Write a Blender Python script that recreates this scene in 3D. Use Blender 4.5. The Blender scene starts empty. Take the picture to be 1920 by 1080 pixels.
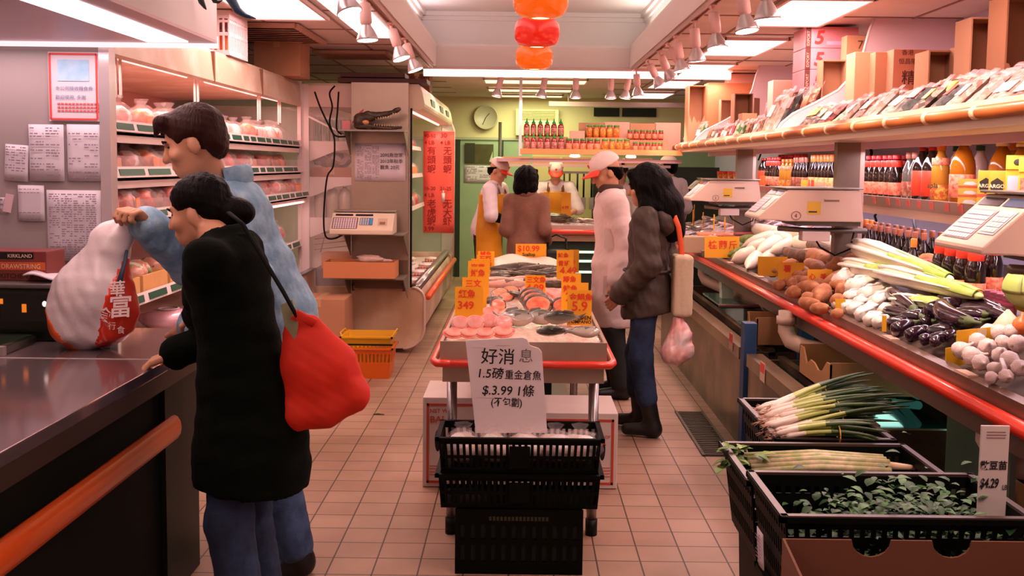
import bpy, bmesh, math, random
import numpy as np
from mathutils import Vector, Matrix, Euler, Quaternion
random.seed(7)
PI = math.pi
scene = bpy.context.scene
COL = scene.collection
CAM_H = 1.6
PITCH, ROLL = math.radians(4.6), math.radians(0.7)
FPX = 1870.0
PPX, PPY = 975.0, 460.0
cam_d = bpy.data.cameras.new('camera')
cam = bpy.data.objects.new('camera', cam_d)
COL.objects.link(cam)
cam_d.sensor_width = 36.0
cam_d.lens = 36.0 * FPX / 1920
cam_d.shift_x = (960 - PPX) / 1920
cam_d.shift_y = (PPY - 540) / 1920
cam_d.clip_start = 0.05
cam.location = (0, 0, CAM_H)
CAM_R = Matrix.Rotation(PI / 2 - PITCH, 3, 'X') @ Matrix.Rotation(ROLL, 3, 'Z')
cam.rotation_euler = CAM_R.to_euler()
scene.camera = cam
vs = scene.view_settings
vs.view_transform = 'Standard'
vs.look = 'None'
vs.gamma = 1.0
vs.use_curve_mapping = False
vs.exposure = 0.0
world = bpy.data.worlds.new('world')
scene.world = world
world.use_nodes = True
world.node_tree.nodes['Background'].inputs[0].default_value = (1.0, 0.66, 0.58, 1)
world.node_tree.nodes['Background'].inputs[1].default_value = 0.09
try:
 scene.cycles.use_denoising = True
 scene.cycles.max_bounces = 6
 scene.cycles.diffuse_bounces = 3
 scene.cycles.glossy_bounces = 3
 scene.cycles.transmission_bounces = 6
 scene.cycles.transparent_max_bounces = 10
 scene.cycles.sample_clamp_indirect = 4.0
 scene.cycles.caustics_reflective = False
 scene.cycles.caustics_refractive = False
except Exception:
 pass
PINK = (1.0, 0.64, 0.60)
WARM = (1.0, 0.62, 0.40)
GREENISH = (0.97, 0.98, 0.58)
def area_light(name, loc, size, power, color, rot=(0, 0, 0)):
 d = bpy.data.lights.new(name, 'AREA')
 d.shape = 'RECTANGLE'
 d.size, d.size_y = size
 d.energy = power
 d.color = color
 o = bpy.data.objects.new(name, d)
 COL.objects.link(o)
 o.location = loc
 o.rotation_euler = rot
 return o
CEIL = 2.55
TROFFERS_R = [0.3, 2.05, 3.8, 5.58, 7.34, 9.1, 10.85, 12.7]
for y0 in TROFFERS_R[:6]:
 area_light('troffer_light', (1.705, y0 + 0.52, CEIL - 0.03), (0.44, 1.0), 26, PINK)
for y0 in (-1.2, 0.6, 2.4, 5.55):
 area_light('troffer_light', (-1.5, y0 + 0.52, CEIL - 0.03), (0.44, 1.0), 17, PINK)
for y0 in (11.0, 12.3, 13.4):
 area_light('troffer_light', (0.15, y0 + 0.2, CEIL - 0.03), (1.0, 0.35), 20, GREENISH)
area_light('strip_light', (-1.06, 5.6, CEIL - 0.035), (0.2, 3.6), 14, PINK)
area_light('cove_light', (-0.9, 5.3, 2.74), (0.07, 7.8), 26, (1.0, 0.80, 0.84), (PI, 0.35, 0))
area_light('cove_light', (1.10, 5.3, 2.74), (0.07, 7.8), 26, (0.95, 0.90, 0.78), (PI, -0.35, 0))
area_light('tube_light', (0.5, 9.55, 2.40), (2.8, 0.05), 17, (1.0, 0.80, 0.74))
def ray(px, py):
 d = CAM_R @ Vector(((px - PPX) / FPX, -(py - PPY) / FPX, -1.0))
 return d / d.y
def P(px, py, Y=None, z=None, x=None):
 d = ray(px, py)
 if Y is not None:
  t = Y
 elif z is not None:
  t = (z - CAM_H) / d.z
 else:
  t = x / d.x
 return Vector((0, 0, CAM_H)) + d * t
def lin(c):
 def f(v):
  v = v / 255.0
  return v / 12.92 if v <= 0.04045 else ((v + 0.055) / 1.055) ** 2.4
 return (f(c[0]), f(c[1]), f(c[2]), 1.0)
def hexc(h):
 return (int(h[0:2], 16), int(h[2:4], 16), int(h[4:6], 16))
MATS = {}
def M(name, color, rough=0.5, metal=0.0, var=0.0, vscale=8.0, bump=0.0, bscale=40.0, emit=0.0, ecol=None, coat=0.0,
  color2=None, trans=0.0, alpha=1.0, stretch=(1, 1, 1), detail=3.0, sub=0.0, spec=None):
 """procedural principled material: colour (0-255) with optional noise variation towards color2 and noise bump"""
 if name in MATS:
  return MATS[name]
 m = bpy.data.materials.new(name)
 m.use_nodes = True
 nt = m.node_tree
 b = nt.nodes['Principled BSDF']
 c = lin(color)
 b.inputs['Base Color'].default_value = c
 b.inputs['Roughness'].default_value = rough
 b.inputs['Metallic'].default_value = metal
 if spec is not None:
  b.inputs['Specular IOR Level'].default_value = spec
 if coat:
  b.inputs['Coat Weight'].default_value = coat
  b.inputs['Coat Roughness'].default_value = 0.12
 if trans:
  b.inputs['Transmission Weight'].default_value = trans
  b.inputs['IOR'].default_value = 1.2
 if alpha < 1:
  b.inputs['Alpha'].default_value = alpha
 if sub:
  b.inputs['Subsurface Weight'].default_value = sub
  b.inputs['Subsurface Radius'].default_value = (0.01, 0.006, 0.004)
 if emit:
  b.inputs['Emission Color'].default_value = lin(ecol or color)
  b.inputs['Emission Strength'].default_value = emit
 if var or bump:
  tc = nt.nodes.new('ShaderNodeTexCoord')
  mp = nt.nodes.new('ShaderNodeMapping')
  mp.inputs['Scale'].default_value = stretch
  nt.links.new(tc.outputs['Object'], mp.inputs['Vector'])
 if var:
  n = nt.nodes.new('ShaderNodeTexNoise')
  n.inputs['Scale'].default_value = vscale
  n.inputs['Detail'].default_value = detail
  nt.links.new(mp.outputs['Vector'], n.inputs['Vector'])
  r = nt.nodes.new('ShaderNodeValToRGB')
  c2 = lin(color2) if color2 else tuple(v * (1 - var) for v in c[:3]) + (1,)
  r.color_ramp.elements[0].color = c2
  r.color_ramp.elements[0].position = 0.5 - 0.25 * min(1, max(0.25, var))
  r.color_ramp.elements[1].color = c
  r.color_ramp.elements[1].position = 0.5 + 0.2
  nt.links.new(n.outputs['Fac'], r.inputs['Fac'])
  nt.links.new(r.outputs['Color'], b.inputs['Base Color'])
 if bump:
  n2 = nt.nodes.new('ShaderNodeTexNoise')
  n2.inputs['Scale'].default_value = bscale
  n2.inputs['Detail'].default_value = 4.0
  nt.links.new(mp.outputs['Vector'], n2.inputs['Vector'])
  bp = nt.nodes.new('ShaderNodeBump')
  bp.inputs['Strength'].default_value = bump
  bp.inputs['Distance'].default_value = 0.01
  nt.links.new(n2.outputs['Fac'], bp.inputs['Height'])
  nt.links.new(bp.outputs['Normal'], b.inputs['Normal'])
 MATS[name] = m
 return m
def M_grad(name, stops, axis=2, rough=0.5, coat=0.0, bump=0.0, bscale=30, noise=0.0, nscale=6.0):
 """colour ramp along the object's own bounding box (generated coordinates)"""
 if name in MATS:
  return MATS[name]
 m = bpy.data.materials.new(name)
 m.use_nodes = True
 nt = m.node_tree
 b = nt.nodes['Principled BSDF']
 b.inputs['Roughness'].default_value = rough
 if coat:
  b.inputs['Coat Weight'].default_value = coat
 tc = nt.nodes.new('ShaderNodeTexCoord')
 sp = nt.nodes.new('ShaderNodeSeparateXYZ')
 nt.links.new(tc.outputs['Generated'], sp.inputs[0])
 r = nt.nodes.new('ShaderNodeValToRGB')
 els = r.color_ramp.elements
 els[0].position, els[0].color = stops[0][0], lin(stops[0][1])
 els[1].position, els[1].color = stops[-1][0], lin(stops[-1][1])
 for p, c in stops[1:-1]:
  e = els.new(p)
  e.color = lin(c)
 src = sp.outputs[axis]
 if noise:
  n = nt.nodes.new('ShaderNodeTexNoise')
  n.inputs['Scale'].default_value = nscale
  nt.links.new(tc.outputs['Object'], n.inputs['Vector'])
  ma = nt.nodes.new('ShaderNodeMath')
  ma.operation = 'MULTIPLY_ADD'
  ma.inputs[1].default_value = noise
  nt.links.new(n.outputs['Fac'], ma.inputs[0])
  nt.links.new(src, ma.inputs[2])
  mb = nt.nodes.new('ShaderNodeMath')
  mb.operation = 'SUBTRACT'
  mb.inputs[1].default_value = noise * 0.5
  nt.links.new(ma.outputs[0], mb.inputs[0])
  src = mb.outputs[0]
 nt.links.new(src, r.inputs['Fac'])
 nt.links.new(r.outputs['Color'], b.inputs['Base Color'])
 if bump:
  n2 = nt.nodes.new('ShaderNodeTexNoise')
  n2.inputs['Scale'].default_value = bscale
  nt.links.new(tc.outputs['Object'], n2.inputs['Vector'])
  bp = nt.nodes.new('ShaderNodeBump')
  bp.inputs['Strength'].default_value = bump
  bp.inputs['Distance'].default_value = 0.01
  nt.links.new(n2.outputs['Fac'], bp.inputs['Height'])
  nt.links.new(bp.outputs['Normal'], b.inputs['Normal'])
 MATS[name] = m
 return m
def M_pieces(name, cols, scale, rough=0.35, coat=0.15, bump=0.35):
 """packed pieces seen through a bag: voronoi cells in several colours"""
 if name in MATS:
  return MATS[name]
 m = bpy.data.materials.new(name)
 m.use_nodes = True
 nt = m.node_tree
 b = nt.nodes['Principled BSDF']
 b.inputs['Roughness'].default_value = rough
 b.inputs['Coat Weight'].default_value = coat
 b.inputs['Coat Roughness'].default_value = 0.1
 tc = nt.nodes.new('ShaderNodeTexCoord')
 v = nt.nodes.new('ShaderNodeTexVoronoi')
 v.inputs['Scale'].default_value = scale
 nt.links.new(tc.outputs['Object'], v.inputs['Vector'])
 sp = nt.nodes.new('ShaderNodeSeparateColor')
 nt.links.new(v.outputs['Color'], sp.inputs[0])
 r = nt.nodes.new('ShaderNodeValToRGB')
 r.color_ramp.interpolation = 'CONSTANT'
 els = r.color_ramp.elements
 els[0].position, els[0].color = 0.0, lin(cols[0])
 els[1].position, els[1].color = 1.0 / len(cols), lin(cols[1])
 for i, c in enumerate(cols[2:]):
  e = els.new((i + 2) / len(cols))
  e.color = lin(c)
 nt.links.new(sp.outputs[0], r.inputs['Fac'])
 nt.links.new(r.outputs['Color'], b.inputs['Base Color'])
 n2 = nt.nodes.new('ShaderNodeTexNoise')
 n2.inputs['Scale'].default_value = 35
 nt.links.new(tc.outputs['Object'], n2.inputs['Vector'])
 bp = nt.nodes.new('ShaderNodeBump')
 bp.inputs['Strength'].default_value = bump
 bp.inputs['Distance'].default_value = 0.02
 nt.links.new(n2.outputs['Fac'], bp.inputs['Height'])
 nt.links.new(bp.outputs['Normal'], b.inputs['Normal'])
 MATS[name] = m
 return m
class MB:
 def __init__(self):
  self.v, self.f, self.m, self.s = [], [], [], []
  self.mi, self.sm = 0, True
 def mat(self, i):
  self.mi = i
  return self
 def flat(self):
  self.sm = False
  return self
 def smooth(self):
  self.sm = True
  return self
 def add(self, vs, fs):
  o = len(self.v)
  self.v.extend(Vector(p) for p in vs)
  for f in fs:
   self.f.append([i + o for i in f])
   self.m.append(self.mi)
   self.s.append(self.sm)
  return self
 def box(self, c, s, rot=None):
  sm, self.sm = self.sm, False
  c = Vector(c)
  h = Vector(s) / 2
  R = rot if isinstance(rot, Matrix) else (Euler(rot).to_matrix() if rot else None)
  vs = []
  for x in (-1, 1):
   for y in (-1, 1):
    for z in (-1, 1):
     p = Vector((x * h.x, y * h.y, z * h.z))
     vs.append(c + (R @ p if R else p))
  self.add(vs, [(0, 1, 3, 2), (4, 6, 7, 5), (0, 4, 5, 1), (2, 3, 7, 6), (0, 2, 6, 4), (1, 5, 7, 3)])
  self.sm = sm
  return self
 def bb(self, x0, x1, y0, y1, z0, z1):
  return self.box(((x0 + x1) / 2, (y0 + y1) / 2, (z0 + z1) / 2), (abs(x1 - x0), abs(y1 - y0), abs(z1 - z0)))
 def tube(self, pts, rad, n=10, cap=True, flat=(1, 1), up=None, wob=0.0, seed=0):
  pts = [Vector(p) for p in pts]
  k = len(pts)
  if not hasattr(rad, '__len__'):
   rad = [rad] * k
  rnd = random.Random(seed)
  T = []
  for i in range(k):
   a, b = pts[max(0, i - 1)], pts[min(k - 1, i + 1)]
   t = (b - a)
   T.append(t.normalized() if t.length > 1e-9 else Vector((0, 0, 1)))
  u0 = Vector(up) if up else (Vector((0, 0, 1)) if abs(T[0].z) < 0.9 else Vector((0, 1, 0)))
  vs, fs = [], []
  u = None
  for i in range(k):
   if u is None:
    u = u0 - T[i] * u0.dot(T[i])
   else:
    u = u - T[i] * u.dot(T[i])
   u.normalize()
   w = T[i].cross(u)
   for j in range(n):
    a = 2 * PI * j / n
    r = rad[i] * (1 + (rnd.uniform(-wob, wob) if wob else 0))
    vs.append(pts[i] + w * (math.cos(a) * r * flat[0]) + u * (math.sin(a) * r * flat[1]))
  for i in range(k - 1):
   for j in range(n):
    a, b = i * n + j, i * n + (j + 1) % n
    fs.append((a, b, b + n, a + n))
  if cap:
   fs.append(tuple(range(n - 1, -1, -1)))
   fs.append(tuple(range((k - 1) * n, k * n)))
  return self.add(vs, fs)
 def cyl(self, a, b, r0, r1=None, n=14):
  return self.tube([a, b], [r0, r0 if r1 is None else r1], n)
 def lathe(self, prof, c=(0, 0, 0), n=16, cap=True, sx=1.0, sy=1.0, R=None, lobes=0, amp=0.0):
  c = Vector(c)
  vs, fs = [], []
  k = len(prof)
  for r, z in prof:
   for j in range(n):
    a = 2 * PI * j / n
    rr = r * (1 + (amp * math.cos(a * lobes) if lobes else 0))
    p = Vector((math.cos(a) * rr * sx, math.sin(a) * rr * sy, z))
    vs.append(c + (R @ p if R else p))
  for i in range(k - 1):
   for j in range(n):
    a, b = i * n + j, i * n + (j + 1) % n
    fs.append((a, b, b + n, a + n))
  if cap:
   fs.append(tuple(range(n - 1, -1, -1)))
   fs.append(tuple(range((k - 1) * n, k * n)))
  return self.add(vs, fs)
 def prism(self, pts, t, flat=True):
  """pts: planar 3-D outline, t: extrusion vector"""
  sm = self.sm
  if flat:
   self.sm = False
  t = Vector(t)
  n = len(pts)
  vs = [Vector(p) for p in pts] + [Vector(p) + t for p in pts]
  fs = [tuple(range(n - 1, -1, -1)), tuple(range(n, 2 * n))]
  for i in range(n):
   j = (i + 1) % n
   fs.append((i, j, j + n, i + n))
  self.add(vs, fs)
  self.sm = sm
  return self
 def ell(self, c, r, R=None, nu=14, nv=9, noise=0.0, seed=0):
  c = Vector(c)
  rnd = random.Random(seed)
  vs, fs = [], []
  for i in range(1, nv):
   th = PI * i / nv
   for j in range(nu):
    a = 2 * PI * j / nu
    k = 1 + (rnd.uniform(-noise, noise) if noise else 0)
    p = Vector((math.sin(th) * math.cos(a) * r[0] * k, math.sin(th) * math.sin(a) * r[1] * k, math.cos(th) * r[2] * k))
    vs.append(c + (R @ p if R else p))
  top, bot = len(vs), len(vs) + 1
  for s in (1, -1):
   p = Vector((0, 0, s * r[2]))
   vs.append(c + (R @ p if R else p))
  for i in range(nv - 2):
   for j in range(nu):
    a, b = i * nu + j, i * nu + (j + 1) % nu
    fs.append((a, a + nu, b + nu, b))
  for j in range(nu):
   fs.append((top, j, (j + 1) % nu))
   fs.append((bot, (nv - 2) * nu + (j + 1) % nu, (nv - 2) * nu + j))
  return self.add(vs, fs)
 def grid(self, fn, nu, nv, thick=None):
  """fn(u,v)->point; thick: offset vector fn or None"""
  vs = [Vector(fn(i / nu, j / nv)) for j in range(nv + 1) for i in range(nu + 1)]
  fs = [(j * (nu + 1) + i, j * (nu + 1) + i + 1, (j + 1) * (nu + 1) + i + 1, (j + 1) * (nu + 1) + i) for j in range(nv) for i in range(nu)]
  if thick is None:
   return self.add(vs, fs)
  n = len(vs)
  t = Vector(thick)
  vs2 = vs + [p + t for p in vs]
  fs2 = fs + [tuple(i + n for i in reversed(f)) for f in fs]
  rim = [i for i in range(nu)] + [j * (nu + 1) + nu for j in range(nv)] + [nv * (nu + 1) + i for i in range(nu, 0, -1)] + [j * (nu + 1) for j in range(nv, 0, -1)]
  for a in range(len(rim)):
   b = (a + 1) % len(rim)
   fs2.append((rim[b], rim[a], rim[a] + n, rim[b] + n))
  return self.add(vs2, fs2)
 def mesh(self, name, mats):
  me = bpy.data.meshes.new(name)
  me.from_pydata([tuple(p) for p in self.v], [], self.f)
  for m in (mats if isinstance(mats, (list, tuple)) else [mats]):
   me.materials.append(m)
  if self.f:
   me.polygons.foreach_set('material_index', self.m)
   me.polygons.foreach_set('use_smooth', self.s)
  me.validate()
  me.update()
  return me
 def build(self, name, mats, parent=None, bevel=0.0, fix=True):
  me = self.mesh(name, mats)
  if fix or bevel:
   bm = bmesh.new()
   bm.from_mesh(me)
   bmesh.ops.recalc_face_normals(bm, faces=bm.faces)
   if bevel:
    es = [e for e in bm.edges if len(e.link_faces) == 2 and e.calc_face_angle(0) > 0.7]
    bmesh.ops.bevel(bm, geom=es, offset=bevel, segments=2, profile=0.6, affect='EDGES', clamp_overlap=True)
   bm.to_mesh(me)
   bm.free()
  return link(name, me, parent)
def link(name, me, parent=None):
 o = bpy.data.objects.new(name, me)
 COL.objects.link(o)
 if parent is not None:
  o.parent = parent
 return o
def tag(o, label, cat=None, group=None, kind=None):
 if label:
  o['label'] = label
 if cat:
  o['category'] = cat
 if group:
  o['group'] = group
 if kind:
  o['kind'] = kind
 return o
def thing(name, label, cat, loc=(0, 0, 0), rz=0.0, group=None):
 o = bpy.data.objects.new(name, None)
 COL.objects.link(o)
 o.empty_display_size = 0.05
 o.location = loc
 o.rotation_euler = (0, 0, rz)
 return tag(o, label, cat, group)
def struct(name, mb, mats):
 o = mb.build(name, mats)
 o['kind'] = 'structure'
 return o
KIDS = {}
def kids_of(o):
 return [c for c in o.children]
def dup(o, label=None, loc=None, rot=None, scale=None, group=None):
 def cp(s, parent):
  c = s.copy()
  COL.objects.link(c)
  c.parent = parent
  for ch in s.children:
   cp(ch, c)
  return c
 r = cp(o, None)
 if label:
  r['label'] = label
 if group:
  r['group'] = group
 if loc is not None:
  r.location = loc
 if rot is not None:
  r.rotation_euler = rot
 if scale is not None:
  r.scale = scale if hasattr(scale, '__len__') else (scale,) * 3
 return r
class Kind:
 """first call places the prototype itself, later calls place copies"""
 def __init__(self, make):
  self.make, self.proto = make, None
 def __call__(self, label, loc, rot=(0, 0, 0), scale=1.0, group=None):
  if self.proto is None:
   o = self.proto = self.make()
   o['label'] = label
   o.location = loc
   o.rotation_euler = rot
   o.scale = scale if hasattr(scale, '__len__') else (scale,) * 3
   if group:
    o['group'] = group
   return o
  return dup(self.proto, label, loc, rot, scale, group)
ORD = ['first', 'second', 'third', 'fourth', 'fifth', 'sixth', 'seventh', 'eighth', 'ninth', 'tenth', 'eleventh', 'twelfth', 'thirteenth',
  'fourteenth', 'fifteenth', 'sixteenth', 'seventeenth', 'eighteenth', 'nineteenth', 'twentieth', 'twenty-first', 'twenty-second',
  'twenty-third', 'twenty-fourth', 'twenty-fifth', 'twenty-sixth', 'twenty-seventh', 'twenty-eighth', 'twenty-ninth', 'thirtieth'] + ['thirty-%s' % s for s in ('first', 'second', 'third', 'fourth', 'fifth', 'sixth', 'seventh', 'eighth', 'ninth')] + ['fortieth']
def text_mb(mb, s, size, origin, right, up, lift=0.002, align='L', shear=0.0, bold=0.0, wide=1.0, depth=0.0012):
 c = bpy.data.curves.new('lettering', 'FONT')
 c.body = s
 c.size = size
 c.shear = shear
 c.offset = bold * size
 c.align_x = {'L': 'LEFT', 'C': 'CENTER'}[align]
 c.resolution_u = 3
 o = bpy.data.objects.new('lettering', c)
 me = bpy.data.meshes.new_from_object(o)
 right, up = Vector(right).normalized(), Vector(up).normalized()
 n = right.cross(up)
 vs = [Vector(origin) + right * (v.co.x * wide) + up * v.co.y + n * lift for v in me.vertices]
 sm, mb.sm = mb.sm, False
 mb.add(vs, [tuple(p.vertices) for p in me.polygons])
 mb.sm = sm
 bpy.data.objects.remove(o)
 bpy.data.curves.remove(c)
 bpy.data.meshes.remove(me)
 return mb
def stroke(mb, pts, w, n, lift=0.002):
 """flat brush stroke along points with half width w on the plane of normal n"""
 pts = [Vector(p) for p in pts]
 n = Vector(n).normalized()
 vs = []
 for i, p in enumerate(pts):
  t = (pts[min(i + 1, len(pts) - 1)] - pts[max(0, i - 1)]).normalized()
  s = n.cross(t) * w
  vs += [p + s + n * lift, p - s + n * lift]
 sm, mb.sm = mb.sm, False
 mb.add(vs, [(2 * i, 2 * i + 1, 2 * i + 3, 2 * i + 2) for i in range(len(pts) - 1)])
 mb.sm = sm
 return mb
class SDF:
 def __init__(self, res=0.012):
  self.ops, self.res = [], res
 def cap(self, a, b, ra, rb=None, k=0.02, sub=False):
  a, b = np.array(a, float), np.array(b, float)
  rb = ra if rb is None else rb
  R = max(ra, rb)
  self.ops.append(('cap', (a, b, ra, rb), np.minimum(a, b) - R, np.maximum(a, b) + R, k, sub))
  return self
 def chain(self, pts, rads, k=0.02):
  for i in range(len(pts) - 1):
   self.cap(pts[i], pts[i + 1], rads[i], rads[i + 1], k)
  return self
 def ell(self, c, r, rot=None, k=0.02, sub=False):
  c, r = np.array(c, float), np.array(r, float)
  Rm = np.array(rot if isinstance(rot, Matrix) else (Euler(rot).to_matrix() if rot else Matrix.Identity(3)))
  R = r.max()
  self.ops.append(('ell', (c, r, Rm), c - R, c + R, k, sub))
  return self
 def rbox(self, c, h, rad=0.02, rot=None, k=0.02, sub=False):
  c, h = np.array(c, float), np.array(h, float)
  Rm = np.array(rot if isinstance(rot, Matrix) else (Euler(rot).to_matrix() if rot else Matrix.Identity(3)))
  R = np.linalg.norm(h) if rot else h
  self.ops.append(('box', (c, h, rad, Rm), c - R, c + R, k, sub))
  return self
 def cut(self, p, n):
  """remove everything on the side n points to"""
  self.ops.append(('cut', (np.array(p, float), np.array(n, float) / np.linalg.norm(n)), None, None, 0, True))
  return self
 def noise(self, amp, freq, seed=0):
  self.ops.append(('noise', (amp, freq, seed), None, None, 0, True))
  return self
 def field(self):
  res = self.res
  adds = [o for o in self.ops if o[2] is not None and not o[5]]
  lo = np.min([o[2] for o in adds], 0) - 3 * res - 0.01
  hi = np.max([o[3] for o in adds], 0) + 3 * res + 0.01
  n = np.ceil((hi - lo) / res).astype(int) + 1
  F = np.full(n, 1.0, dtype=np.float32)
  ax = [lo[i] + res * np.arange(n[i]) for i in range(3)]
  for typ, a, blo, bhi, k, sub in self.ops:
   if blo is None:
    i0, i1 = [0, 0, 0], list(n)
   else:
    m = k + 3 * res
    i0 = [max(0, int((blo[i] - m - lo[i]) / res)) for i in range(3)]
    i1 = [min(n[i], int((bhi[i] + m - lo[i]) / res) + 2) for i in range(3)]
    if any(i1[i] <= i0[i] for i in range(3)):
     continue
   X, Y, Z = np.meshgrid(*[ax[i][i0[i]:i1[i]] for i in range(3)], indexing='ij')
   sl = tuple(slice(i0[i], i1[i]) for i in range(3))
   G = F[sl]
   if typ == 'cap':
    A, B, ra, rb = a
    d = B - A
    L2 = max(1e-12, float(d @ d))
    t = np.clip(((X - A[0]) * d[0] + (Y - A[1]) * d[1] + (Z - A[2]) * d[2]) / L2, 0, 1)
    D = np.sqrt((X - A[0] - t * d[0]) ** 2 + (Y - A[1] - t * d[1]) ** 2 + (Z - A[2] - t * d[2]) ** 2) - (ra + (rb - ra) * t)
   elif typ in ('ell', 'box'):
    c = a[0]
    Rm = a[-1]
    x, y, z = X - c[0], Y - c[1], Z - c[2]
    lx = Rm[0, 0] * x + Rm[1, 0] * y + Rm[2, 0] * z
    ly = Rm[0, 1] * x + Rm[1, 1] * y + Rm[2, 1] * z
    lz = Rm[0, 2] * x + Rm[1, 2] * y + Rm[2, 2] * z
    if typ == 'ell':
     r = a[1]
     k0 = np.sqrt((lx / r[0]) ** 2 + (ly / r[1]) ** 2 + (lz / r[2]) ** 2)
     k1 = np.sqrt((lx / r[0] ** 2) ** 2 + (ly / r[1] ** 2) ** 2 + (lz / r[2] ** 2) ** 2)
     D = k0 * (k0 - 1) / np.maximum(k1, 1e-6)
    else:
     h, rad = a[1], a[2]
     qx, qy, qz = np.abs(lx) - h[0] + rad, np.abs(ly) - h[1] + rad, np.abs(lz) - h[2] + rad
     D = np.sqrt(np.maximum(qx, 0) ** 2 + np.maximum(qy, 0) ** 2 + np.maximum(qz, 0) ** 2) + np.minimum(np.maximum(qx, np.maximum(qy, qz)), 0) - rad
   elif typ == 'cut':
    p, nn = a
    D = (X - p[0]) * nn[0] + (Y - p[1]) * nn[1] + (Z - p[2]) * nn[2]
    F[sl] = np.maximum(G, D)
    continue
   else:
    amp, fr, sd = a
    W = np.zeros_like(X)
    rs = np.random.RandomState(sd)
    for o in range(5):
     q = rs.normal(size=3) * fr * (1 + 0.5 * o)
     W += np.sin(X * q[0] + Y * q[1] + Z * q[2] + rs.uniform(0, 6.3)) / (1 + 0.4 * o)
    F[sl] = G + amp * W * 0.4
    continue
   if sub:
    kk = max(k, 1e-5)
    h = np.clip(0.5 - 0.5 * (G + D) / kk, 0, 1)
    F[sl] = G * (1 - h) + (-D) * h + kk * h * (1 - h)
   else:
    kk = max(k, 1e-5)
    h = np.clip(0.5 + 0.5 * (D - G) / kk, 0, 1)
    F[sl] = D * (1 - h) + G * h - kk * h * (1 - h) * (G < 0.9)
    F[sl] = np.where(G > 0.9, np.minimum(G, D), F[sl])
  return F, lo
 def surface(self):
  F, lo = self.field()
  res = self.res
  F = F.astype(np.float64)
  F[0], F[-1], F[:, 0], F[:, -1], F[:, :, 0], F[:, :, -1] = 1, 1, 1, 1, 1, 1
  nx, ny, nz = F.shape
  S = F < 0
  cs = [(0, 0, 0), (1, 0, 0), (0, 1, 0), (1, 1, 0), (0, 0, 1), (1, 0, 1), (0, 1, 1), (1, 1, 1)]
  corner = lambda A, c: A[c[0]:nx - 1 + c[0], c[1]:ny - 1 + c[1], c[2]:nz - 1 + c[2]]
  cnt = sum(corner(S, c).astype(np.int8) for c in cs)
  act = np.argwhere((cnt > 0) & (cnt < 8))
  if not len(act):
   return [], []
  idx = -np.ones((nx - 1, ny - 1, nz - 1), dtype=np.int64)
  idx[act[:, 0], act[:, 1], act[:, 2]] = np.arange(len(act))
  vals = np.stack([F[act[:, 0] + c[0], act[:, 1] + c[1], act[:, 2] + c[2]] for c in cs], 1)
  pos = np.zeros((len(act), 3))
  num = np.zeros(len(act))
  for a, b in [(0, 1), (2, 3), (4, 5), (6, 7), (0, 2), (1, 3), (4, 6), (5, 7), (0, 4), (1, 5), (2, 6), (3, 7)]:
   fa, fb = vals[:, a], vals[:, b]
   cr = (fa < 0) != (fb < 0)
   t = np.where(cr, fa / np.where(cr, fa - fb, 1), 0)
   p = np.array(cs[a])[None] + t[:, None] * (np.array(cs[b]) - np.array(cs[a]))[None]
   pos += np.where(cr[:, None], p, 0)
   num += cr
  pos = (pos / num[:, None] + act) * res + lo
  faces = []
  for ax in range(3):
   o1, o2 = [(1, 2), (2, 0), (0, 1)][ax]
   A = S
   sl0 = [slice(None)] * 3
   sl1 = [slice(None)] * 3
   sl0[ax], sl1[ax] = slice(0, -1), slice(1, None)
   ch = A[tuple(sl0)] != A[tuple(sl1)]
   e = np.argwhere(ch)
   e = e[(e[:, o1] > 0) & (e[:, o2] > 0) & (e[:, o1] < F.shape[o1] - 1) & (e[:, o2] < F.shape[o2] - 1)]
   ins = A[tuple(e.T)]
   d1, d2 = np.zeros(3, int), np.zeros(3, int)
   d1[o1], d2[o2] = 1, 1
   q = [idx[tuple((e - s).T)] for s in (0 * d1, d1, d1 + d2, d2)]
   Q = np.stack(q, 1)
   Q[~ins] = Q[~ins][:, ::-1]
   faces.append(Q)
  Fc = np.concatenate(faces)
  Fc = Fc[(Fc >= 0).all(1)]
  return pos, Fc
 def add_to(self, mb):
  p, f = self.surface()
  o = len(mb.v)
  mb.v.extend(Vector(q) for q in p)
  mb.f.extend([[int(i) + o for i in q] for q in f])
  mb.m.extend([mb.mi] * len(f))
  mb.s.extend([True] * len(f))
  return mb
 def build(self, name, mats, parent=None):
  mb = MB()
  self.add_to(mb)
  return mb.build(name, mats, parent, fix=False)
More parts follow.
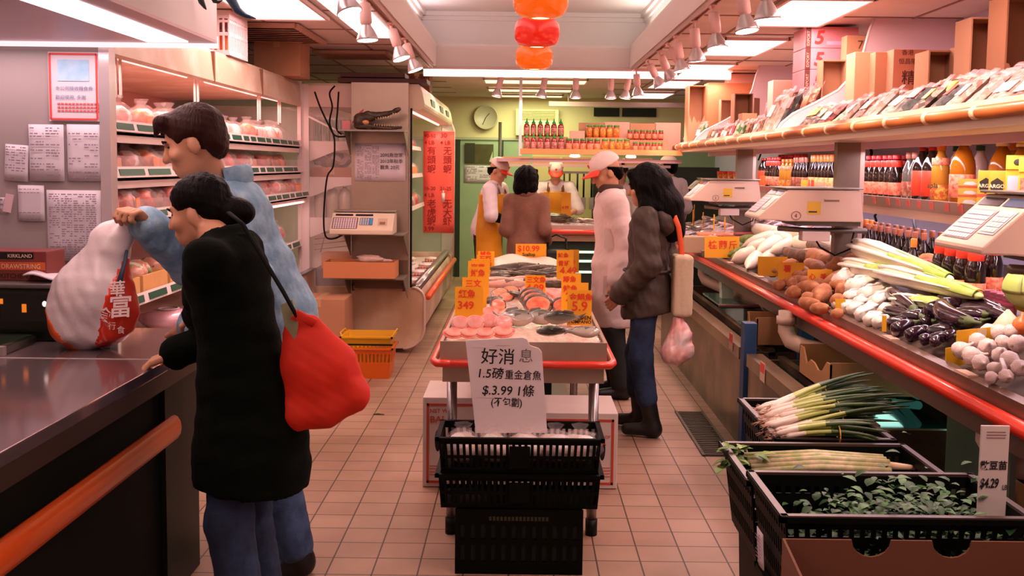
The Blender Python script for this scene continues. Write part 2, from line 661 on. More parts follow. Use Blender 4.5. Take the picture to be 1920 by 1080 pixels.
# the room
WALL_R, WALL_L, WALL_B = 2.75, -2.95, 14.2
BX0, BX1, BY1 = -0.81, 1.01, 9.5           # raised ceiling opening
def tile_floor():
 m = bpy.data.materials.new('quarry_tile')
 m.use_nodes = True
 nt = m.node_tree
 b = nt.nodes['Principled BSDF']
 tc = nt.nodes.new('ShaderNodeTexCoord')
 br = nt.nodes.new('ShaderNodeTexBrick')
 br.offset = 0.0
 br.squash = 1.0
 br.inputs['Scale'].default_value = 1.0
 br.inputs['Brick Width'].default_value = 0.178
 br.inputs['Row Height'].default_value = 0.165
 br.inputs['Mortar Size'].default_value = 0.0035
 br.inputs['Mortar Smooth'].default_value = 0.2
 br.inputs['Color1'].default_value = lin((186, 149, 124))
 br.inputs['Color2'].default_value = lin((176, 136, 112))
 br.inputs['Mortar'].default_value = lin((78, 58, 44))
 mp = nt.nodes.new('ShaderNodeMapping')
 mp.inputs['Location'].default_value = (0.03, 0.02, 0)
 nt.links.new(tc.outputs['Object'], mp.inputs['Vector'])
 nt.links.new(mp.outputs['Vector'], br.inputs['Vector'])
 n = nt.nodes.new('ShaderNodeTexNoise')
 n.inputs['Scale'].default_value = 1.3
 n.inputs['Detail'].default_value = 6
 nt.links.new(tc.outputs['Object'], n.inputs['Vector'])
 r = nt.nodes.new('ShaderNodeValToRGB')
 r.color_ramp.elements[0].position, r.color_ramp.elements[0].color = 0.33, (0.62, 0.58, 0.52, 1)
 r.color_ramp.elements[1].position, r.color_ramp.elements[1].color = 0.6, (1, 1, 1, 1)
 nt.links.new(n.outputs['Fac'], r.inputs['Fac'])
 mx = nt.nodes.new('ShaderNodeMix')
 mx.data_type = 'RGBA'
 mx.blend_type = 'MULTIPLY'
 mx.inputs['Factor'].default_value = 1.0
 nt.links.new(br.outputs['Color'], mx.inputs[6])
 nt.links.new(r.outputs['Color'], mx.inputs[7])
 nt.links.new(mx.outputs[2], b.inputs['Base Color'])
 b.inputs['Roughness'].default_value = 0.5
 bp = nt.nodes.new('ShaderNodeBump')
 bp.inputs['Strength'].default_value = 0.5
 bp.inputs['Distance'].default_value = 0.004
 bp.invert = True
 nt.links.new(br.outputs['Fac'], bp.inputs['Height'])
 nt.links.new(bp.outputs['Normal'], b.inputs['Normal'])
 return m
struct('floor', MB().bb(WALL_L - 0.2, WALL_R + 0.2, -2.0, WALL_B + 0.2, -0.1, 0.0), tile_floor())
ceil_m = M('ceiling_tile', (226, 205, 196), 0.8, var=0.12, vscale=2.5)
white_trim = M('white_trim', (240, 226, 222), 0.6)
cove_m = M('cove_plaster', (246, 236, 232), 0.7)
mb = MB()
mb.bb(WALL_L, BX0 - 0.06, -2, WALL_B, CEIL, CEIL + 0.06)
struct('ceiling', mb, ceil_m)
struct('ceiling_right', MB().bb(BX1 + 0.06, WALL_R, -2, WALL_B, CEIL, CEIL + 0.06), ceil_m)
struct('ceiling_back', MB().bb(BX0 - 0.06, BX1 + 0.06, BY1 + 0.06, WALL_B, CEIL, CEIL + 0.06), ceil_m)
grid_m = M('ceiling_grid', (150, 112, 96), 0.7)
g = MB()
for y in np.arange(0.2, 14.2, 0.875):
 g.bb(BX1 + 0.06, WALL_R, y - 0.008, y + 0.008, CEIL - 0.006, CEIL)
 g.bb(WALL_L, BX0 - 0.06, y - 0.008, y + 0.008, CEIL - 0.006, CEIL)
for x in (1.45, 1.96, 2.45, -1.26, -1.75, -2.3):
 g.bb(x - 0.008, x + 0.008, -2, WALL_B, CEIL - 0.006, CEIL)
struct('trim_1', g, grid_m)
ZB, ZT = 2.52, 2.71
struct('beam_left', MB().bb(BX0 - 0.06, BX0, 0.9, BY1 + 0.06, ZB, ZT), white_trim)
struct('beam_right', MB().bb(BX1, BX1 + 0.06, 0.9, BY1 + 0.06, ZB, ZT), white_trim)
struct('beam_end', MB().bb(BX0, BX1, BY1, BY1 + 0.06, ZB, ZT), white_trim)
c = MB()
X0, X1, Y1, ZC = BX0 - 0.16, BX1 + 0.16, BY1 + 0.17, 3.05
c.bb(BX0 - 0.16, BX0, 0.9, Y1, ZT, ZT + 0.02)
c.bb(BX1, BX1 + 0.16, 0.9, Y1, ZT, ZT + 0.02)
c.bb(X0, X1, BY1, Y1, ZT, ZT + 0.02)
c.bb(X0 - 0.04, X0, 0.9, Y1, ZT, ZC)
c.bb(X1, X1 + 0.04, 0.9, Y1, ZT, ZC)
c.bb(X0, X1, Y1, Y1 + 0.04, ZT, ZC)
c.bb(X0, X1, 0.9, Y1, ZC, ZC + 0.04)
for d, z in ((0.05, ZC - 0.04), (0.02, ZC - 0.08)):
 c.bb(X0, X0 + d, 0.9, Y1, z, z + 0.04)
 c.bb(X1 - d, X1, 0.9, Y1, z, z + 0.04)
 c.bb(X0, X1, Y1 - d, Y1, z, z + 0.04)
struct('ceiling_cove', c, cove_m)
wall_pink = M('wall_pink', (236, 205, 208), 0.6, var=0.05, vscale=3)
struct('wall_right', MB().bb(WALL_R, WALL_R + 0.1, -2, WALL_B, 0, CEIL), M('wall_lavender', (212, 204, 226), 0.45, var=0.06, vscale=3))
struct('wall_left', MB().bb(WALL_L - 0.1, WALL_L, -2, WALL_B, 0, CEIL), M('wall_left_paint', (222, 200, 190), 0.7, var=0.1, vscale=3))
struct('wall_back', MB().bb(WALL_L, WALL_R, WALL_B, WALL_B + 0.1, 1.98, CEIL), M('wall_yellow', (226, 214, 160), 0.6, var=0.08, vscale=2))
struct('wall_back_lower', MB().bb(WALL_L, WALL_R, WALL_B - 0.01, WALL_B + 0.1, 0, 1.95), M('wall_green', (150, 172, 134), 0.5, var=0.12, vscale=3))
struct('trim_2', MB().bb(WALL_L, WALL_R, WALL_B - 0.03, WALL_B, 1.95, 1.985), M('dado_rail', (186, 182, 150), 0.5))
def door():
 xa, xb = -0.86, -0.30
 struct('door_1', MB().bb(xa, xb, WALL_B - 0.05, WALL_B - 0.015, 0.0, 1.92), M('door_green', (168, 190, 150), 0.45, var=0.1, vscale=4))
 f = MB()
 f.bb(xa - 0.07, xa, WALL_B - 0.07, WALL_B - 0.012, 0, 1.95)
 f.bb(xb, xb + 0.05, WALL_B - 0.07, WALL_B - 0.012, 0, 1.95)
 struct('trim_3', f, M('door_frame_dark', (38, 52, 34), 0.5))
door()
# ceiling lamps
def emit_mat(name, col, strength):
 m = bpy.data.materials.new(name)
 m.use_nodes = True
 b = m.node_tree.nodes['Principled BSDF']
 b.inputs['Base Color'].default_value = lin(col)
 b.inputs['Emission Color'].default_value = lin(col)
 b.inputs['Emission Strength'].default_value = strength
 return m
diff_pink = emit_mat('diffuser_pink', (255, 226, 226), 1.6)
diff_yel = emit_mat('diffuser_yellow', (250, 246, 190), 1.5)
frame_m = M('lamp_frame', (230, 200, 192), 0.5)
def troffer(label, x0, x1, y0, y1, dm, group):
 t = thing('ceiling_light', label, 'ceiling light', ((x0 + x1) / 2, (y0 + y1) / 2, CEIL - 0.02), 0, group)
 w, l = (x1 - x0) / 2, (y1 - y0) / 2
 f = MB()
 for s in (-1, 1):
  f.bb(s * w - 0.01, s * w + 0.01, -l - 0.01, l + 0.01, -0.008, 0.016)
  f.bb(-w, w, s * l - 0.01, s * l + 0.01, -0.008, 0.016)
 f.build('frame', frame_m, t)
 MB().bb(-w, w, -l, l, -0.002, 0.012).build('diffuser', dm, t)
for i, y0 in enumerate(TROFFERS_R[3:]):
 troffer('pink-white ceiling panel light over the produce aisle, %s from the near end' % ORD[i], 1.47, 1.94, y0, y0 + 1.05, diff_pink, 'panel lights over the produce side')
troffer('pink-white ceiling panel light above the cardboard box on the meat case', -1.75, -1.27, 5.55, 6.6, diff_pink, 'panel lights over the meat side')
t = thing('strip_light', 'long glowing strip light beside the beam above the meat case', 'ceiling light', (-1.06, 5.6, CEIL - 0.02))
MB().bb(-0.11, 0.11, -1.85, 1.85, -0.01, 0.015).build('diffuser', diff_pink, t)
for s in (-1, 1):
 MB().bb(-0.12, 0.12, s * 1.85 - 0.01, s * 1.85 + 0.01, -0.012, 0.016).build('end_cap', frame_m, t)
for i, (ya, yb, xa, xb) in enumerate(((11.0, 11.5, -0.42, 0.72), (12.35, 12.75, -0.42, 0.62), (13.4, 13.75, -0.40, 0.55))):
 troffer('yellowish ceiling panel light near the clock wall, %s from the cross tube' % ORD[i], xa, xb, ya, yb, diff_yel, 'panel lights by the back wall')
vm = M('vent_dark', (70, 48, 38), 0.6)
for lab, x0, x1, y0, y1 in (('square slatted ceiling vent above the cardboard box on the meat case', -2.25, -1.55, 6.9, 7.9),
       ('narrow slatted ceiling vent next to the spotlight track', -1.75, -1.15, 8.5, 9.0)):
 t = thing('ceiling_vent', lab, 'vent', ((x0 + x1) / 2, (y0 + y1) / 2, CEIL - 0.02))
 w, l = (x1 - x0) / 2, (y1 - y0) / 2
 MB().bb(-w, w, -l, l, 0.0, 0.018).build('backing', vm, t)
 s = MB()
 for k in range(9):
  yy = -l + (k + 0.5) * 2 * l / 9
  s.box((0, yy, -0.004), (2 * w, 0.03, 0.006), (0.5, 0, 0))
 s.build('slats', M('vent_slat', (178, 130, 108), 0.5), t)
 f = MB()
 for q in (-1, 1):
  f.bb(q * w - 0.02, q * w + 0.02, -l, l, -0.012, 0.014)
  f.bb(-w, w, q * l - 0.02, q * l + 0.02, -0.012, 0.014)
 f.build('frame', M('vent_frame', (196, 150, 128), 0.5), t)
t = thing('fluorescent_tube', 'long pink-white fluorescent tube across the aisle under the end beam', 'tube light', (0.52, 9.53, 2.462))
MB().bb(-1.46, 1.46, -0.05, 0.05, 0.03, 0.055).build('housing', frame_m, t)
MB().cyl((-1.45, 0, 0), (1.45, 0, 0), 0.034, n=12).build('tube', emit_mat('tube_glow', (255, 232, 228), 2.2), t)
tr_m = M('track_metal', (196, 150, 140), 0.35, 0.4)
for nm, lab, p0, p1 in (('light_track', 'spotlight track along the beam on the meat side', (BX0 - 0.03, 3.0, 2.50), (BX0 - 0.03, 9.3, 2.50)),
      ('light_track', 'spotlight track along the beam on the produce side', (BX1 + 0.03, 3.0, 2.50), (BX1 + 0.03, 9.42, 2.50)),
      ('light_track', 'short spotlight track crossing the aisle behind the end beam', (-0.35, 10.0, 2.524), (1.2, 10.0, 2.524))):
 a, b = Vector(p0), Vector(p1)
 t = thing(nm, lab, 'light track', a)
 d = b - a
 k = MB()
 if d.y > 1:
  k.bb(-0.02, 0.02, 0, d.y, -0.0, 0.02)
  k.bb(-0.02, -0.012, 0, d.y, -0.014, 0.0)
  k.bb(0.012, 0.02, 0, d.y, -0.014, 0.0)
 else:
  k.bb(0, d.x, -0.02, 0.02, 0.0, 0.025)
  k.bb(0, d.x, -0.02, -0.012, -0.014, 0.0)
  k.bb(0, d.x, 0.012, 0.02, -0.014, 0.0)
 k.build('rail', tr_m, t)
sock_m = M('socket_white', (238, 190, 182), 0.45)
refl_m = M('reflector', (205, 190, 190), 0.25, 0.6)
lens_m = emit_mat('spot_lens', (255, 226, 204), 8.0)
def make_spot():
 t = thing('track_spotlight', 'x', 'spotlight', (0, 0, 0), 0, None)
 MB().bb(-0.018, 0.018, -0.03, 0.03, -0.012, 0.0).cyl((0, 0, -0.01), (0, 0, -0.05), 0.008).build('mount', sock_m, t)
 s = MB().lathe([(0.024, -0.045), (0.031, -0.05), (0.031, -0.15), (0.026, -0.155), (0.022, -0.165)], n=14)
 s.build('socket', sock_m, t)
 r = MB().lathe([(0.022, -0.16), (0.026, -0.168), (0.036, -0.185), (0.05, -0.215), (0.058, -0.235), (0.058, -0.243), (0.054, -0.243)], n=18, cap=False)
 r.build('reflector', refl_m, t)
 MB().lathe([(0.0005, -0.225), (0.03, -0.228), (0.054, -0.236), (0.054, -0.243), (0.03, -0.247), (0.0005, -0.249)], n=18).build('lens', lens_m, t)
 return t
spot = Kind(make_spot)
def spot_lamp(loc, rot, power):
 d = bpy.data.lights.new('spot_lamp', 'SPOT')
 d.energy = power
 d.color = (1.0, 0.74, 0.62)
 d.spot_size = 1.05
 d.spot_blend = 0.7
 d.shadow_soft_size = 0.05
 o = bpy.data.objects.new('spot_lamp', d)
 COL.objects.link(o)
 R = Euler(rot).to_matrix()
 o.location = Vector(loc) + R @ Vector((0, 0, -0.255))
 o.rotation_euler = rot
rng = random.Random(3)
for i, y in enumerate((4.5, 5.35, 6.4, 7.15)):
 ro = (rng.uniform(-0.25, 0.1), (-0.55, -0.15, -0.55, -0.6)[i] * 0.6, 0)
 spot('silver track spotlight on the meat side track, %s from the near end' % ORD[i], (BX0 - 0.03, y, 2.487), ro, 1.0, 'track spotlights')
 spot_lamp((BX0 - 0.03, y, 2.487), ro, 10)
for i, y in enumerate((4.4, 4.85, 5.55, 6.15, 6.85, 7.25, 7.7, 8.4, 9.2)):
 ro = (rng.uniform(-0.15, 0.15), -(0.1, 0.12, 0.1, 0.12, 0.18, 0.55, 0.45, 0.5, 0.1)[i], 0)
 spot('silver track spotlight on the produce side track, %s from the near end' % ORD[i], (BX1 + 0.03, y, 2.487), ro, 1.0, 'track spotlights')
 spot_lamp((BX1 + 0.03, y, 2.487), (ro[0], -0.58, 0), 40)
for i, px in enumerate((942, 1024, 1080, 1146, 1180)):
 p = P(px, 150, Y=10.0)
 spot('silver spotlight on the short cross track, %s from the clock side' % ORD[i], (p.x, 10.0, 2.512), (0.1, (0.25, 0.2, 0, 0, 0.15)[i], 0), 1.0, 'cross track spotlights')
for y in (2.4, 3.1, 3.5, 3.9, 9.9):  # extra lamps without fixtures, added to brighten the produce counter
 spot_lamp((BX1 + 0.03, y, 2.487), (0.1, -0.58, 0), 50)
for x in (0.0, 0.9):
 spot_lamp((x, 10.0, 2.5), (0.3, 0, 0), 7)
def pendant(label, y, col, zb, rmax, h):
 t = thing('pendant_lamp', label, 'pendant lamp', (0.097, y, zb))
 m = M('shade_%d_%d_%d' % col, col, 0.18, coat=0.6, emit=0.5, ecol=col)
 prof = [(0.055, 0.0)]
 for k in range(1, 12):
  a = k / 12
  s = (1 - abs(2 * a - 1) ** 3.2) ** 0.5
  prof.append((0.055 + (rmax - 0.055) * s, h * a))
 prof += [(0.05, h), (0.03, h + 0.01)]
 MB().lathe(prof, n=32, cap=False).build('shade', m, t)
 MB().lathe([(0.0005, 0.006), (0.054, 0.006)], n=20, cap=False).build('bulb_glow', emit_mat('bulb_glow', (255, 226, 170), 3.0), t)
 MB().cyl((0, 0, h), (0, 0, 3.05 - zb), 0.006).build('cord', M('cord_dark', (70, 40, 30), 0.5), t)
 MB().lathe([(0.05, 3.035 - zb), (0.04, 3.05 - zb)], n=16).build('canopy', white_trim, t)
pendant('glossy orange pendant lamp nearest the camera in the hanging row', 5.55, (255, 104, 10), 2.40, 0.152, 0.23)
pendant('glossy red pendant lamp hanging between two orange ones', 6.76, (226, 36, 16), 2.385, 0.152, 0.205)
pendant('glossy orange pendant lamp farthest along the hanging row', 8.2, (255, 104, 10), 2.375, 0.152, 0.205)
# shared materials and helpers for fittings
steel = M('stainless', (176, 168, 164), 0.28, 0.85, var=0.12, vscale=3, stretch=(1, 1, 6))
steel_dull = M('stainless_dull', (150, 138, 124), 0.42, 0.6, var=0.15, vscale=4)
case_white = M('case_white', (232, 210, 192), 0.45, var=0.14, vscale=3.5, color2=(205, 172, 146))
case_pink = M('case_liner', (238, 212, 208), 0.4)
white_metal = M('white_metal', (240, 222, 220), 0.35)
black_plastic = M('black_plastic', (9, 16, 9), 0.5, spec=0.25)
dark_green_black = M('counter_black', (5, 11, 5), 0.6, spec=0.15)
orange_plastic = M('bumper_orange', (238, 92, 30), 0.35, coat=0.3)
red_bumper = M('bumper_red', (236, 62, 38), 0.3, coat=0.5)
card_m = M('cardboard', (196, 140, 104), 0.85, var=0.08, vscale=5)
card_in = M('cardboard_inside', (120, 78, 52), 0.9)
paper_m = M('paper_white', (222, 208, 214), 0.7, var=0.04, vscale=6)
ink = M('ink_dark', (150, 128, 138), 0.7)
ink_black = M('ink_black', (22, 18, 20), 0.6)
ink_red = M('ink_red', (206, 62, 48), 0.6)
orange_card = M('card_orange', (255, 176, 26), 0.55)
green_tag = M('tag_green', (22, 84, 62), 0.35)
glass_m = M('case_glass', (255, 246, 244), 0.04, alpha=0.13)
tube_pink = emit_mat('case_tube', (255, 196, 190), 1.6)
def paper(name, label, cat, x0, x1, z0, z1, Y, rows=14, cols=2, rnd=1, inkm=None, group=None, tilt=0.0, dens=0.75, top=0.9, frac=1.0):
 """sheet of paper on a wall facing the camera, with lines of small illegible print"""
 cx, cz = (x0 + x1) / 2, (z0 + z1) / 2
 t = thing(name, label, cat, (cx, Y, cz), 0, group)
 t.rotation_euler = (0, tilt, 0)
 w, h = (x1 - x0) / 2, (z1 - z0) / 2
 MB().grid(lambda u, v: (-w + 2 * w * u, -0.003 * math.sin(PI * u) * (1 - v), -h + 2 * h * v), 6, 4, (0, 0.0015, 0)).build('sheet', paper_m, t)
 pr = MB().flat()
 r = random.Random(rnd)
 for c in range(cols):
  xa = -w * 0.9 + c * 1.8 * w / cols * frac
  xb = xa + 1.7 * w / cols * 0.92 * frac
  for i in range(rows):
   z = h * top - (i + 0.5) * 1.85 * h * (top / 0.9) / rows
   if r.random() > dens:
    continue
   x = xa
   while x < xb:
    l = r.uniform(0.006, 0.022)
    x2 = min(xb, x + l)
    if r.random() < 0.8:
     pr.add([(x, -0.0055, z), (x2, -0.0055, z), (x2, -0.0055, z + h * 0.75 / rows), (x, -0.0055, z + h * 0.75 / rows)], [(0, 1, 2, 3)])
    x = x2 + r.uniform(0.003, 0.007)
 if pr.f:
  pr.build('print', inkm or ink, t, fix=False)
 return t
# service counter with canopy (meat side, nearest)
t = thing('service_counter', 'dark fronted service counter with a wide stainless steel top and orange bumper bar', 'counter', (-1.9, 2.2, 0))
MB().bb(-0.98, 0.665, -1.6, 1.27, 0.862, 0.90).build('worktop', M('counter_steel', (170, 148, 150), 0.12, 0.75, var=0.1, vscale=2), t, bevel=0.004)
MB().bb(-0.98, 0.665, 1.278, 1.95, 0.862, 0.899).build('end_worktop', M('counter_steel', (170, 148, 150), 0.12), t, bevel=0.004)
MB().bb(-0.9, 0.62, -1.6, 1.62, 0.0, 0.86).build('body', dark_green_black, t)
MB().bb(0.62, 0.66, -1.6, 1.62, 0.80, 0.861).build('fascia', M('counter_fascia', (96, 76, 66), 0.3, 0.6), t)
MB().tube([(0.672, -1.6, 0.652), (0.672, 1.3, 0.652)], 0.045, 12, flat=(0.6, 1.0)).build('bumper_bar', M('bumper_orange_dark', (214, 84, 16), 0.35, coat=0.3), t)
MB().bb(0.621, 0.64, 1.3, 1.66, 0.0, 0.79).build('end_panel', M('counter_end', (30, 34, 22), 0.5), t)
MB().bb(-0.98, 0.66, 1.271, 1.277, 0.87, 0.902).build('seam_strip', M('seam_light', (236, 214, 214), 0.2, 0.3), t)
t = thing('counter_canopy', 'white boxed canopy hanging over the stainless counter with a glowing strip beneath', 'canopy', (-2.1, 2.4, 2.1))
MB().bb(-0.85, 0.80, -1.9, 1.9, 0.012, 0.45).build('box', M('canopy_white', (232, 222, 220), 0.55, var=0.04, vscale=3), t)
MB().bb(-0.85, 0.80, -1.9, 1.9, 0.0, 0.012).build('soffit', M('soffit_pink', (222, 186, 196), 0.4), t)
MB().bb(0.53, 0.70, -1.85, 1.83, -0.006, 0.002).build('light_panel', emit_mat('canopy_glow', (255, 230, 230), 2.2), t)
MB().bb(-0.85, 0.80, 1.9, 1.915, -0.02, 0.03).build('end_trim', emit_mat('canopy_edge_glow', (255, 226, 228), 1.1), t)
area_light('canopy_light', (-1.48, 2.4, 2.085), (0.15, 3.4), 20, PINK)
area_light('canopy_back_light', (-2.2, 4.2, 2.07), (1.2, 0.06), 5, (1.0, 0.72, 0.76))
struct('partition_1', MB().bb(WALL_L, -1.80, 4.38, 4.43, 0, 2.12), M('partition_panel', (172, 156, 154), 0.35, var=0.06, vscale=2))
struct('trim_4', MB().bb(-1.835, -1.79, 4.365, 4.435, 0, 2.12), M('panel_edge', (216, 200, 200), 0.25, 0.5))
t = thing('hanging_ornament', 'dark blue curling tentacled ornament hanging beside the white canopy', 'ornament', (-1.22, 4.05, 2.42))
nav = M('ornament_blue', (30, 66, 92), 0.35, coat=0.4)
def wpts(l, Y, o):
 return [P(a, b, Y=Y) - Vector(o) for a, b in l]
o_ = (-1.22, 4.05, 2.42)
MB().tube(wpts([(425, -12), (436, 3), (446, 20), (462, 30), (480, 35)], 4.05, o_), [0.020, 0.019, 0.016, 0.010, 0.002], 10).build('tail', nav, t)
for pts in ([(374, -10), (378, 4), (384, 14), (387, 18)], [(398, -10), (404, 2), (410, 4), (417, 0)], [(350, -8), (353, 2), (356, 10), (358, 16)]):
 MB().tube(wpts(pts, 3.98, o_), [0.014, 0.012, 0.006, 0.002], 8).build('arm', M('ornament_dark', (34, 44, 40), 0.4), t)
MB().tube([(-0.12, -0.03, 0.06), (0.0, -0.02, 0.07), (0.16, 0, 0.06)], [0.03, 0.05, 0.03], 10).build('body', nav, t)
MB().cyl((0.02, 0, 0.07), (0.02, 0, 0.13), 0.004).build('hanger', black_plastic, t)
PY = 4.372
def pz(px, py, Y=PY):
 q = P(px, py, Y=Y)
 return q.x, q.z
def pbox(x0, y0, x1, y1, Y=PY):
 a, b = P(x0, y0, Y=Y), P(x1, y1, Y=Y)
 return a.x, b.x, b.z, a.z
x0, x1, z0, z1 = pbox(90, 97, 187, 228)
t = thing('notice_poster', 'white poster with a thin red border and a pale blue bank card picture', 'poster', ((x0 + x1) / 2, PY, (z0 + z1) / 2))
w, h = (x1 - x0) / 2, (z1 - z0) / 2
MB().bb(-w, w, -0.003, 0.003, -h, h).build('sheet', paper_m, t)
b = MB().flat()
for q in (-1, 1):
 b.bb(q * w * 0.93 - 0.004, q * w * 0.93 + 0.004, -0.006, -0.003, -h * 0.93, h * 0.95)
 b.bb(-w * 0.93, w * 0.93, -0.006, -0.003, q * h * 0.94 - 0.004, q * h * 0.94 + 0.004)
b.build('border', M('border_red', (232, 74, 70), 0.6), t)
MB().bb(-w * 0.62, w * 0.62, -0.006, -0.003, h * 0.16, h * 0.78).build('card_picture', M('card_blue', (120, 178, 214), 0.5, var=0.3, vscale=9, color2=(176, 206, 226)), t)
tx = MB()
text_mb(tx, '本公司接收糧食券', 0.0205, (-w * 0.72, -0.006, -h * 0.10), (1, 0, 0), (0, 0, 1))
text_mb(tx, '歡迎使用, 多謝', 0.0205, (-w * 0.72, -0.006, -h * 0.36), (1, 0, 0), (0, 0, 1))
tx.build('blue_lettering', M('ink_blue', (96, 116, 158), 0.6), t)
tx = MB().flat()
for i, z in enumerate((-0.50, -0.60, -0.70)):
 for k in range(12):
  tx.bb(-w * 0.65 + k * 0.016, -w * 0.65 + k * 0.016 + 0.011, -0.006, -0.004, h * z - 0.004, h * z + 0.004)
tx.build('red_print', M('ink_pinkred', (214, 96, 96), 0.6), t)
paper('price_list', 'white typed sheet hanging furthest out on the partition beside the taped lists', 'notice', *pbox(8, 271, 54, 340), PY, 13, 2, 4, tilt=0.06)
paper('price_list', 'grey lined list sheet under the poster, in the middle of the row', 'notice', *pbox(54, 233, 122, 340), PY - 0.004, 19, 2, 5)
paper('price_list', 'grey lined list sheet under the poster, next to the metal edge', 'notice', *pbox(125, 233, 193, 340), PY, 19, 2, 6, dens=0.6)
paper('memo_sheet', 'mostly blank white sheet pinned under the grey lists', 'notice', *pbox(33, 347, 84, 415), PY, 20, 1, 7, dens=0.16)
paper('price_list', 'long densely printed list sheet lowest on the partition', 'notice', *pbox(87, 356, 192, 490), PY, 30, 4, 8, dens=0.97)
t = paper('ticket_pad', 'two small pink tickets pinned near the wall edge under the lists', 'ticket', *pbox(0, 370, 12, 400), PY, 3, 1, 9)
MB().box((0.025, -0.004, 0.01), (0.035, 0.004, 0.08), (0, 0.2, 0)).build('second_sheet', M('ticket_pink', (232, 190, 196), 0.6), t)
def on(loc, pts):
 return [Vector(p) - Vector(loc) for p in pts]
L = Vector((-2.02, 3.92, 0.9))
t = thing('cash_terminal', 'black till terminal with small glowing lights against the partition', 'till', L)
MB().bb(-0.24, 0.24, -0.12, 0.3, 0.0, 0.205).build('body', M('till_black', (16, 22, 16), 0.25), t, bevel=0.012)
MB().bb(-0.25, 0.25, -0.13, 0.3, 0.205, 0.222).build('lid', M('till_grey', (96, 86, 84), 0.4), t, bevel=0.006)
MB().bb(-0.02, 0.21, -0.126, -0.118, 0.05, 0.18).build('screen', M('till_screen', (8, 16, 10), 0.08), t)
for px, py, w_, h_ in ((45, 578, 0.016, 0.032), (2, 565, 0.012, 0.02)):
 q = P(px, py, Y=3.79) - L
 MB().bb(q.x - w_ / 2, q.x + w_ / 2, -0.131, -0.127, q.z - h_ / 2, q.z + h_ / 2).build('amber_light', emit_mat('amber', (220, 120, 30), 0.8), t)
q = P(83, 570, Y=3.79) - L
MB().ell((q.x, -0.128, q.z), (0.009, 0.004, 0.011)).build('white_light', emit_mat('white_spark', (255, 235, 220), 1.5), t)
L = Vector((-2.015, 3.98, 1.123))
t = thing('bag_carton', 'dark red carton of kitchen bags lying on the black till', 'carton', L)
MB().bb(-0.12, 0.155, -0.08, 0.08, 0, 0.115).build('box', M('carton_maroon', (128, 52, 48), 0.5, var=0.1, vscale=8), t, bevel=0.003)
MB().bb(-0.12, 0.105, -0.0815, -0.08, 0.085, 0.112).build('black_band', M('band_black', (16, 14, 10), 0.4), t)
MB().bb(-0.12, 0.15, -0.0815, -0.08, 0.042, 0.073).build('orange_band', M('band_orange', (204, 92, 40), 0.5), t)
tx = MB()
text_mb(tx, 'KIRKLAND', 0.020, (0.004, -0.082, 0.091), (1, 0, 0), (0, 0, 1), bold=0.012)
text_mb(tx, 'DRAWSTRING', 0.026, (-0.022, -0.082, 0.048), (1, 0, 0), (0, 0, 1), wide=0.92)
tx.build('light_lettering', M('letter_pale', (238, 206, 178), 0.5), t)
tx = MB()
text_mb(tx, 'KITCHEN B', 0.026, (-0.028, -0.0815, 0.010), (1, 0, 0), (0, 0, 1), bold=0.01)
tx.build('dark_lettering', ink_black, t)
L = Vector((-1.86, 3.93, 1.123))
t = tag(MB().grid(lambda u, v: (-0.06 + 0.16 * u, -0.1 + 0.2 * v, 0.012 + 0.014 * math.sin(5 * u + 2 * v) * (1 - u) + 0.02 * (1 - u)), 8, 6, (0, 0, -0.006)).build('paper_slip', paper_m), 'crumpled white paper lying on the black till beside the carton', 'paper')
t.location = L
L = Vector((-1.90, 3.62, 0.9))
t = thing('weighing_platform', 'low black and grey weighing platform on the counter in front of the till', 'scale', L)
MB().bb(-0.3, 0.06, -0.12, 0.14, 0.0, 0.03).build('base', M('till_black', (16, 22, 16), 0.25), t, bevel=0.004)
MB().bb(-0.16, 0.07, -0.125, -0.10, 0.0, 0.034).build('grey_edge', M('till_edge', (150, 132, 132), 0.4), t)
MB().bb(-0.29, 0.05, -0.1, 0.13, 0.03, 0.036).build('glass_plate', M('plate_green', (34, 48, 36), 0.1), t)
L = Vector((-1.70, 4.02, 0.9))
t = thing('denim_cuff_bundle', 'folded blue and white striped cloth behind the plastic bag', 'cloth', L)
MB().tube([(-0.09, 0, 0.14), (0.0, 0, 0.15), (0.07, 0, 0.14)], [0.03, 0.04, 0.03], 10, flat=(1, 1.6)).build('cloth', M('cloth_stripe', (96, 118, 140), 0.8, var=0.5, vscale=30, stretch=(0.3, 0.3, 3), color2=(196, 186, 196)), t)
MB().bb(-0.06, 0.05, -0.04, 0.04, 0.0, 0.10).build('pile_below', M('cloth_dark', (44, 58, 66), 0.8), t)
bag_white = M('bag_plastic', (238, 222, 222), 0.3, coat=0.3, bump=0.6, bscale=9, sub=0.0)
bag_red = M('bag_print_red', (232, 52, 22), 0.35, coat=0.3, bump=0.4, bscale=9)
def bag_sdf(r, infl=0.0):
 s = SDF(r)
 s.ell((-0.01, 0, 0.155), (0.165 + infl, 0.10 + infl, 0.155 + infl), (0, 0.05, 0), k=0.05)
 s.ell((-0.065, 0, 0.10), (0.10 + infl, 0.09 + infl, 0.10 + infl), k=0.05)
 s.cap((0.0, 0, 0.24), (0.075, 0, 0.40), 0.10 + infl, 0.05 + infl, k=0.08)
 s.cap((-0.03, 0, 0.25), (0.05, 0, 0.40), 0.06 + infl, 0.04 + infl, k=0.08)
 s.cap((0.075, 0, 0.40), (0.125, -0.01, 0.455), 0.05 + infl, 0.018 + infl, k=0.05)
 s.cap((0.05, 0, 0.40), (0.11, -0.01, 0.47), 0.045 + infl, 0.018 + infl, k=0.05)
 s.noise(0.007, 30, 4)
 s.noise(0.002, 55, 9)
 return s
BAG = P(183, 652, z=0.902)
t = thing('carrier_bag', 'bulging white plastic carrier bag with a red printed panel held above the counter', 'plastic bag', BAG)
s = bag_sdf(0.009)
s.build('bag', bag_white, t)
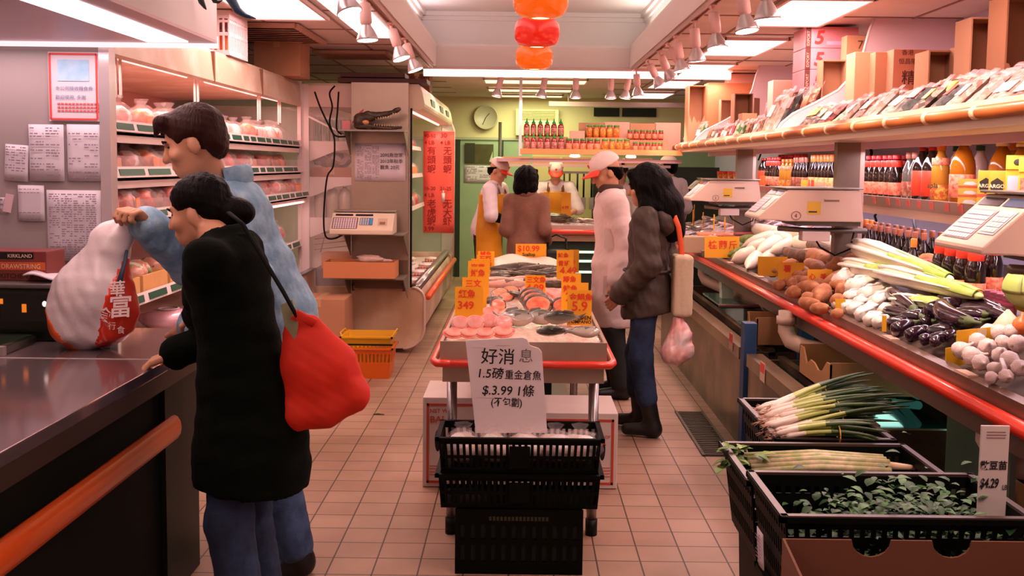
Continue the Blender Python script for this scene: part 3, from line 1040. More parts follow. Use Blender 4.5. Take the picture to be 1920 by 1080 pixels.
s = bag_sdf(0.009, 0.0022)
s.cut((0.055, 0, 0.15), (-1, 0, 0.30)).cut((0.06, 0, 0.30), (-0.62, 0, 0.78)).cut((0.1, 0.02, 0.1), (0, 1, 0))
s.build('red_panel', bag_red, t)
s = bag_sdf(0.009, 0.0022)
s.cut((-0.12, 0, 0.09), (1.0, 0, 0.75)).cut((-0.1, 0.03, 0.1), (0, 1, 0))
s.build('orange_corner', M('bag_print_orange', (236, 96, 30), 0.35, coat=0.3), t)
tx = MB()
wl = M('bag_letter_white', (240, 216, 210), 0.5)
text_mb(tx, '富', 0.088, (0.083, -0.098, 0.135), (1, -0.0, 0.08), (0, 0.14, 1), bold=0.015)
text_mb(tx, '華', 0.06, (0.083, -0.088, 0.21), (1, 0.0, 0.08), (0, 0.14, 1), bold=0.015)
text_mb(tx, '食', 0.055, (0.045, -0.108, 0.13), (1, -0.0, -0.3), (0.2, 0.05, 1), bold=0.015)
text_mb(tx, '行', 0.03, (0.085, -0.107, 0.09), (1, 0, 0), (0, 0, 1))
text_mb(tx, '食', 0.03, (0.115, -0.102, 0.075), (1, 0, 0), (0, 0, 1))
tx.build('lettering', wl, t)
MB().tube([(0.115, -0.075, 0.25), (0.122, -0.065, 0.29), (0.128, -0.05, 0.33), (0.130, -0.035, 0.37)], [0.012, 0.009, 0.007, 0.006], 8, flat=(1, 0.5)).build('blue_tie', M('tie_blue', (40, 62, 84), 0.5), t)
# first multi-deck meat case (wall side)
C1 = Vector((-2.3, 6.4, 0))
t = thing('meat_display_case', 'long open multi-deck meat case behind the two shoppers with green price rails', 'display case', C1)
y0, y1 = -1.95, 1.93
MB().bb(-0.64, 0.58, y0, y1, 0.0, 0.62).build('base', case_white, t)
MB().bb(0.55, 0.58, y0, y1, 0.62, 0.70).build('front_panel', case_white, t)
MB().bb(-0.64, -0.60, y0, y1, 0.66, 2.25).build('back_panel', M('case_back', (205, 150, 140), 0.5), t)
cp = MB()
prof = [(-0.64, 2.10), (0.36, 2.12), (0.42, 2.07), (0.46, 2.062), (0.475, 2.075), (0.47, 2.12), (0.46, 2.235), (0.45, 2.262), (-0.64, 2.262)]
cp.prism([(x, y0, z) for x, z in prof], (0, y1 - y0, 0))
cp.build('canopy', case_white, t)
for k, yy in enumerate((-0.42, 0.68)):
 MB().bb(0.455, 0.478, yy - 0.01, yy + 0.01, 2.07, 2.25).build('canopy_joint', M('joint_brown', (128, 86, 62), 0.7), t)
for yy in (-0.9, 0.45, 1.35):
 MB().cyl((0.30, yy - 0.5, 2.10), (0.30, yy + 0.5, 2.10), 0.008).build('tube', tube_pink, t)
shm = M('case_shelf', (240, 214, 208), 0.35)
for zz, xf in ((1.735, 0.46), (1.525, 0.47), (1.325, 0.52)):
 s = MB().bb(-0.60, xf, y0 + 0.02, y1 - 0.02, zz - 0.02, zz).bb(xf - 0.015, xf, y0 + 0.02, y1 - 0.02, zz - 0.055, zz + 0.01)
 s.build('shelf', shm, t)
 r = MB().box((xf + 0.012, (y0 + y1) / 2, zz + 0.02), (0.012, y1 - y0 - 0.04, 0.052), (0, -0.25, 0))
 ro = r.build('price_rail', white_metal, t)
 rr = random.Random(int(zz * 100))
 g = MB()
 y = y0 + 0.06
 while y < y1 - 0.25:
  l = rr.choice((0.12, 0.2, 0.2, 0.3))
  g.box((xf + 0.0195, y + l / 2, zz + 0.02), (0.004, l, 0.030), (0, -0.25, 0))
  y += l + rr.uniform(0.03, 0.07)
 g.build('tag_strip', green_tag, ro)
 MB().bb(xf + 0.01, xf + 0.013, y0 + 0.03, y1 - 0.03, zz + 0.045, zz + 0.095).build('clear_guard', glass_m, t)
MB().bb(0.54, 0.59, y0, y1, 0.70, 0.72).build('well_rim', steel, t)
MB().box((0.22, (y0 + y1) / 2, 0.93), (0.50, y1 - y0 - 0.04, 0.02), (0, 0.06, 0)).build('tray_shelf', shm, t)
r = MB().box((0.475, (y0 + y1) / 2, 0.935), (0.012, y1 - y0 - 0.06, 0.055), (0, -0.2, 0)).build('tray_rail', white_metal, t)
g = MB()
y = y0 + 0.1
while y < y1 - 0.3:
 g.box((0.4835, y + 0.12, 0.936), (0.004, 0.24, 0.034), (0, -0.2, 0))
 y += 0.31
g.build('tag_strip', green_tag, r)
for yy in (-1.58, -0.42, 1.0, 1.62):
 h = MB()
 for d in (-0.03, 0.03):
  h.bb(0.36, 0.372, yy + d - 0.005, yy + d + 0.005, 1.90, 2.11)
 h.bb(0.36, 0.372, yy - 0.03, yy + 0.03, 1.90, 1.912)
 h.build('hanger', white_metal, t)
MB().bb(0.44, 0.47, 1.925, 1.96, 0.6, 2.27).build('end_post', white_metal, t)
MB().bb(-0.6, 0.45, 1.935, 1.945, 0.8, 2.06).build('end_glass', glass_m, t)
area_light('case_light', (C1.x + 0.30, 6.4, 2.06), (0.08, 3.6), 17, (1.0, 0.50, 0.44))
area_light('case_light', (C1.x + 0.56, 6.4, 1.27), (0.05, 3.6), 6, (1.0, 0.62, 0.56), (0, 0.5, 0))
meat_kinds = {
 'pink': M_pieces('meat_pink', [(228, 136, 124), (240, 196, 186), (206, 92, 80), (246, 222, 214)], 22),
 'red': M_pieces('meat_red', [(206, 66, 44), (230, 120, 90), (180, 48, 34), (240, 180, 160)], 18),
 'white': M_pieces('meat_white', [(248, 232, 228), (240, 206, 200), (252, 244, 240)], 16),
 'orange': M_pieces('meat_orange', [(236, 110, 40), (240, 150, 90), (206, 80, 36), (240, 186, 150)], 20),
 'brown': M_pieces('meat_brown', [(128, 72, 50), (168, 104, 70), (98, 54, 40)], 18),
}
film = M('bag_film', (255, 240, 238), 0.12, alpha=0.12, bump=0.6, bscale=25)
def make_meat_bag(kind, seed, card):
 def mk():
  t = thing('meat_bag', 'x', 'packaged meat')
  r = random.Random(seed)
  MB().ell((0, 0, 0.062), (0.068, 0.082, 0.066), nu=14, nv=9, noise=0.10, seed=seed).build('contents', meat_kinds[kind], t)
  f = MB()
  f.lathe([(0.06, 0.004), (0.084, 0.03), (0.088, 0.07), (0.07, 0.115), (0.035, 0.14), (0.018, 0.15), (0.034, 0.172), (0.03, 0.176)], n=16, cap=False, lobes=7, amp=0.08)
  f.build('film', film, t, fix=False)
  if card:
   MB().box((0.075, r.uniform(-0.02, 0.02), 0.055), (0.003, 0.085, 0.075), (0, -0.1, r.uniform(-0.2, 0.2))).build('label', M('label_orange', (250, 128, 30), 0.5), t)
  return t
 return Kind(mk)
BAGS = [(k, make_meat_bag(k, i, c)) for i, (k, c) in enumerate((('pink', 0), ('white', 0), ('red', 0), ('orange', 1), ('pink', 1), ('brown', 0), ('white', 1)))]
names = {'pink': 'pink meat', 'white': 'pale fatty meat', 'red': 'red sausage', 'orange': 'orange cured meat', 'brown': 'dark dried meat'}
rr = random.Random(11)
def row_of_bags(z, xs, ya, yb, step, shelf, choice, group, szz=1.0, ref='partition'):
 n = int((yb - ya) / step)
 for i in range(n):
  k, kind = BAGS[rr.choice(choice)]
  card = kind is BAGS[3][1] or kind is BAGS[4][1] or kind is BAGS[6][1]
  kind('%s of %s, %s from the %s on the %s' % ('carded bag' if card else 'bag', names[k], ORD[i], ref, shelf),
    (xs + rr.uniform(-0.03, 0.03), ya + i * step + rr.uniform(-0.01, 0.01), z), (rr.uniform(-0.08, 0.08), 0, rr.uniform(-0.35, 0.35)), rr.uniform(0.92, 1.08) * szz, group)
row_of_bags(1.737, -1.96, 4.56, 8.28, 0.178, 'top meat shelf', (0, 1, 0, 3, 6, 0, 1), 'bags on the top meat shelf')
row_of_bags(1.527, -1.95, 4.56, 8.28, 0.172, 'middle meat shelf', (2, 3, 1, 2, 4, 0), 'bags on the middle meat shelf', 0.97)
row_of_bags(1.327, -1.90, 4.56, 8.28, 0.186, 'lowest meat shelf', (2, 3, 5, 1, 4, 0), 'bags on the lowest meat shelf', 1.05)
row_of_bags(0.945, -2.0, 6.6, 8.28, 0.18, 'sloping meat tray', (1, 0, 2, 6), 'bags on the sloping meat tray', 1.05, 'shoppers')
for i in range(3):
 L = Vector((-1.97, 4.66 + i * 0.38, 0.95))
 t = thing('produce_box', 'open brown card box of wrapped greens on the sloping tray, %s from the partition' % ORD[i], 'box', L, 0, 'boxes on the sloping meat tray')
 b = MB()
 b.bb(-0.12, 0.12, -0.17, 0.17, 0, 0.01).bb(0.11, 0.12, -0.17, 0.17, 0.01, 0.085).bb(-0.12, -0.11, -0.17, 0.17, 0.01, 0.1).bb(-0.11, 0.11, -0.17, -0.16, 0.01, 0.085).bb(-0.11, 0.11, 0.16, 0.17, 0.01, 0.085)
 b.build('box', M('wood_card', (216, 158, 96), 0.8, var=0.1, vscale=8), t)
 for k in range(3):
  MB().ell((rr.uniform(-0.02, 0.03), -0.1 + 0.1 * k, 0.08), (0.075, 0.05, 0.055), noise=0.12, seed=k + i * 3).build('bundle', M_pieces('greens_wrapped', [(120, 132, 84), (206, 200, 178), (92, 104, 60), (190, 130, 110)], 20), t)
tray_m = M('foam_tray', (246, 228, 230), 0.3, coat=0.5, bump=0.2, bscale=12)
def make_tray():
 t = thing('meat_tray', 'x', 'packaged meat')
 MB().lathe([(0.075, 0), (0.1, 0.025), (0.102, 0.027)], n=16, sx=0.8, sy=1.1).build('tray', tray_m, t)
 MB().ell((0, 0, 0.03), (0.075, 0.1, 0.022), noise=0.08, seed=2).build('contents', meat_kinds['white'], t)
 return t
tray = Kind(make_tray)
for i in range(18):
 x, y = (-1.85, -2.08)[i % 2], 4.64 + (i // 2) * 0.42
 tray('pale wrapped meat tray, %s from the partition in the %s row of the well' % (ORD[i // 2], ('outer', 'inner')[i % 2]),
   (x, y, 0.622), (0, 0, rr.uniform(-0.3, 0.3)), 1.25, 'trays in the meat case well')
t = thing('wrapped_platter', 'big clear pink wrapped platter beside the wrist of the woman in black', 'packaged meat', (-1.9, 5.35, 0.70))
MB().lathe([(0.10, 0), (0.15, 0.05), (0.14, 0.085), (0.06, 0.10), (0.0005, 0.105)], n=20, sy=1.2).build('platter', M('platter_pink', (236, 178, 190), 0.12, coat=0.8), t)
MB().lathe([(0.05, 0.101), (0.06, 0.104), (0.05, 0.107)], n=18, sy=1.2, cap=False).build('rim_label', paper_m, t)
q0, q1 = P(403, 122, Y=6.5), P(480, 122, Y=6.5)
L = Vector((-1.98, 6.5, 2.263))
t = thing('white_crate', 'white slotted plastic crate standing on the meat case canopy', 'crate', L)
cw, ch, cd = 0.15, 0.275, 0.2
def slat_wall(mb, a, b, z0, z1, n, bands, th=0.008, bar=0.55):
 """slotted wall from a to b (xy): horizontal bands [(z0,z1)] plus n vertical bars"""
 a, b = Vector((a[0], a[1], 0)), Vector((b[0], b[1], 0))
 d = b - a
 L_ = d.length
 ang = math.atan2(d.y, d.x)
 R = Matrix.Rotation(ang, 3, 'Z')
 for u, v in bands:
  c = a + d / 2
  mb.box((c.x, c.y, (u + v) / 2), (L_, th, v - u), R)
 for i in range(n + 1):
  p = a + d * (i / n)
  mb.box((p.x, p.y, (z0 + z1) / 2), (L_ / n * bar, th * 0.96, z1 - z0), R)
b = MB().bb(-cw, cw, -cd, cd, 0, 0.012)
for a_, b_, n in (((-cw, -cd), (cw, -cd), 9), ((cw, -cd), (cw, cd), 11), ((cw, cd), (-cw, cd), 9), ((-cw, cd), (-cw, -cd), 11)):
 slat_wall(b, a_, b_, 0, ch, n, [(0, 0.03), (0.12, 0.14), (0.2, 0.215), (ch - 0.05, ch)], 0.01, 0.35)
b.build('crate_body', M('crate_white', (246, 214, 216), 0.35), t)
MB().bb(-cw * 0.8, cw * 0.8, -cd * 0.8, cd * 0.8, 0.012, 0.13).build('orange_contents', M('contents_orange', (240, 110, 40), 0.5, var=0.2, vscale=20), t)
def carton(name, label, loc, w, d, h, m=None, rz=0.0, seam=True, cat='cardboard box', text=None, open_front=False, group=None):
 """closed or open-fronted cardboard box standing on loc, front towards -Y of its own axes"""
 t = thing(name, label, cat, loc, rz, group)
 m = m or card_m
 if open_front:
  b = MB().bb(-w / 2, w / 2, d / 2 - 0.008, d / 2, 0, h).bb(-w / 2, w / 2, -d / 2, d / 2 - 0.008, 0, 0.008).bb(-w / 2, w / 2, -d / 2, d / 2 - 0.008, h - 0.008, h)
  b.bb(-w / 2, -w / 2 + 0.008, -d / 2, d / 2 - 0.008, 0.008, h - 0.008).bb(w / 2 - 0.008, w / 2, -d / 2, d / 2 - 0.008, 0.008, h - 0.008)
  b.build('box', m, t)
  r = random.Random(int(abs(loc[0] * 1000 + loc[1] * 777)))
  n = 10
  tear = [(-w / 2, -d / 2 - 0.002, 0), (w / 2, -d / 2 - 0.002, 0)] + [(w / 2 - w * i / n, -d / 2 - 0.002, h * (0.30 + 0.2 * r.random())) for i in range(n + 1)]
  MB().prism(tear, (0, 0.004, 0)).build('torn_front', m, t)
  MB().box((w / 2 + 0.03, -d / 2 - 0.03, h * 0.5), (0.006, 0.1, h * 0.8), (0, 0, -0.7)).build('flap', m, t)
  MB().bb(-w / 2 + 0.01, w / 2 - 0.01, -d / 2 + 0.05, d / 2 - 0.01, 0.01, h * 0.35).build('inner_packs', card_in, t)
 else:
  MB().bb(-w / 2, w / 2, -d / 2, d / 2, 0, h).build('box', m, t, bevel=0.004)
  if seam:
   s = MB().bb(-0.025, 0.025, -d / 2 - 0.001, d / 2 + 0.001, h - 0.06, h + 0.0012)
   s.build('tape', M('tape_tan', (206, 158, 116), 0.35), t)
 if text:
  tx = MB()
  for s_, size, x, z, bold in text:
   text_mb(tx, s_, size, (x, -d / 2 - 0.0005, z), (1, 0, 0), (0, 0, 1), bold=bold)
  tx.build('lettering', M('ink_carton', (96, 44, 34), 0.7), t)
 return t
a = P(480, 62, Y=7.75)
carton('cardboard_box', 'closed brown cardboard box next to the white crate on the meat case', (-1.885, 7.93, 2.264), 0.355, 0.36, 0.275)
# second display case (projects into the aisle)
C2 = Vector((-1.3, 8.35, 0))
t = thing('chilled_display_case', 'cream chilled case with rounded end panel, glass end and orange bumper', 'display case', C2)
LN = 3.45
xs = lambda v: v + 1.3
def arc(cx, cz, r, a0, a1, n=7):
 return [(cx + r * math.cos(math.radians(a0 + (a1 - a0) * i / n)), cz + r * math.sin(math.radians(a0 + (a1 - a0) * i / n))) for i in range(n + 1)]
lower = [(xs(-1.81), 0.04)] + arc(xs(-0.98), 0.22, 0.18, -90, 0) + arc(xs(-0.90), 0.46, 0.10, 0, 90) + [(xs(-1.81), 0.56)]
MB().prism([(x, 0, z) for x, z in lower], (0, 0.04, 0)).build('end_panel', M('end_panel_cream', (226, 196, 164), 0.5, var=0.1, vscale=4, color2=(206, 168, 132)), t)
rim = MB().tube([(x, -0.004, z) for x, z in lower[1:-1]], 0.012, 8)
rim.build('edge_trim', M('edge_trim', (226, 196, 178), 0.3, 0.2), t)
MB().prism([(x, 0, z) for x, z in lower], (0, 0.04, 0)).build('far_end_panel', case_white, t).location = (0, LN - 0.04, 0)
outer = [(xs(-1.81), 0.06)] + arc(xs(-0.99), 0.22, 0.165, -90, 0) + arc(xs(-0.915), 0.45, 0.09, 0, 45, 4) + [(xs(-0.90), 0.46), (xs(-1.81), 0.46)]
MB().prism([(x, 0.04, z) for x, z in outer], (0, LN - 0.08, 0)).build('base', case_white, t)
MB().tube([(xs(-0.775), 0.06, 0.475), (xs(-0.775), LN - 0.05, 0.475)], 0.028, 12).build('bumper_bar', orange_plastic, t)
MB().tube([(xs(-0.875), 0.03, 0.565), (xs(-0.875), LN - 0.03, 0.565)], 0.03, 12, flat=(1.3, 0.8)).build('steel_rail', steel, t)
MB().bb(xs(-1.81), xs(-1.77), 0, 0.04, 0.56, 2.25).build('frame_post', white_metal, t)
MB().bb(xs(-1.77), xs(-0.93), 0.0, 0.03, 2.06, 2.24).build('header', M('header_pink', (236, 204, 190), 0.5), t)
MB().bb(xs(-1.77), xs(-0.94), 0.012, 0.02, 0.56, 2.06).build('end_glass', glass_m, t)
MB().bb(xs(-0.945), xs(-0.925), 0.0, 0.03, 0.56, 2.06).build('glass_edge', M('glass_edge_white', (236, 214, 208), 0.3), t)
MB().bb(xs(-0.925), xs(-0.91), 0.0, 0.03, 0.56, 2.06).build('gasket', black_plastic, t)
MB().bb(xs(-1.77), xs(-0.94), LN - 0.02, LN - 0.012, 0.56, 2.06).build('far_glass', glass_m, t)
fe = [(xs(-0.93), 0.56), (xs(-0.80), 0.5), (xs(-0.79), 0.6), (xs(-0.79), 2.0), (xs(-0.82), 2.1), (xs(-0.93), 2.1)]
MB().prism([(x, LN - 0.03, z) for x, z in fe], (0, 0.02, 0)).build('far_wing_glass', M('wing_glass', (255, 236, 232), 0.05, alpha=0.25), t)
MB().tube([(xs(-0.79), LN - 0.02, 0.5), (xs(-0.79), LN - 0.02, 2.0), (xs(-0.83), LN - 0.02, 2.1)], 0.012, 8).build('wing_frame', white_metal, t)
MB().bb(xs(-1.85), xs(-1.81), 0, LN, 0.3, 2.25).build('back_panel', case_pink, t)
cprof = [(xs(-1.81), 2.12), (xs(-1.0), 2.12), (xs(-0.93), 2.05)] + arc(xs(-0.87), 2.10, 0.06, -60, 20, 4) + [(xs(-0.83), 2.20), (xs(-0.86), 2.26), (xs(-1.81), 2.26)]
MB().prism([(x, 0.03, z) for x, z in cprof], (0, LN - 0.06, 0)).build('canopy', M('canopy_cream', (230, 206, 176), 0.45), t)
for yy in (0.9, 1.9, 2.7):
 MB().box((xs(-0.826), yy, 2.15), (0.03, 0.35, 0.06), (0, -0.1, 0)).build('canopy_slot', M('slot_dark', (60, 50, 36), 0.5), t)
MB().cyl((xs(-0.97), 0.1, 2.06), (xs(-0.97), LN - 0.1, 2.06), 0.016).build('tube', tube_pink, t)
for zz, xf in ((1.76, -1.19), (1.46, -1.17), (1.12, -1.15)):
 MB().bb(xs(-1.81), xs(xf), 0.05, LN - 0.05, zz - 0.015, zz).build('shelf', shm, t)
 brk = [(xs(-1.80), zz + 0.02), (xs(xf), zz + 0.02), (xs(xf), zz - 0.02), (xs(-1.3), zz - 0.03), (xs(-1.55), zz - 0.06), (xs(-1.72), zz - 0.13), (xs(-1.80), zz - 0.16)]
 MB().prism([(x, 0.035, z) for x, z in brk], (0, 0.012, 0)).build('shelf_bracket', M('bracket_white', (244, 220, 214), 0.4), t)
 r = MB().box((xs(xf) + 0.012, LN / 2, zz + 0.012), (0.01, LN - 0.12, 0.045), (0, -0.2, 0)).build('price_rail', white_metal, t)
MB().bb(xs(-1.81), xs(-0.9), 0.05, LN - 0.05, 0.462, 0.50).build('deck', case_pink, t)
area_light('case_light', (-0.99, 10.1, 2.03), (0.06, 3.2), 12, (1.0, 0.58, 0.54), (0, -0.3, 0))
row2 = random.Random(5)
for zz, sh, ch, xx in ((1.762, 'top cream shelf', (3, 2, 4), -1.29), (1.462, 'middle cream shelf', (2, 3, 4), -1.27), (1.122, 'lowest cream shelf', (0, 1, 2), -1.25)):
 rr.seed(int(zz * 100))
 row_of_bags(zz, xx, 8.95, 11.65, 0.225, sh, ch, 'bags on the ' + sh, 1.1, 'steel column')
def make_egg_tray():
 t = thing('fish_ball_tray', 'x', 'packaged food')
 MB().lathe([(0.09, 0), (0.11, 0.03)], n=16, sx=0.9, sy=1.2).build('tray', tray_m, t)
 for i in range(8):
  MB().ell((-0.045 + 0.03 * (i % 4), -0.03 + 0.06 * (i // 4), 0.035), (0.018, 0.02, 0.016)).build('ball', M('ball_brown', (186, 110, 84), 0.4), t)
 return t
et = Kind(make_egg_tray)
for i in range(8):
 et('tray of brown balls, %s from the column in the %s row of the deck' % (ORD[i // 2], ('outer', 'inner')[i % 2]),
  ((-0.98, -1.23)[i % 2], 8.8 + (i // 2) * 0.7, 0.501), (0, 0, rr.uniform(-0.2, 0.2)), 1.0, 'ball trays on the deck')
for i in range(8):
 tray('pale wrapped tray, %s from the column in the %s row of the deck' % (ORD[i // 2], ('outer', 'inner')[i % 2]),
   ((-1.0, -1.25)[i % 2], 9.15 + (i // 2) * 0.7, 0.501), (0, 0, rr.uniform(-0.2, 0.2)), 1.0, 'pale trays on the deck')
gb = M('carton_green', (76, 108, 84), 0.4, var=0.5, vscale=40, stretch=(3, 1, 0.2), color2=(190, 190, 160))
def make_green():
 t = thing('tall_carton', 'x', 'carton')
 MB().bb(-0.032, 0.032, -0.035, 0.035, 0, 0.20).build('carton', gb, t, bevel=0.004)
 MB().bb(-0.02, 0.02, -0.02, 0.02, 0.20, 0.225).build('cap', M('cap_pale', (206, 206, 186), 0.4), t)
 return t
gk = Kind(make_green)
for i in range(5):
 gk('green tall carton behind the glass end of the cream case, %s from the frame post' % ORD[i], (-1.73 + i * 0.072, 8.52, 1.762), (0, 0, 0), 1.0, 'green cartons behind the glass end')
carton('snack_box', 'long brown box behind the glass end of the cream case, middle shelf', (-1.60, 8.55, 1.462), 0.34, 0.2, 0.10, M('box_tan', (186, 112, 66), 0.6))
tag(MB().ell((0, 0, 0.06), (0.17, 0.09, 0.07), noise=0.15, seed=4).build('wrapped_greens', M_pieces('dark_wrap', [(120, 96, 84), (156, 120, 106), (206, 176, 160)], 16)), 'lumpy dark wrapped pack lying on the long brown box in the glass end', 'packaged food').location = (-1.6, 8.55, 1.565)
carton('blue_packet', 'small blue packet beside the long brown box behind the glass end', (-1.385, 8.52, 1.462), 0.07, 0.12, 0.11, M('packet_blue', (60, 92, 160), 0.4), seam=False, cat='packet')
def make_tallbag():
 t = thing('white_bag', 'x', 'packaged food')
 MB().lathe([(0.04, 0), (0.05, 0.02), (0.052, 0.2), (0.04, 0.25), (0.014, 0.265), (0.026, 0.29)], n=14, lobes=5, amp=0.05).build('bag', M('bag_cream', (232, 210, 186), 0.3, coat=0.4, bump=0.4, bscale=20), t)
 MB().lathe([(0.016, 0.262), (0.018, 0.268), (0.016, 0.274)], n=10).build('tie', M('tie_red', (206, 84, 70), 0.5), t)
 return t
tb = Kind(make_tallbag)
for i in range(4):
 tb('tall cream bag tied at the neck behind the glass end, %s from the frame post' % ORD[i], (-1.71 + i * 0.105, 8.52, 1.122), (0, 0, i), 1.0, 'cream bags behind the glass end')
carton('orange_box', 'flat orange box on the deck behind the glass end of the cream case', (-1.55, 8.6, 0.70), 0.30, 0.2, 0.13, M('box_orange', (240, 150, 70), 0.5), seam=False)
carton('grey_pack', 'grey wrapped pack under the orange box behind the glass end', (-1.58, 8.6, 0.501), 0.34, 0.22, 0.198, M('pack_grey', (150, 124, 118), 0.4, var=0.3, vscale=12), seam=False, cat='packaged food')
t = thing('wire_rack', 'leaning wire rack behind the glass end above the orange box', 'rack', (-1.6, 8.47, 0.84))
w_ = MB()
for k in range(5):
 w_.cyl((-0.15, 0, 0.02 + k * 0.045), (0.2, 0.05, 0.06 + k * 0.045), 0.0035, n=6)
w_.build('wires', M('wire_red', (176, 110, 100), 0.4), t)
MB().cyl((-0.1, 0, 0), (-0.04, 0.02, 0.24), 0.005).build('upright', M('wire_red', (176, 110, 100), 0.4), t)
x0, x1, z0, z1 = pbox(794, 246, 851, 437, 11.76)
t = thing('price_banner', 'tall bright red shrimp price banner hung at the far end of the cream case', 'sign', ((x0 + x1) / 2, 11.765, z0))
w, h = (x1 - x0) / 2, z1 - z0
MB().grid(lambda u, v: (-w + 2 * w * u, 0.004 * math.sin(7 * v), h * v), 4, 10, (0, 0.003, 0)).build('sheet', M('banner_red', (255, 98, 84), 0.55), t)
tx = MB()
dk = M('ink_maroon', (150, 22, 20), 0.6)
colL = [('40-50', 0.058, 0.955), ('4 LB', 0.066, 0.885), ('有', 0.105, 0.79), ('頭', 0.105, 0.70), ('蝦', 0.105, 0.61), ('16-20', 0.058, 0.43), ('4 LB', 0.066, 0.36), ('老', 0.11, 0.26), ('虎', 0.11, 0.17), ('蝦', 0.11, 0.085), ('3.99', 0.07, 0.02)]
colR = [('30', 0.078, 0.955), ('4 LB', 0.066, 0.885), ('无', 0.105, 0.79), ('頭', 0.105, 0.70), ('蝦', 0.105, 0.61), ('21-25', 0.058, 0.43), ('无', 0.11, 0.26), ('大', 0.11, 0.17), ('虾', 0.11, 0.085)]
for col, xx in ((colL, -w * 0.95), (colR, w * 0.08)):
 for s_, sz, f in col:
  text_mb(tx, s_, sz, (xx + (0.035 if len(s_) == 1 else 0), -0.006, h * f * 0.985), (1, 0, 0), (0, 0, 1), bold=0.006)
tx.build('lettering', dk, t)
tag(MB().cyl((0, 0, 0), (0, 0, 0.10), 0.02).cyl((0, 0, 0.10), (0, 0, 0.13), 0.008).build('small_bottle', white_metal), 'tiny white bottle hanging in front of the red banner', 'bottle').location = P(831, 378, Y=11.70)
t = thing('steel_column', 'stainless steel column with three bracket shelves at the end of the cream case', 'column', (-1.165, 8.29, 0))
MB().bb(-0.235, 0.235, -0.03, 0.05, 0.56, 2.26).build('column', M('column_steel', (178, 158, 138), 0.35, 0.55, var=0.12, vscale=3), t)
MB().bb(-0.235, 0.235, -0.032, -0.03, 0.56, 0.80).build('lower_sheet', M('column_lower', (120, 96, 78), 0.5, 0.3), t)
def bracket_shelf(z, xa, xb):
 s = MB().bb(xa, xb, -0.34, -0.031, z - 0.012, z)
 so = s.build('shelf', steel_dull, t)
 for x in (xa + 0.045, xb - 0.01):
  MB().prism([(x, -0.032, z - 0.012), (x, -0.33, z - 0.012), (x, -0.32, z - 0.03), (x, -0.032, z - 0.20)], (0.006, 0, 0)).build('bracket', steel_dull, so)
bracket_shelf(1.865, -0.29, 0.24)
bracket_shelf(1.035, -0.29, 0.24)
bracket_shelf(0.68, -0.29, 0.24)
for x in (-0.22, 0.2):
 MB().cyl((x, -0.035, 0.60), (x, -0.03, 0.54), 0.012).build('bolt', steel_dull, t)
croc = M('croc_skin', (92, 70, 48), 0.45, var=0.45, vscale=30, bump=0.8, bscale=40, color2=(48, 38, 26))
L = P(708, 249, Y=8.1)
L = Vector((L.x, 8.08, 1.868))
t = thing('crocodile_head', 'preserved crocodile head with open jaws on the top bracket shelf', 'ornament', L)
s = SDF(0.006)
s.chain([(-0.15, 0, 0.045), (-0.05, 0, 0.022), (0.1, 0, 0.016), (0.19, 0, 0.02)], [0.042, 0.022, 0.014, 0.012], k=0.02)
s.chain([(-0.15, 0.03, 0.04), (0.05, 0.02, 0.02)], [0.03, 0.014])
s.chain([(-0.14, 0, 0.085), (-0.04, 0, 0.11), (0.08, 0, 0.13), (0.15, 0, 0.155), (0.175, 0, 0.17)], [0.05, 0.032, 0.018, 0.016, 0.017], k=0.02)
s.ell((-0.075, -0.022, 0.135), (0.024, 0.018, 0.018))
s.ell((-0.075, 0.022, 0.135), (0.024, 0.018, 0.018))
s.noise(0.003, 70, 2)
s.build('head', croc, t)
te = MB()
for k in range(11):
 x = -0.03 + k * 0.02
 zu = 0.095 + 0.03 * (k / 11) + (0.03 if k > 7 else 0) * 0.6
 te.lathe([(0.005, 0), (0.0005, -0.02)], (x, -0.017, zu), 6)
 te.lathe([(0.005, 0), (0.0005, 0.018)], (x + 0.01, -0.014, 0.032 - 0.004 * k / 11), 6)
te.build('teeth', M('tooth_ivory', (226, 190, 140), 0.4), t)
MB().ell((-0.098, -0.012, 0.062), (0.035, 0.03, 0.026)).build('mouth_lining', M('mouth_yellow', (226, 156, 96), 0.5), t)
MB().ell((-0.16, 0.03, 0.11), (0.012, 0.012, 0.075), Euler((0, 0.7, 0)).to_matrix()).build('red_ribbon', M('ribbon_red', (226, 74, 60), 0.5), t)
tag(MB().bb(-0.045, 0.02, -0.01, 0.01, 0, 0.075).build('pink_card', M('card_pink', (232, 140, 140), 0.5)), 'small pink card standing behind the crocodile head', 'card').location = (-1.41, 8.15, 1.868)
x0, x1, z0, z1 = pbox(665, 268, 760, 340, 8.25)
t = paper('price_list', 'white sheet of typed columns taped on the steel column under the crocodile', 'notice', x0, x1, z0, z1, 8.254, 24, 3, 21, dens=0.9, frac=0.5)
tx = MB()
for i, s_ in enumerate(('2095魚世家', '2012年秋季', '靚魚 20元')):
 text_mb(tx, s_, 0.038, (0.0, -0.006, 0.045 - i * 0.05), (1, 0, 0), (0, 0, 1))
tx.build('handwriting', ink_black, t)
cream = M('scale_cream', (226, 206, 180), 0.4)
key_m = M('key_pale', (236, 214, 218), 0.5)
kfr = M('key_frame', (84, 66, 74), 0.5)
def scale_keys(mb, o, r, u, w, h, nx, nz, gap=0.25, lift=0.003):
 r, u = Vector(r).normalized(), Vector(u).normalized()
 n = r.cross(u)
 for i in range(nx):
  for j in range(nz):
   a = Vector(o) + r * (w * i / nx) + u * (h * j / nz) + n * lift
   dx, dz = r * (w / nx * (1 - gap)), u * (h / nz * (1 - gap))
   mb.add([a, a + dx, a + dx + dz, a + dz], [(0, 1, 2, 3)])
L = Vector((-1.26, 8.07, 1.036))
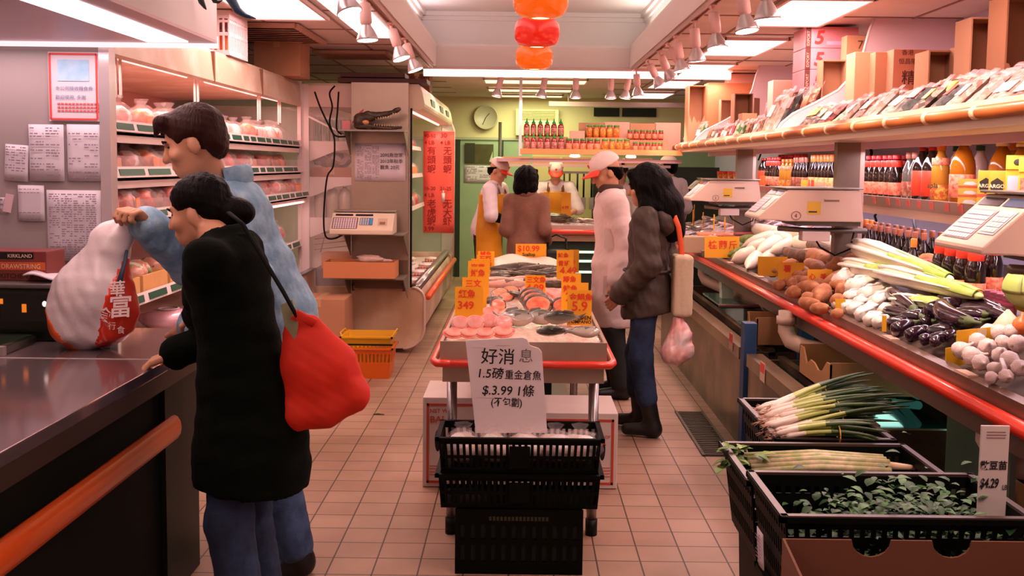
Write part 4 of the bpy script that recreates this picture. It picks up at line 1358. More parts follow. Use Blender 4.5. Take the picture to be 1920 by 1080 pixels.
t = thing('digital_scale', 'cream digital price scale facing the aisle on the middle bracket shelf', 'scale', L)
b = MB().prism([(-0.25, -0.2, 0.0), (-0.25, -0.2, 0.035), (-0.25, -0.06, 0.165), (-0.25, 0.08, 0.165), (-0.25, 0.08, 0)], (0.5, 0, 0))
b.build('body', cream, t, bevel=0.008)
MB().bb(-0.24, 0.26, -0.05, 0.1, 0.172, 0.185).build('pan', steel_dull, t, bevel=0.003)
R_ = Vector((1, 0, 0)); U_ = Vector((0, 0.14, 0.13)).normalized()
N_ = R_.cross(U_)
o_ = Vector((-0.25, -0.2, 0.035))
def patch(mb, u0, u1, v0, v1, lift):
 ps = [o_ + R_ * a + U_ * c_ + N_ * lift for a, c_ in ((u0, v0), (u1, v0), (u1, v1), (u0, v1))]
 mb.add(ps, [(0, 1, 2, 3)])
 return mb
patch(MB().flat(), 0.015, 0.215, 0.015, 0.135, 0.002).build('key_panel', kfr, t)
k = MB().flat(); scale_keys(k, o_ + R_ * 0.022 + U_ * 0.02, R_, U_, 0.19, 0.112, 10, 6); k.build('keys', key_m, t, fix=False)
patch(MB().flat(), 0.23, 0.335, 0.055, 0.135, 0.002).build('number_panel', kfr, t)
k = MB().flat(); scale_keys(k, o_ + R_ * 0.234 + U_ * 0.06, R_, U_, 0.075, 0.072, 4, 4); k.build('number_keys', M('key_bluegrey', (186, 206, 220), 0.5), t, fix=False)
patch(MB().flat(), 0.31, 0.333, 0.06, 0.13, 0.004).build('blue_key', M('key_blue', (64, 150, 210), 0.5), t)
d = MB().flat(); patch(d, 0.03, 0.17, 0.155, 0.176, 0.002); patch(d, 0.19, 0.33, 0.155, 0.176, 0.002); d.build('display', M('display_dark', (40, 36, 44), 0.15), t)
patch(MB().flat(), 0.375, 0.45, 0.05, 0.13, 0.003).build('printer_door', M('printer_tan', (206, 178, 148), 0.5), t)
patch(MB().flat(), 0.39, 0.435, 0.06, 0.09, 0.005).build('label_slot', M('slot_brown', (140, 104, 84), 0.5), t)
L = Vector((-1.27, 8.06, 0.682))
t = thing('cardboard_tray', 'shallow brown cardboard tray with a scrap of plastic on the lowest bracket shelf', 'tray', L)
b = MB().bb(-0.30, 0.27, -0.14, 0.14, 0, 0.008).bb(-0.30, 0.27, -0.14, -0.132, 0.008, 0.13).bb(-0.30, 0.27, 0.132, 0.14, 0.008, 0.13).bb(-0.30, -0.292, -0.132, 0.132, 0.008, 0.13).bb(0.262, 0.27, -0.132, 0.132, 0.008, 0.13)
b.build('tray', M('card_orange_brown', (214, 136, 88), 0.8), t)
tag(MB().ell((0, 0, 0.025), (0.11, 0.05, 0.035), noise=0.2, seed=9).ell((0.1, 0, 0.015), (0.08, 0.02, 0.015), noise=0.2, seed=3).build('plastic_scrap', M('scrap_pink', (226, 186, 170), 0.3, bump=0.5)), 'crumpled translucent plastic scrap lying in the cardboard tray', 'plastic bag').location = (-1.22, 8.06, 0.80)
for i, (a_, b_, z_, lab) in enumerate((((627, 145), (797, 152), 2.265, 'lower dark board lying across the top of the cream case'), ((630, 137), (755, 141), 2.31, 'upper dark board lying across the top of the cream case'))):
 A, B = P(a_[0], a_[1], Y=8.2), P(b_[0], b_[1], Y=8.2)
 o = MB().box((0, 0, 0.02), (B.x - A.x, 0.3, 0.036)).build('wooden_board', M('board_dark', (88, 48, 36), 0.6, var=0.3, vscale=6, stretch=(0.3, 4, 4)))
 tag(o, lab, 'board').location = ((A.x + B.x) / 2, 8.5, z_)
carton('cardboard_box', 'red-brown printed box on top of the cream case behind the boards', (-1.06, 10.3, 2.265), 0.26, 0.3, 0.24, M('box_redbrown', (150, 74, 48), 0.7, var=0.2, vscale=12), text=[('CREAM', 0.06, -0.11, 0.17, 0.01)])
cab = M('cable_black', (22, 16, 12), 0.6, spec=0.1)
def cable(label, pts, Y, r=0.008, name='hanging_cable'):
 ps = [P(a, b_, Y=Y) for a, b_ in pts]
 sm = []
 for i in range(len(ps) - 1):
  p0, p1, p2, p3 = ps[max(0, i - 1)], ps[i], ps[i + 1], ps[min(len(ps) - 1, i + 2)]
  for k in range(5):
   u = k / 5
   sm.append(0.5 * ((2 * p1) + (-p0 + p2) * u + (2 * p0 - 5 * p1 + 4 * p2 - p3) * u * u + (-p0 + 3 * p1 - 3 * p2 + p3) * u ** 3))
 sm.append(ps[-1])
 o = MB().tube(sm, r, 8).build(name, cab)
 return tag(o, label, 'cable')
cable('long black cable looping down from the case top to the cream digital scale', [(628, 161), (618, 175), (623, 200), (618, 230), (627, 262), (625, 310), (614, 330), (609, 370), (607, 420), (612, 445), (628, 447), (642, 440)], 8.02, 0.007)
cable('black cable hanging straight against the glass end of the cream case', [(635, 172), (633, 205), (631, 240), (640, 252)], 8.0, 0.007)
cable('black cable slanting across the glass end of the cream case', [(590, 172), (600, 200), (615, 232), (628, 254), (648, 256)], 7.98, 0.007)
t = MB().cyl(P(578, 218, Y=8.1), P(645, 252, Y=8.05), 0.009).build('thin_rod', white_metal)
tag(t, 'thin white rod leaning across the glass end to the crocodile shelf', 'rod')
def slat_box(w0, d0, w1, d1, h, n, nd, slots, rim=0.012, th=0.006, bar=0.5):
 """tapered slotted basket (w0,d0 at the bottom, w1,d1 at the top); slots: list of (z0,z1) open rows"""
 mb = MB()
 def ring(z):
  f = z / h
  return (w0 + (w1 - w0) * f) / 2, (d0 + (d1 - d0) * f) / 2
 edges = [0.0]
 for a, b in slots:
  edges += [a, b]
 edges.append(h)
 def quad(p, q, z0_, z1_, u0, u1):
  pass
 def wall(fn):
  k = 0
  for i in range(len(edges) - 1):
   za, zb = edges[i], edges[i + 1]
   solid = i % 2 == 0
   if solid:
    segs = [(0.0, 1.0)]
   else:
    m = fn(0, 0)[1]
    segs = []
    for j in range(m + 1):
     c = j / m
     hw = bar / m / 2
     segs.append((max(0, c - hw), min(1, c + hw)))
   for u0, u1 in segs:
    ps = [fn(u0, za)[0], fn(u1, za)[0], fn(u1, zb)[0], fn(u0, zb)[0]]
    nrm = (ps[1] - ps[0]).cross(ps[3] - ps[0]).normalized()
    mb.prism(ps, nrm * -th)
 def F(sx, sy, horiz, m):
  def fn(u, z):
   w_, d_ = ring(z)
   if horiz:
    return Vector((sx * (-w_ + 2 * w_ * u), sy * d_, z)), m
   return Vector((sx * w_, sy * (-d_ + 2 * d_ * u), z)), m
  return fn
 wall(F(1, -1, True, n))
 wall(F(-1, 1, True, n))
 wall(F(1, 1, False, nd))
 wall(F(-1, -1, False, nd))
 mb.bb(-w0 / 2, w0 / 2, -d0 / 2, d0 / 2, 0, th)
 w_, d_ = w1 / 2, d1 / 2
 for s in (-1, 1):
  mb.bb(-w_ - rim, w_ + rim, s * d_ - rim * 0.6 + s * rim * 0.4, s * d_ + rim * 0.6 + s * rim * 0.4, h - rim, h)
  mb.bb(s * w_ - rim * 0.6 + s * rim * 0.4, s * w_ + rim * 0.6 + s * rim * 0.4, -d_ - rim, d_ + rim, h - rim, h)
 return mb
L = Vector((-1.13, 7.45, 0))
t = thing('shopping_basket', 'orange plastic shopping basket on the floor beneath the yellow one', 'basket', L)
slat_box(0.33, 0.24, 0.38, 0.30, 0.235, 13, 9, [(0.125, 0.19)]).build('basket', M('basket_orange', (236, 110, 28), 0.4), t)
t = thing('shopping_basket', 'yellow plastic shopping basket stacked in the orange basket', 'basket', L + Vector((0, 0, 0.095)))
slat_box(0.31, 0.22, 0.37, 0.29, 0.225, 11, 8, [(0.09, 0.17)]).build('basket', M('basket_yellow', (232, 172, 28), 0.4), t)
MB().bb(-0.195, 0.195, -0.158, -0.15, 0.16, 0.172).build('black_handle', black_plastic, t)
for s in (-1, 1):
 MB().tube([(s * 0.18, -0.12, 0.20), (s * 0.2, -0.1, 0.245), (s * 0.2, 0.1, 0.245), (s * 0.18, 0.12, 0.20)], 0.006, 8).build('handle', M('basket_yellow', (232, 172, 28), 0.4), t)
t = carton('cardboard_box', 'large closed brown carton with black printed marks by the cream case end', (-1.57, 7.9, 0.10), 0.42, 0.4, 0.44,
  text=[('青州', 0.07, -0.13, 0.17, 0.02), ('净', 0.05, 0.11, 0.10, 0.02), ('重', 0.05, 0.11, 0.05, 0.02)])
tag(MB().bb(-0.24, 0.24, -0.2, 0.2, 0, 0.099).build('low_pallet', M('pallet_dark', (34, 34, 26), 0.6)), 'low dark stand on the floor under the brown carton', 'stand').location = (-1.55, 7.9, 0)
tag(MB().tube([(0, 0, 0.004), (0.03, 0.004, 0.006), (0.07, 0, 0.004)], [0.003, 0.005, 0.002], 6).build('leaf_scrap', M('leaf_dark', (52, 74, 30), 0.6)), 'small green leaf scrap dropped on the tiled floor', 'leaf').location = P(700, 778, z=0)
# produce counter (right aisle side)
TX = 1.55                                    # front edge of the produce counter
def pile_z(x, h=0.0):
 return 0.915 + 0.42 * (x - TX) + h
def pp(px, py, h=0.0):
 """point of the sloping produce pile seen at a reference pixel"""
 d = ray(px, py)
 k = (pile_z(0, h) - CAM_H) / (d.z - 0.42 * d.x)
 return Vector((0, 0, CAM_H)) + d * k
brown_steel = M('brown_steel', (136, 104, 88), 0.35, 0.45, var=0.18, vscale=4, stretch=(1, 4, 1))
t = thing('produce_counter', 'long steel edged produce counter with a bright red bumper along its front', 'counter', (TX, 5.6, 0))
YN, YF = -3.6, 5.2
MB().prism([(0.0, YN, 0.845), (0.0, YN, 0.865), (0.42, YN, 1.035), (1.18, YN, 1.075), (1.18, YN, 1.04), (0.42, YN, 1.0)], (0, YF - YN, 0)).build('display_board', M('board_dim', (84, 64, 54), 0.6), t)
MB().prism([(-0.035, YN, 0.80), (-0.04, YN, 0.905), (-0.005, YN, 0.912), (0.012, YN, 0.90), (0.0, YN, 0.80)], (0, YF - YN, 0)).build('front_lip', brown_steel, t)
MB().tube([(-0.058, YN, 0.838), (-0.058, YF, 0.838)], 0.026, 14).build('bumper', red_bumper, t)
MB().bb(-0.03, 0.02, YN, YF, 0.735, 0.80).build('apron', M('apron_brown', (112, 88, 74), 0.4, 0.4), t)
MB().bb(0.9, 1.18, YN, YF, 0.0, 1.04).build('back_support', M('dark_support', (22, 32, 28), 0.6), t)
for yy in (-1.5, -0.1, 1.3, 2.9):
 for s_ in ((0.03, 0.05),):
  pass
clip_m = M('clip_pale', (220, 180, 160), 0.4)
for i, y in enumerate((3.35, 4.05, 4.75, 5.5, 6.3, 7.2, 8.3)):
 MB().bb(-0.042, -0.006, y - 5.6 - 0.05, y - 5.6 + 0.05, 0.906, 0.916).build('clip', clip_m, t)
water = M('tank_water', (12, 40, 34), 0.05, coat=0.5)
tank_steel = M('tank_steel', (150, 122, 92), 0.33, 0.6, var=0.25, vscale=2.5, color2=(92, 74, 58))
def tank(label, y0, y1):
 t = thing('fish_tank', label, 'fish tank', (1.28, (y0 + y1) / 2, 0))
 l = (y1 - y0) / 2
 MB().bb(0, 0.03, -l, l, 0, 0.50).build('front_wall', tank_steel, t)
 MB().bb(-0.012, 0.075, -l, l, 0.50, 0.57).build('rim', M('tank_rim', (158, 134, 102), 0.3, 0.6, var=0.2, vscale=4), t)
 MB().bb(0.03, 0.86, -l, -l + 0.03, 0, 0.54).build('near_wall', tank_steel, t)
 MB().bb(0.03, 0.86, l - 0.03, l, 0, 0.54).build('far_wall', tank_steel, t)
 MB().bb(0.83, 0.86, -l + 0.03, l - 0.03, 0, 0.54).build('back_wall', tank_steel, t)
 MB().bb(0.03, 0.83, -l + 0.03, l - 0.03, 0.0, 0.44).build('water', water, t)
 MB().bb(0.16, 0.20, -l, l, 0.52, 0.56).build('cross_rail', tank_steel, t)
 return t
tank('long steel fish tank under the produce counter beyond the blue post', 5.68, 8.9)
tank('dark steel fish tank under the produce counter in front of the blue post', 4.0, 5.48)
blue_m = M('post_blue', (42, 76, 118), 0.5, var=0.15, vscale=6)
for lab, x, y, zt in (('dark blue steel post standing between the two fish tanks', 1.30, 5.58, 0.73), ('dark blue steel post deeper under the counter behind the white pipe', 1.62, 5.58, 0.86)):
 tag(MB().bb(-0.035, 0.035, -0.045, 0.045, 0, zt).build('support_post', blue_m), lab, 'post').location = (x, y, 0)
pvc = M('pvc_white', (206, 178, 152), 0.4)
def pipe(label, pts, r=0.04):
 t = thing('drain_pipe', label, 'pipe', pts[0])
 o = Vector(pts[0])
 MB().tube([Vector(p) - o for p in pts], r, 12).build('pipe', pvc, t)
 for p, q in ((pts[0], pts[1]), (pts[-2], pts[-1])):
  d = (Vector(q) - Vector(p)).normalized()
  c_ = Vector(p) + d * 0.05 - o if p is pts[0] else Vector(q) - d * 0.05 - o
  MB().cyl(c_ - d * 0.02, c_ + d * 0.02, r * 1.22, n=12).build('collar', pvc, t)
pipe('cream drain pipe elbow under the counter by the white stool blocks', [(1.62, 8.75, 0.82), (1.62, 8.75, 0.66), (1.64, 8.72, 0.61), (1.69, 8.6, 0.59), (1.84, 7.2, 0.60)], 0.05)
pipe('cream drain pipe elbow under the counter beside the blue post', [(1.45, 5.36, 0.83), (1.45, 5.36, 0.72), (1.47, 5.33, 0.67), (1.53, 5.25, 0.65), (1.95, 4.7, 0.64)], 0.045)
pipe('cream drain pipe end under the counter above the pea shoot sign', [(1.62, 3.35, 0.84), (1.62, 3.35, 0.68), (1.66, 3.35, 0.60), (1.9, 3.35, 0.58)], 0.05)
foam = M('foam_mint', (196, 214, 190), 0.6)
t = thing('foam_stand', 'pale mint foam block stand on a glass lid over the far fish tank', 'stand', (1.75, 7.75, 0.585))
for s in (-1, 1):
 MB().bb(s * 0.13 - 0.045, s * 0.13 + 0.045, -0.05, 0.05, 0, 0.07).build('block', foam, t)
MB().bb(-0.18, 0.18, -0.05, 0.05, 0.07, 0.13).build('top_block', foam, t)
lid_m = M('lid_glass', (120, 170, 148), 0.08, alpha=0.55, coat=0.6)
for lab, x, y in (('greenish glass tank lid under the foam blocks', 1.75, 7.7), ('greenish glass tank lid next to the blue post', 1.72, 6.25)):
 t = thing('glass_sheet', lab, 'glass sheet', (x, y, 0.572))
 MB().bb(-0.26, 0.26, -0.35, 0.35, 0.0, 0.012).build('pane', lid_m, t)
 MB().cyl((-0.27, -0.36, 0.006), (0.27, -0.36, 0.006), 0.012).build('edge_bar', M('edge_rust', (150, 96, 76), 0.5), t)
for lab, a, b in (('glowing teal tube under the counter behind the scallion crate', P(1618, 690, x=1.95), P(1722, 742, x=1.9)), ('short glowing teal tube low under the counter behind the scallions', P(1645, 752, x=1.9), P(1722, 760, x=1.9))):
 tag(MB().cyl(a, b, 0.02).build('aquarium_tube', emit_mat('teal_glow', (60, 120, 110), 0.3)), lab, 'tube light')
area_light('aquarium_light', (1.95, 4.6, 0.62), (0.1, 1.5), 1.2, (0.5, 1.0, 0.85), (0, 1.2, 0))
tag(MB().bb(-0.01, 0.01, -0.25, 0.25, 0.0, 0.5).build('tank_glass_panel', M('panel_teal', (88, 112, 92), 0.2, var=0.2, vscale=3)), 'pale teal panel under the counter beside the cream pipe end', 'panel').location = (1.66, 3.52, 0.2)
def open_tray(name, label, loc, w, d, h, rz=0.0, m=None, cat='cardboard tray'):
 t = thing(name, label, cat, loc, rz)
 b = MB().bb(-w / 2, w / 2, -d / 2, d / 2, 0, 0.008)
 b.bb(-w / 2, w / 2, -d / 2, -d / 2 + 0.008, 0.008, h).bb(-w / 2, w / 2, d / 2 - 0.008, d / 2, 0.008, h).bb(w / 2 - 0.008, w / 2, -d / 2 + 0.008, d / 2 - 0.008, 0.008, h)
 b.build('tray', m or M('card_dim', (170, 122, 76), 0.85), t)
 n = 8
 r = random.Random(1)
 pts = [(-w / 2, -d / 2, 0), (-w / 2, d / 2, 0)] + [(-w / 2, d / 2 - d * i / n, h * (0.45 + (0.5 if i in (0, 1, 7, 8) else 0.3 * r.random()))) for i in range(n + 1)]
 MB().prism(pts, (0.008, 0, 0)).build('torn_side', m or M('card_dim', (170, 122, 76), 0.85), t)
 return t
open_tray('cardboard_tray', 'brown cardboard tray with a torn notch lying on the tank beside the blue post', (1.72, 4.7, 0.575), 0.62, 0.5, 0.15)
open_tray('cardboard_tray', 'small torn brown carton at the far tank edge beside the blue post', (1.50, 5.86, 0.575), 0.24, 0.25, 0.16)
open_tray('cardboard_tray', 'brown cardboard tray low under the counter behind the crates', (1.70, 3.6, 0.30), 0.5, 0.5, 0.10)
st = M('sticker_paper', (214, 178, 160), 0.6)
for lab, px, py, ms in (('small red and white sticker on the rim of the near fish tank', 1430, 697, 0.0), ('faded red sticker on the rim of the far fish tank', 1371, 640, 0.0)):
 p = P(px, py, x=1.266)
 t = thing('sticker', lab, 'sticker', p)
 MB().bb(-0.002, 0, -0.05, 0.05, -0.05, 0.05).build('backing', st, t)
 MB().bb(-0.0035, -0.002, -0.04, 0.04, -0.005, 0.045).build('red_print', M('sticker_red', (226, 78, 50), 0.5), t)
t = thing('floor_drain', 'rectangular dark floor drain grate in the tiles by the fish tank', 'drain', (1.12, 5.93, 0.0))
MB().bb(-0.09, 0.09, -0.5, 0.5, 0.0005, 0.003).build('pit', M('drain_pit', (38, 34, 26), 0.6), t)
g = MB()
for k in range(26):
 y = -0.48 + k * 0.96 / 25
 g.bb(-0.08, 0.08, y - 0.008, y + 0.008, 0.003, 0.008)
for s in (-1, 1):
 g.bb(s * 0.085 - 0.008, s * 0.085 + 0.008, -0.5, 0.5, 0.003, 0.009)
g.build('grate', M('drain_grate', (78, 66, 50), 0.5, 0.4), t)
def veg(name, label, cat, A, B, prof, mats, group=None, bend=0.0, n=12, h=0.0, wob=0.03, seed=0, tips=None, flat=(1, 1), rpx=10):
 """root or fruit lying on the pile from pixel A to pixel B; prof: list of (t, radius factor)"""
 a, b = pp(A[0], A[1], h), pp(B[0], B[1], h)
 R = rpx * a.y / FPX
 c = (a + b) / 2
 up = Vector((-0.39, 0, 0.92))
 a, b = a + up * R * 0.55, b + up * R * 0.45
 t = thing(name, label, cat, c, 0, group)
 side = (b - a).cross(up).normalized()
 pts, rads = [], []
 for u, f in prof:
  pts.append(a + (b - a) * u + side * (bend * (b - a).length * math.sin(PI * u)) + up * (0.3 * abs(bend) * R * math.sin(PI * u)) - c)
  rads.append(max(0.0012, R * f))
 MB().tube(pts, rads, n, wob=wob, seed=seed, flat=flat).build('body', mats, t)
 if tips:
  tips(t, pts, rads, (pts[-1] - pts[-2]).normalized(), R)
 return t
daikon_m = M('daikon_white', (238, 214, 188), 0.4, var=0.12, vscale=14, coat=0.15, sub=0.05)
stub_m = M('daikon_stub', (120, 140, 62), 0.6)
P_DAIKON = [(-0.12, 0.05), (-0.04, 0.18), (0.06, 0.5), (0.2, 0.8), (0.4, 0.97), (0.7, 1.0), (0.9, 0.92), (0.98, 0.62), (1.0, 0.35)]
def stub(t, pts, rads, d, R):
 MB().tube([pts[-1] - d * 0.005, pts[-1] + d * R * 0.5], [R * 0.36, R * 0.2], 8).build('stem_stub', stub_m, t)
DAIK = [(1415, 432, 1475, 445, 11), (1484, 447, 1524, 453, 13), (1527, 453, 1572, 467, 14), (1398, 468, 1456, 447, 11), (1402, 476, 1442, 462, 11), (1425, 480, 1463, 455, 12),
  (1448, 480, 1490, 459, 11), (1490, 464, 1532, 470, 15), (1378, 496, 1422, 479, 13), (1405, 508, 1427, 483, 12), (1440, 446, 1486, 456, 10), (1432, 498, 1455, 480, 11)]
for i, (a, b, c_, d, r) in enumerate(DAIK):
 veg('daikon_radish', 'white daikon radish %s in the heap under the circled scale' % (ORD[i] + ' from the back' if i < 8 else ORD[i - 8] + ' along the edge'), 'radish', (a, b), (c_, d), P_DAIKON, daikon_m, 'daikon heap', random.Random(i).uniform(-0.05, 0.05), tips=stub, rpx=r * 1.2, seed=i, h=0.03 if i in (3, 4, 5, 6) else 0.0)
green_m = M('melon_green', (150, 160, 84), 0.5, var=0.35, vscale=30, color2=(104, 122, 54), bump=0.5, bscale=60)
for i, (a, b, c_, d, r) in enumerate([(1388, 452, 1424, 449, 8), (1358, 477, 1396, 461, 8), (1366, 484, 1402, 470, 8), (1372, 490, 1392, 482, 8), (1398, 458, 1430, 452, 7)]):
 veg('bitter_melon', 'pale green bitter melon beside the daikon heap, %s from the back' % ORD[i], 'melon', (a, b), (c_, d), [(0, 0.15), (0.1, 0.6), (0.35, 1), (0.65, 1), (0.9, 0.6), (1, 0.15)], green_m, 'bitter melons', 0.05, wob=0.08, seed=i, rpx=r)
tag(MB().tube([(0, 0, 0), (0.05, 0.02, 0.02), (0.16, 0.1, 0.06), (0.3, 0.3, 0.07)], [0.006, 0.005, 0.004, 0.003], 6).build('daikon_root_hair', daikon_m), 'thin curled root tip sticking up from the daikon heap', 'root').location = pp(1424, 426)
cau = M('cauliflower', (226, 206, 164), 0.7, bump=0.8, bscale=60)
for i, (px, py, r) in enumerate(((1345, 474, 11), (1357, 482, 9), (1338, 482, 8))):
 p = pp(px, py)
 R = r * p.y / FPX
 t = thing('cauliflower_floret', 'cream cauliflower piece by the edge in front of the orange card, %s from the back' % ORD[i], 'cauliflower', p, 0, 'cauliflower pieces')
 m = MB()
 rr.seed(i)
 for k in range(14):
  a = k * 2.4
  m.ell((math.cos(a) * R * 0.7 * (k / 14) ** 0.5, math.sin(a) * R * 0.7 * (k / 14) ** 0.5, R * (0.9 - 0.5 * k / 14)), (R * 0.36,) * 3, nu=8, nv=6)
 m.ell((0, 0, R * 0.5), (R * 0.85, R * 0.85, R * 0.6), nu=10, nv=7)
 m.build('curd', cau, t)
brown_root = M('root_brown', (132, 84, 56), 0.75, var=0.4, vscale=18, bump=0.5, bscale=50, color2=(84, 52, 34))
for i, (a, b, c_, d, r, lb) in enumerate([(1474, 474, 1546, 489, 13, 'dark brown yam lying below the pointed one'), (1522, 456, 1578, 482, 13, 'pointed dark brown yam leaning on the white daikons')]):
 veg('yam', lb, 'yam', (a, b), (c_, d), [(-0.05, 0.1), (0.05, 0.5), (0.25, 0.9), (0.5, 1.05), (0.75, 0.9), (0.95, 0.5), (1.03, 0.15)], brown_root, None, 0.06, wob=0.07, seed=i + 20, rpx=r, h=0.04)
sp_m = M('sweet_potato', (214, 148, 100), 0.7, var=0.3, vscale=16, bump=0.4, bscale=45, color2=(172, 104, 62))
sp_tip = M('root_tip', (120, 78, 48), 0.8)
SWP = [(1500, 489, 1556, 501, 13), (1556, 489, 1592, 486, 11), (1592, 492, 1618, 500, 11), (1468, 522, 1518, 514, 12), (1464, 535, 1532, 533, 8), (1496, 547, 1540, 548, 11), (1530, 529, 1566, 517, 10),
  (1547, 543, 1592, 527, 12), (1540, 570, 1553, 545, 13), (1563, 512, 1590, 500, 14), (1560, 572, 1586, 566, 10), (1442, 518, 1462, 508, 9), (1512, 560, 1545, 566, 9), (1580, 470, 1618, 474, 14), (1480, 540, 1500, 536, 9), (1570, 556, 1596, 548, 11), (1700, 487, 1770, 494, 10), (1738, 506, 1782, 521, 9), (1476, 556, 1506, 552, 9), (1505, 570, 1540, 574, 9), (1528, 556, 1560, 552, 10), (1524, 584, 1556, 582, 9), (1560, 596, 1584, 590, 8), (1452, 542, 1476, 536, 8), (1516, 500, 1550, 512, 11), (1560, 528, 1590, 534, 11), (1455, 500, 1490, 505, 10), (1490, 512, 1520, 520, 10), (1600, 505, 1630, 512, 10), (1500, 530, 1530, 524, 10), (1590, 515, 1615, 520, 9), (1470, 510, 1500, 498, 10), (1540, 500, 1575, 495, 11), (1600, 480, 1640, 486, 12), (1552, 512, 1585, 506, 11), (1520, 544, 1552, 536, 10), (1484, 524, 1512, 530, 9), (1560, 540, 1590, 545, 10)]
def rtip(t, pts, rads, d, R):
 MB().tube([pts[-1] - d * 0.003, pts[-1] + d * R * 0.45], [R * 0.3, R * 0.12], 8).build('root_end', sp_tip, t)
for i, (a, b, c_, d, r) in enumerate(SWP):
 lb = 'pink-orange sweet potato %s' % ('under the ends of the napa cabbages, ' + ('upper' if i == 16 else 'lower') + ' one' if i in (16, 17) else 'in the tan root heap, %s from the orange cards' % ORD[i])
 veg('sweet_potato', lb, 'sweet potato', (a, b), (c_, d), [(-0.06, 0.12), (0.03, 0.45), (0.2, 0.85), (0.45, 1.05), (0.7, 0.92), (0.92, 0.55), (1.0, 0.25)], sp_m, 'sweet potatoes', random.Random(i + 3).uniform(-0.1, 0.1), wob=0.09, seed=i + 40, tips=rtip, rpx=r * 1.3, h=0.02)
napa_m = M_grad('napa', [(0.0, (240, 226, 204)), (0.35, (238, 226, 190)), (0.7, (206, 208, 128)), (1.0, (132, 168, 48))], 0, 0.4, coat=0.15, bump=0.5, bscale=18, noise=0.25, nscale=9)
napa_rib = M('napa_rib', (244, 232, 216), 0.35, coat=0.2)
napa_leaf = M('napa_leaf', (196, 208, 112), 0.45, var=0.3, vscale=12, color2=(160, 186, 74))
def napa(label, A, B, r0, r1, h):
 a, b = pp(A[0], A[1], h), pp(B[0], B[1], h)
 R0, R1 = r0 * a.y / FPX, r1 * b.y / FPX
 up = Vector((-0.39, 0, 0.92))
 a, b = a + up * R0 * 0.6, b + up * R1 * 0.6
 t = thing('napa_cabbage', label, 'cabbage', a)
 d = b - a
 ax = d.normalized()
 s_ = ax.cross(up).normalized()
 u_ = s_.cross(ax)
 prof = [(0.0, 0.45), (0.03, 0.8), (0.12, 1.0), (0.3, 1.0), (0.5, 0.92), (0.7, 0.85), (0.88, 0.75), (0.97, 0.5), (1.0, 0.15)]
 m = MB()
 n = 20
 vs, fs = [], []
 for u, f in prof:
  R = (R0 + (R1 - R0) * u) * f
  for j in range(n):
   an = 2 * PI * j / n
   k = R * (1 + 0.06 * math.cos(5 * an + 3 * u))
   vs.append(d * u + s_ * math.cos(an) * k + u_ * math.sin(an) * k * 0.85)
 for i in range(len(prof) - 1):
  for j in range(n):
   q, w = i * n + j, i * n + (j + 1) % n
   fs.append((q, w, w + n, q + n))
 fs += [tuple(range(n)), tuple(range((len(prof) - 1) * n, len(prof) * n))]
 m.add(vs, fs)
 m.build('head', napa_m, t)
 for k, an in enumerate((0.7, 1.6, 2.5, 3.6)):
  pts, rd = [], []
  for u in (0.02, 0.15, 0.35, 0.6, 0.8):
   R = (R0 + (R1 - R0) * u) * (1.0 if u > 0.1 else 0.8)
   pts.append(d * u + (s_ * math.cos(an + 0.15 * u) + u_ * math.sin(an + 0.15 * u) * 0.85) * R * 0.93)
   rd.append(R0 * (0.42 * (1 - u) + 0.06))
  MB().tube(pts, rd, 8, flat=(1.0, 0.45)).build('leaf_rib', napa_rib, t)
 for k, an in enumerate((1.1, 2.2)):
  R = R0 * 0.98
  def fn(u, v, an=an):
   uu = 0.45 + 0.52 * u
   Rr = (R0 + (R1 - R0) * uu) * (1.02 + 0.05 * math.sin(9 * u + 4 * v)) * (1.0 if u < 0.8 else 1 - (u - 0.8) * 1.2)
   aa = an + (v - 0.5) * 1.1 * (0.5 + u)
   return d * uu + s_ * math.cos(aa) * Rr + u_ * math.sin(aa) * Rr * 0.87
  MB().grid(fn, 8, 6, u_ * 0.003).build('outer_leaf', napa_leaf, t)
napa('long pale napa cabbage topmost on the heap, under the soy bottles', (1614, 476), (1790, 530), 23, 12, 0.09)
napa('long pale napa cabbage with the green tip reaching the yellow jug', (1660, 523), (1846, 566), 21, 17, 0.06)
napa('short white napa cabbage lying behind the bulbs, butt end out', (1594, 509), (1700, 528), 20, 15, 0.05)
napa('white napa cabbage mostly hidden under the eggplants', (1684, 572), (1770, 580), 17, 14, 0.02)
bulb_m = M('bulb_white', (244, 232, 216), 0.35, coat=0.2, var=0.06, vscale=20)
BULB = [(1590, 541, 17), (1612, 552, 16), (1634, 566, 15), (1652, 578, 14), (1604, 530, 13), (1628, 546, 13), (1650, 557, 12), (1668, 566, 12), (1574, 576, 9), (1588, 582, 9), (1604, 588, 10), (1621, 598, 11), (1637, 608, 11), (1652, 612, 10), (1600, 566, 11), (1618, 576, 11), (1636, 588, 11), (1663, 590, 10)]
def make_bulb():
 t = thing('bok_choy', 'x', 'bok choy')
 MB().lathe([(0.3, -1.1), (0.75, -0.95), (1.0, -0.4), (0.98, 0.2), (0.8, 0.9), (0.62, 1.5), (0.5, 2.0), (0.1, 2.1)], n=20, lobes=6, amp=0.09, R=Matrix.Rotation(PI / 2, 3, 'Y')).build('stalks', bulb_m, t)
 for a in (0.4, 1.5, 2.7):
  MB().tube([(-0.9, 0.75 * math.cos(a), 0.75 * math.sin(a)), (0.2, 0.95 * math.cos(a), 0.95 * math.sin(a)), (1.6, 0.6 * math.cos(a), 0.6 * math.sin(a))], [0.12, 0.26, 0.12], 8).build('outer_stalk', bulb_m, t)
 MB().ell((2.0, 0, 0), (0.4, 0.4, 0.35)).build('leaf_tip', napa_leaf, t)
 return t
bk = Kind(make_bulb)
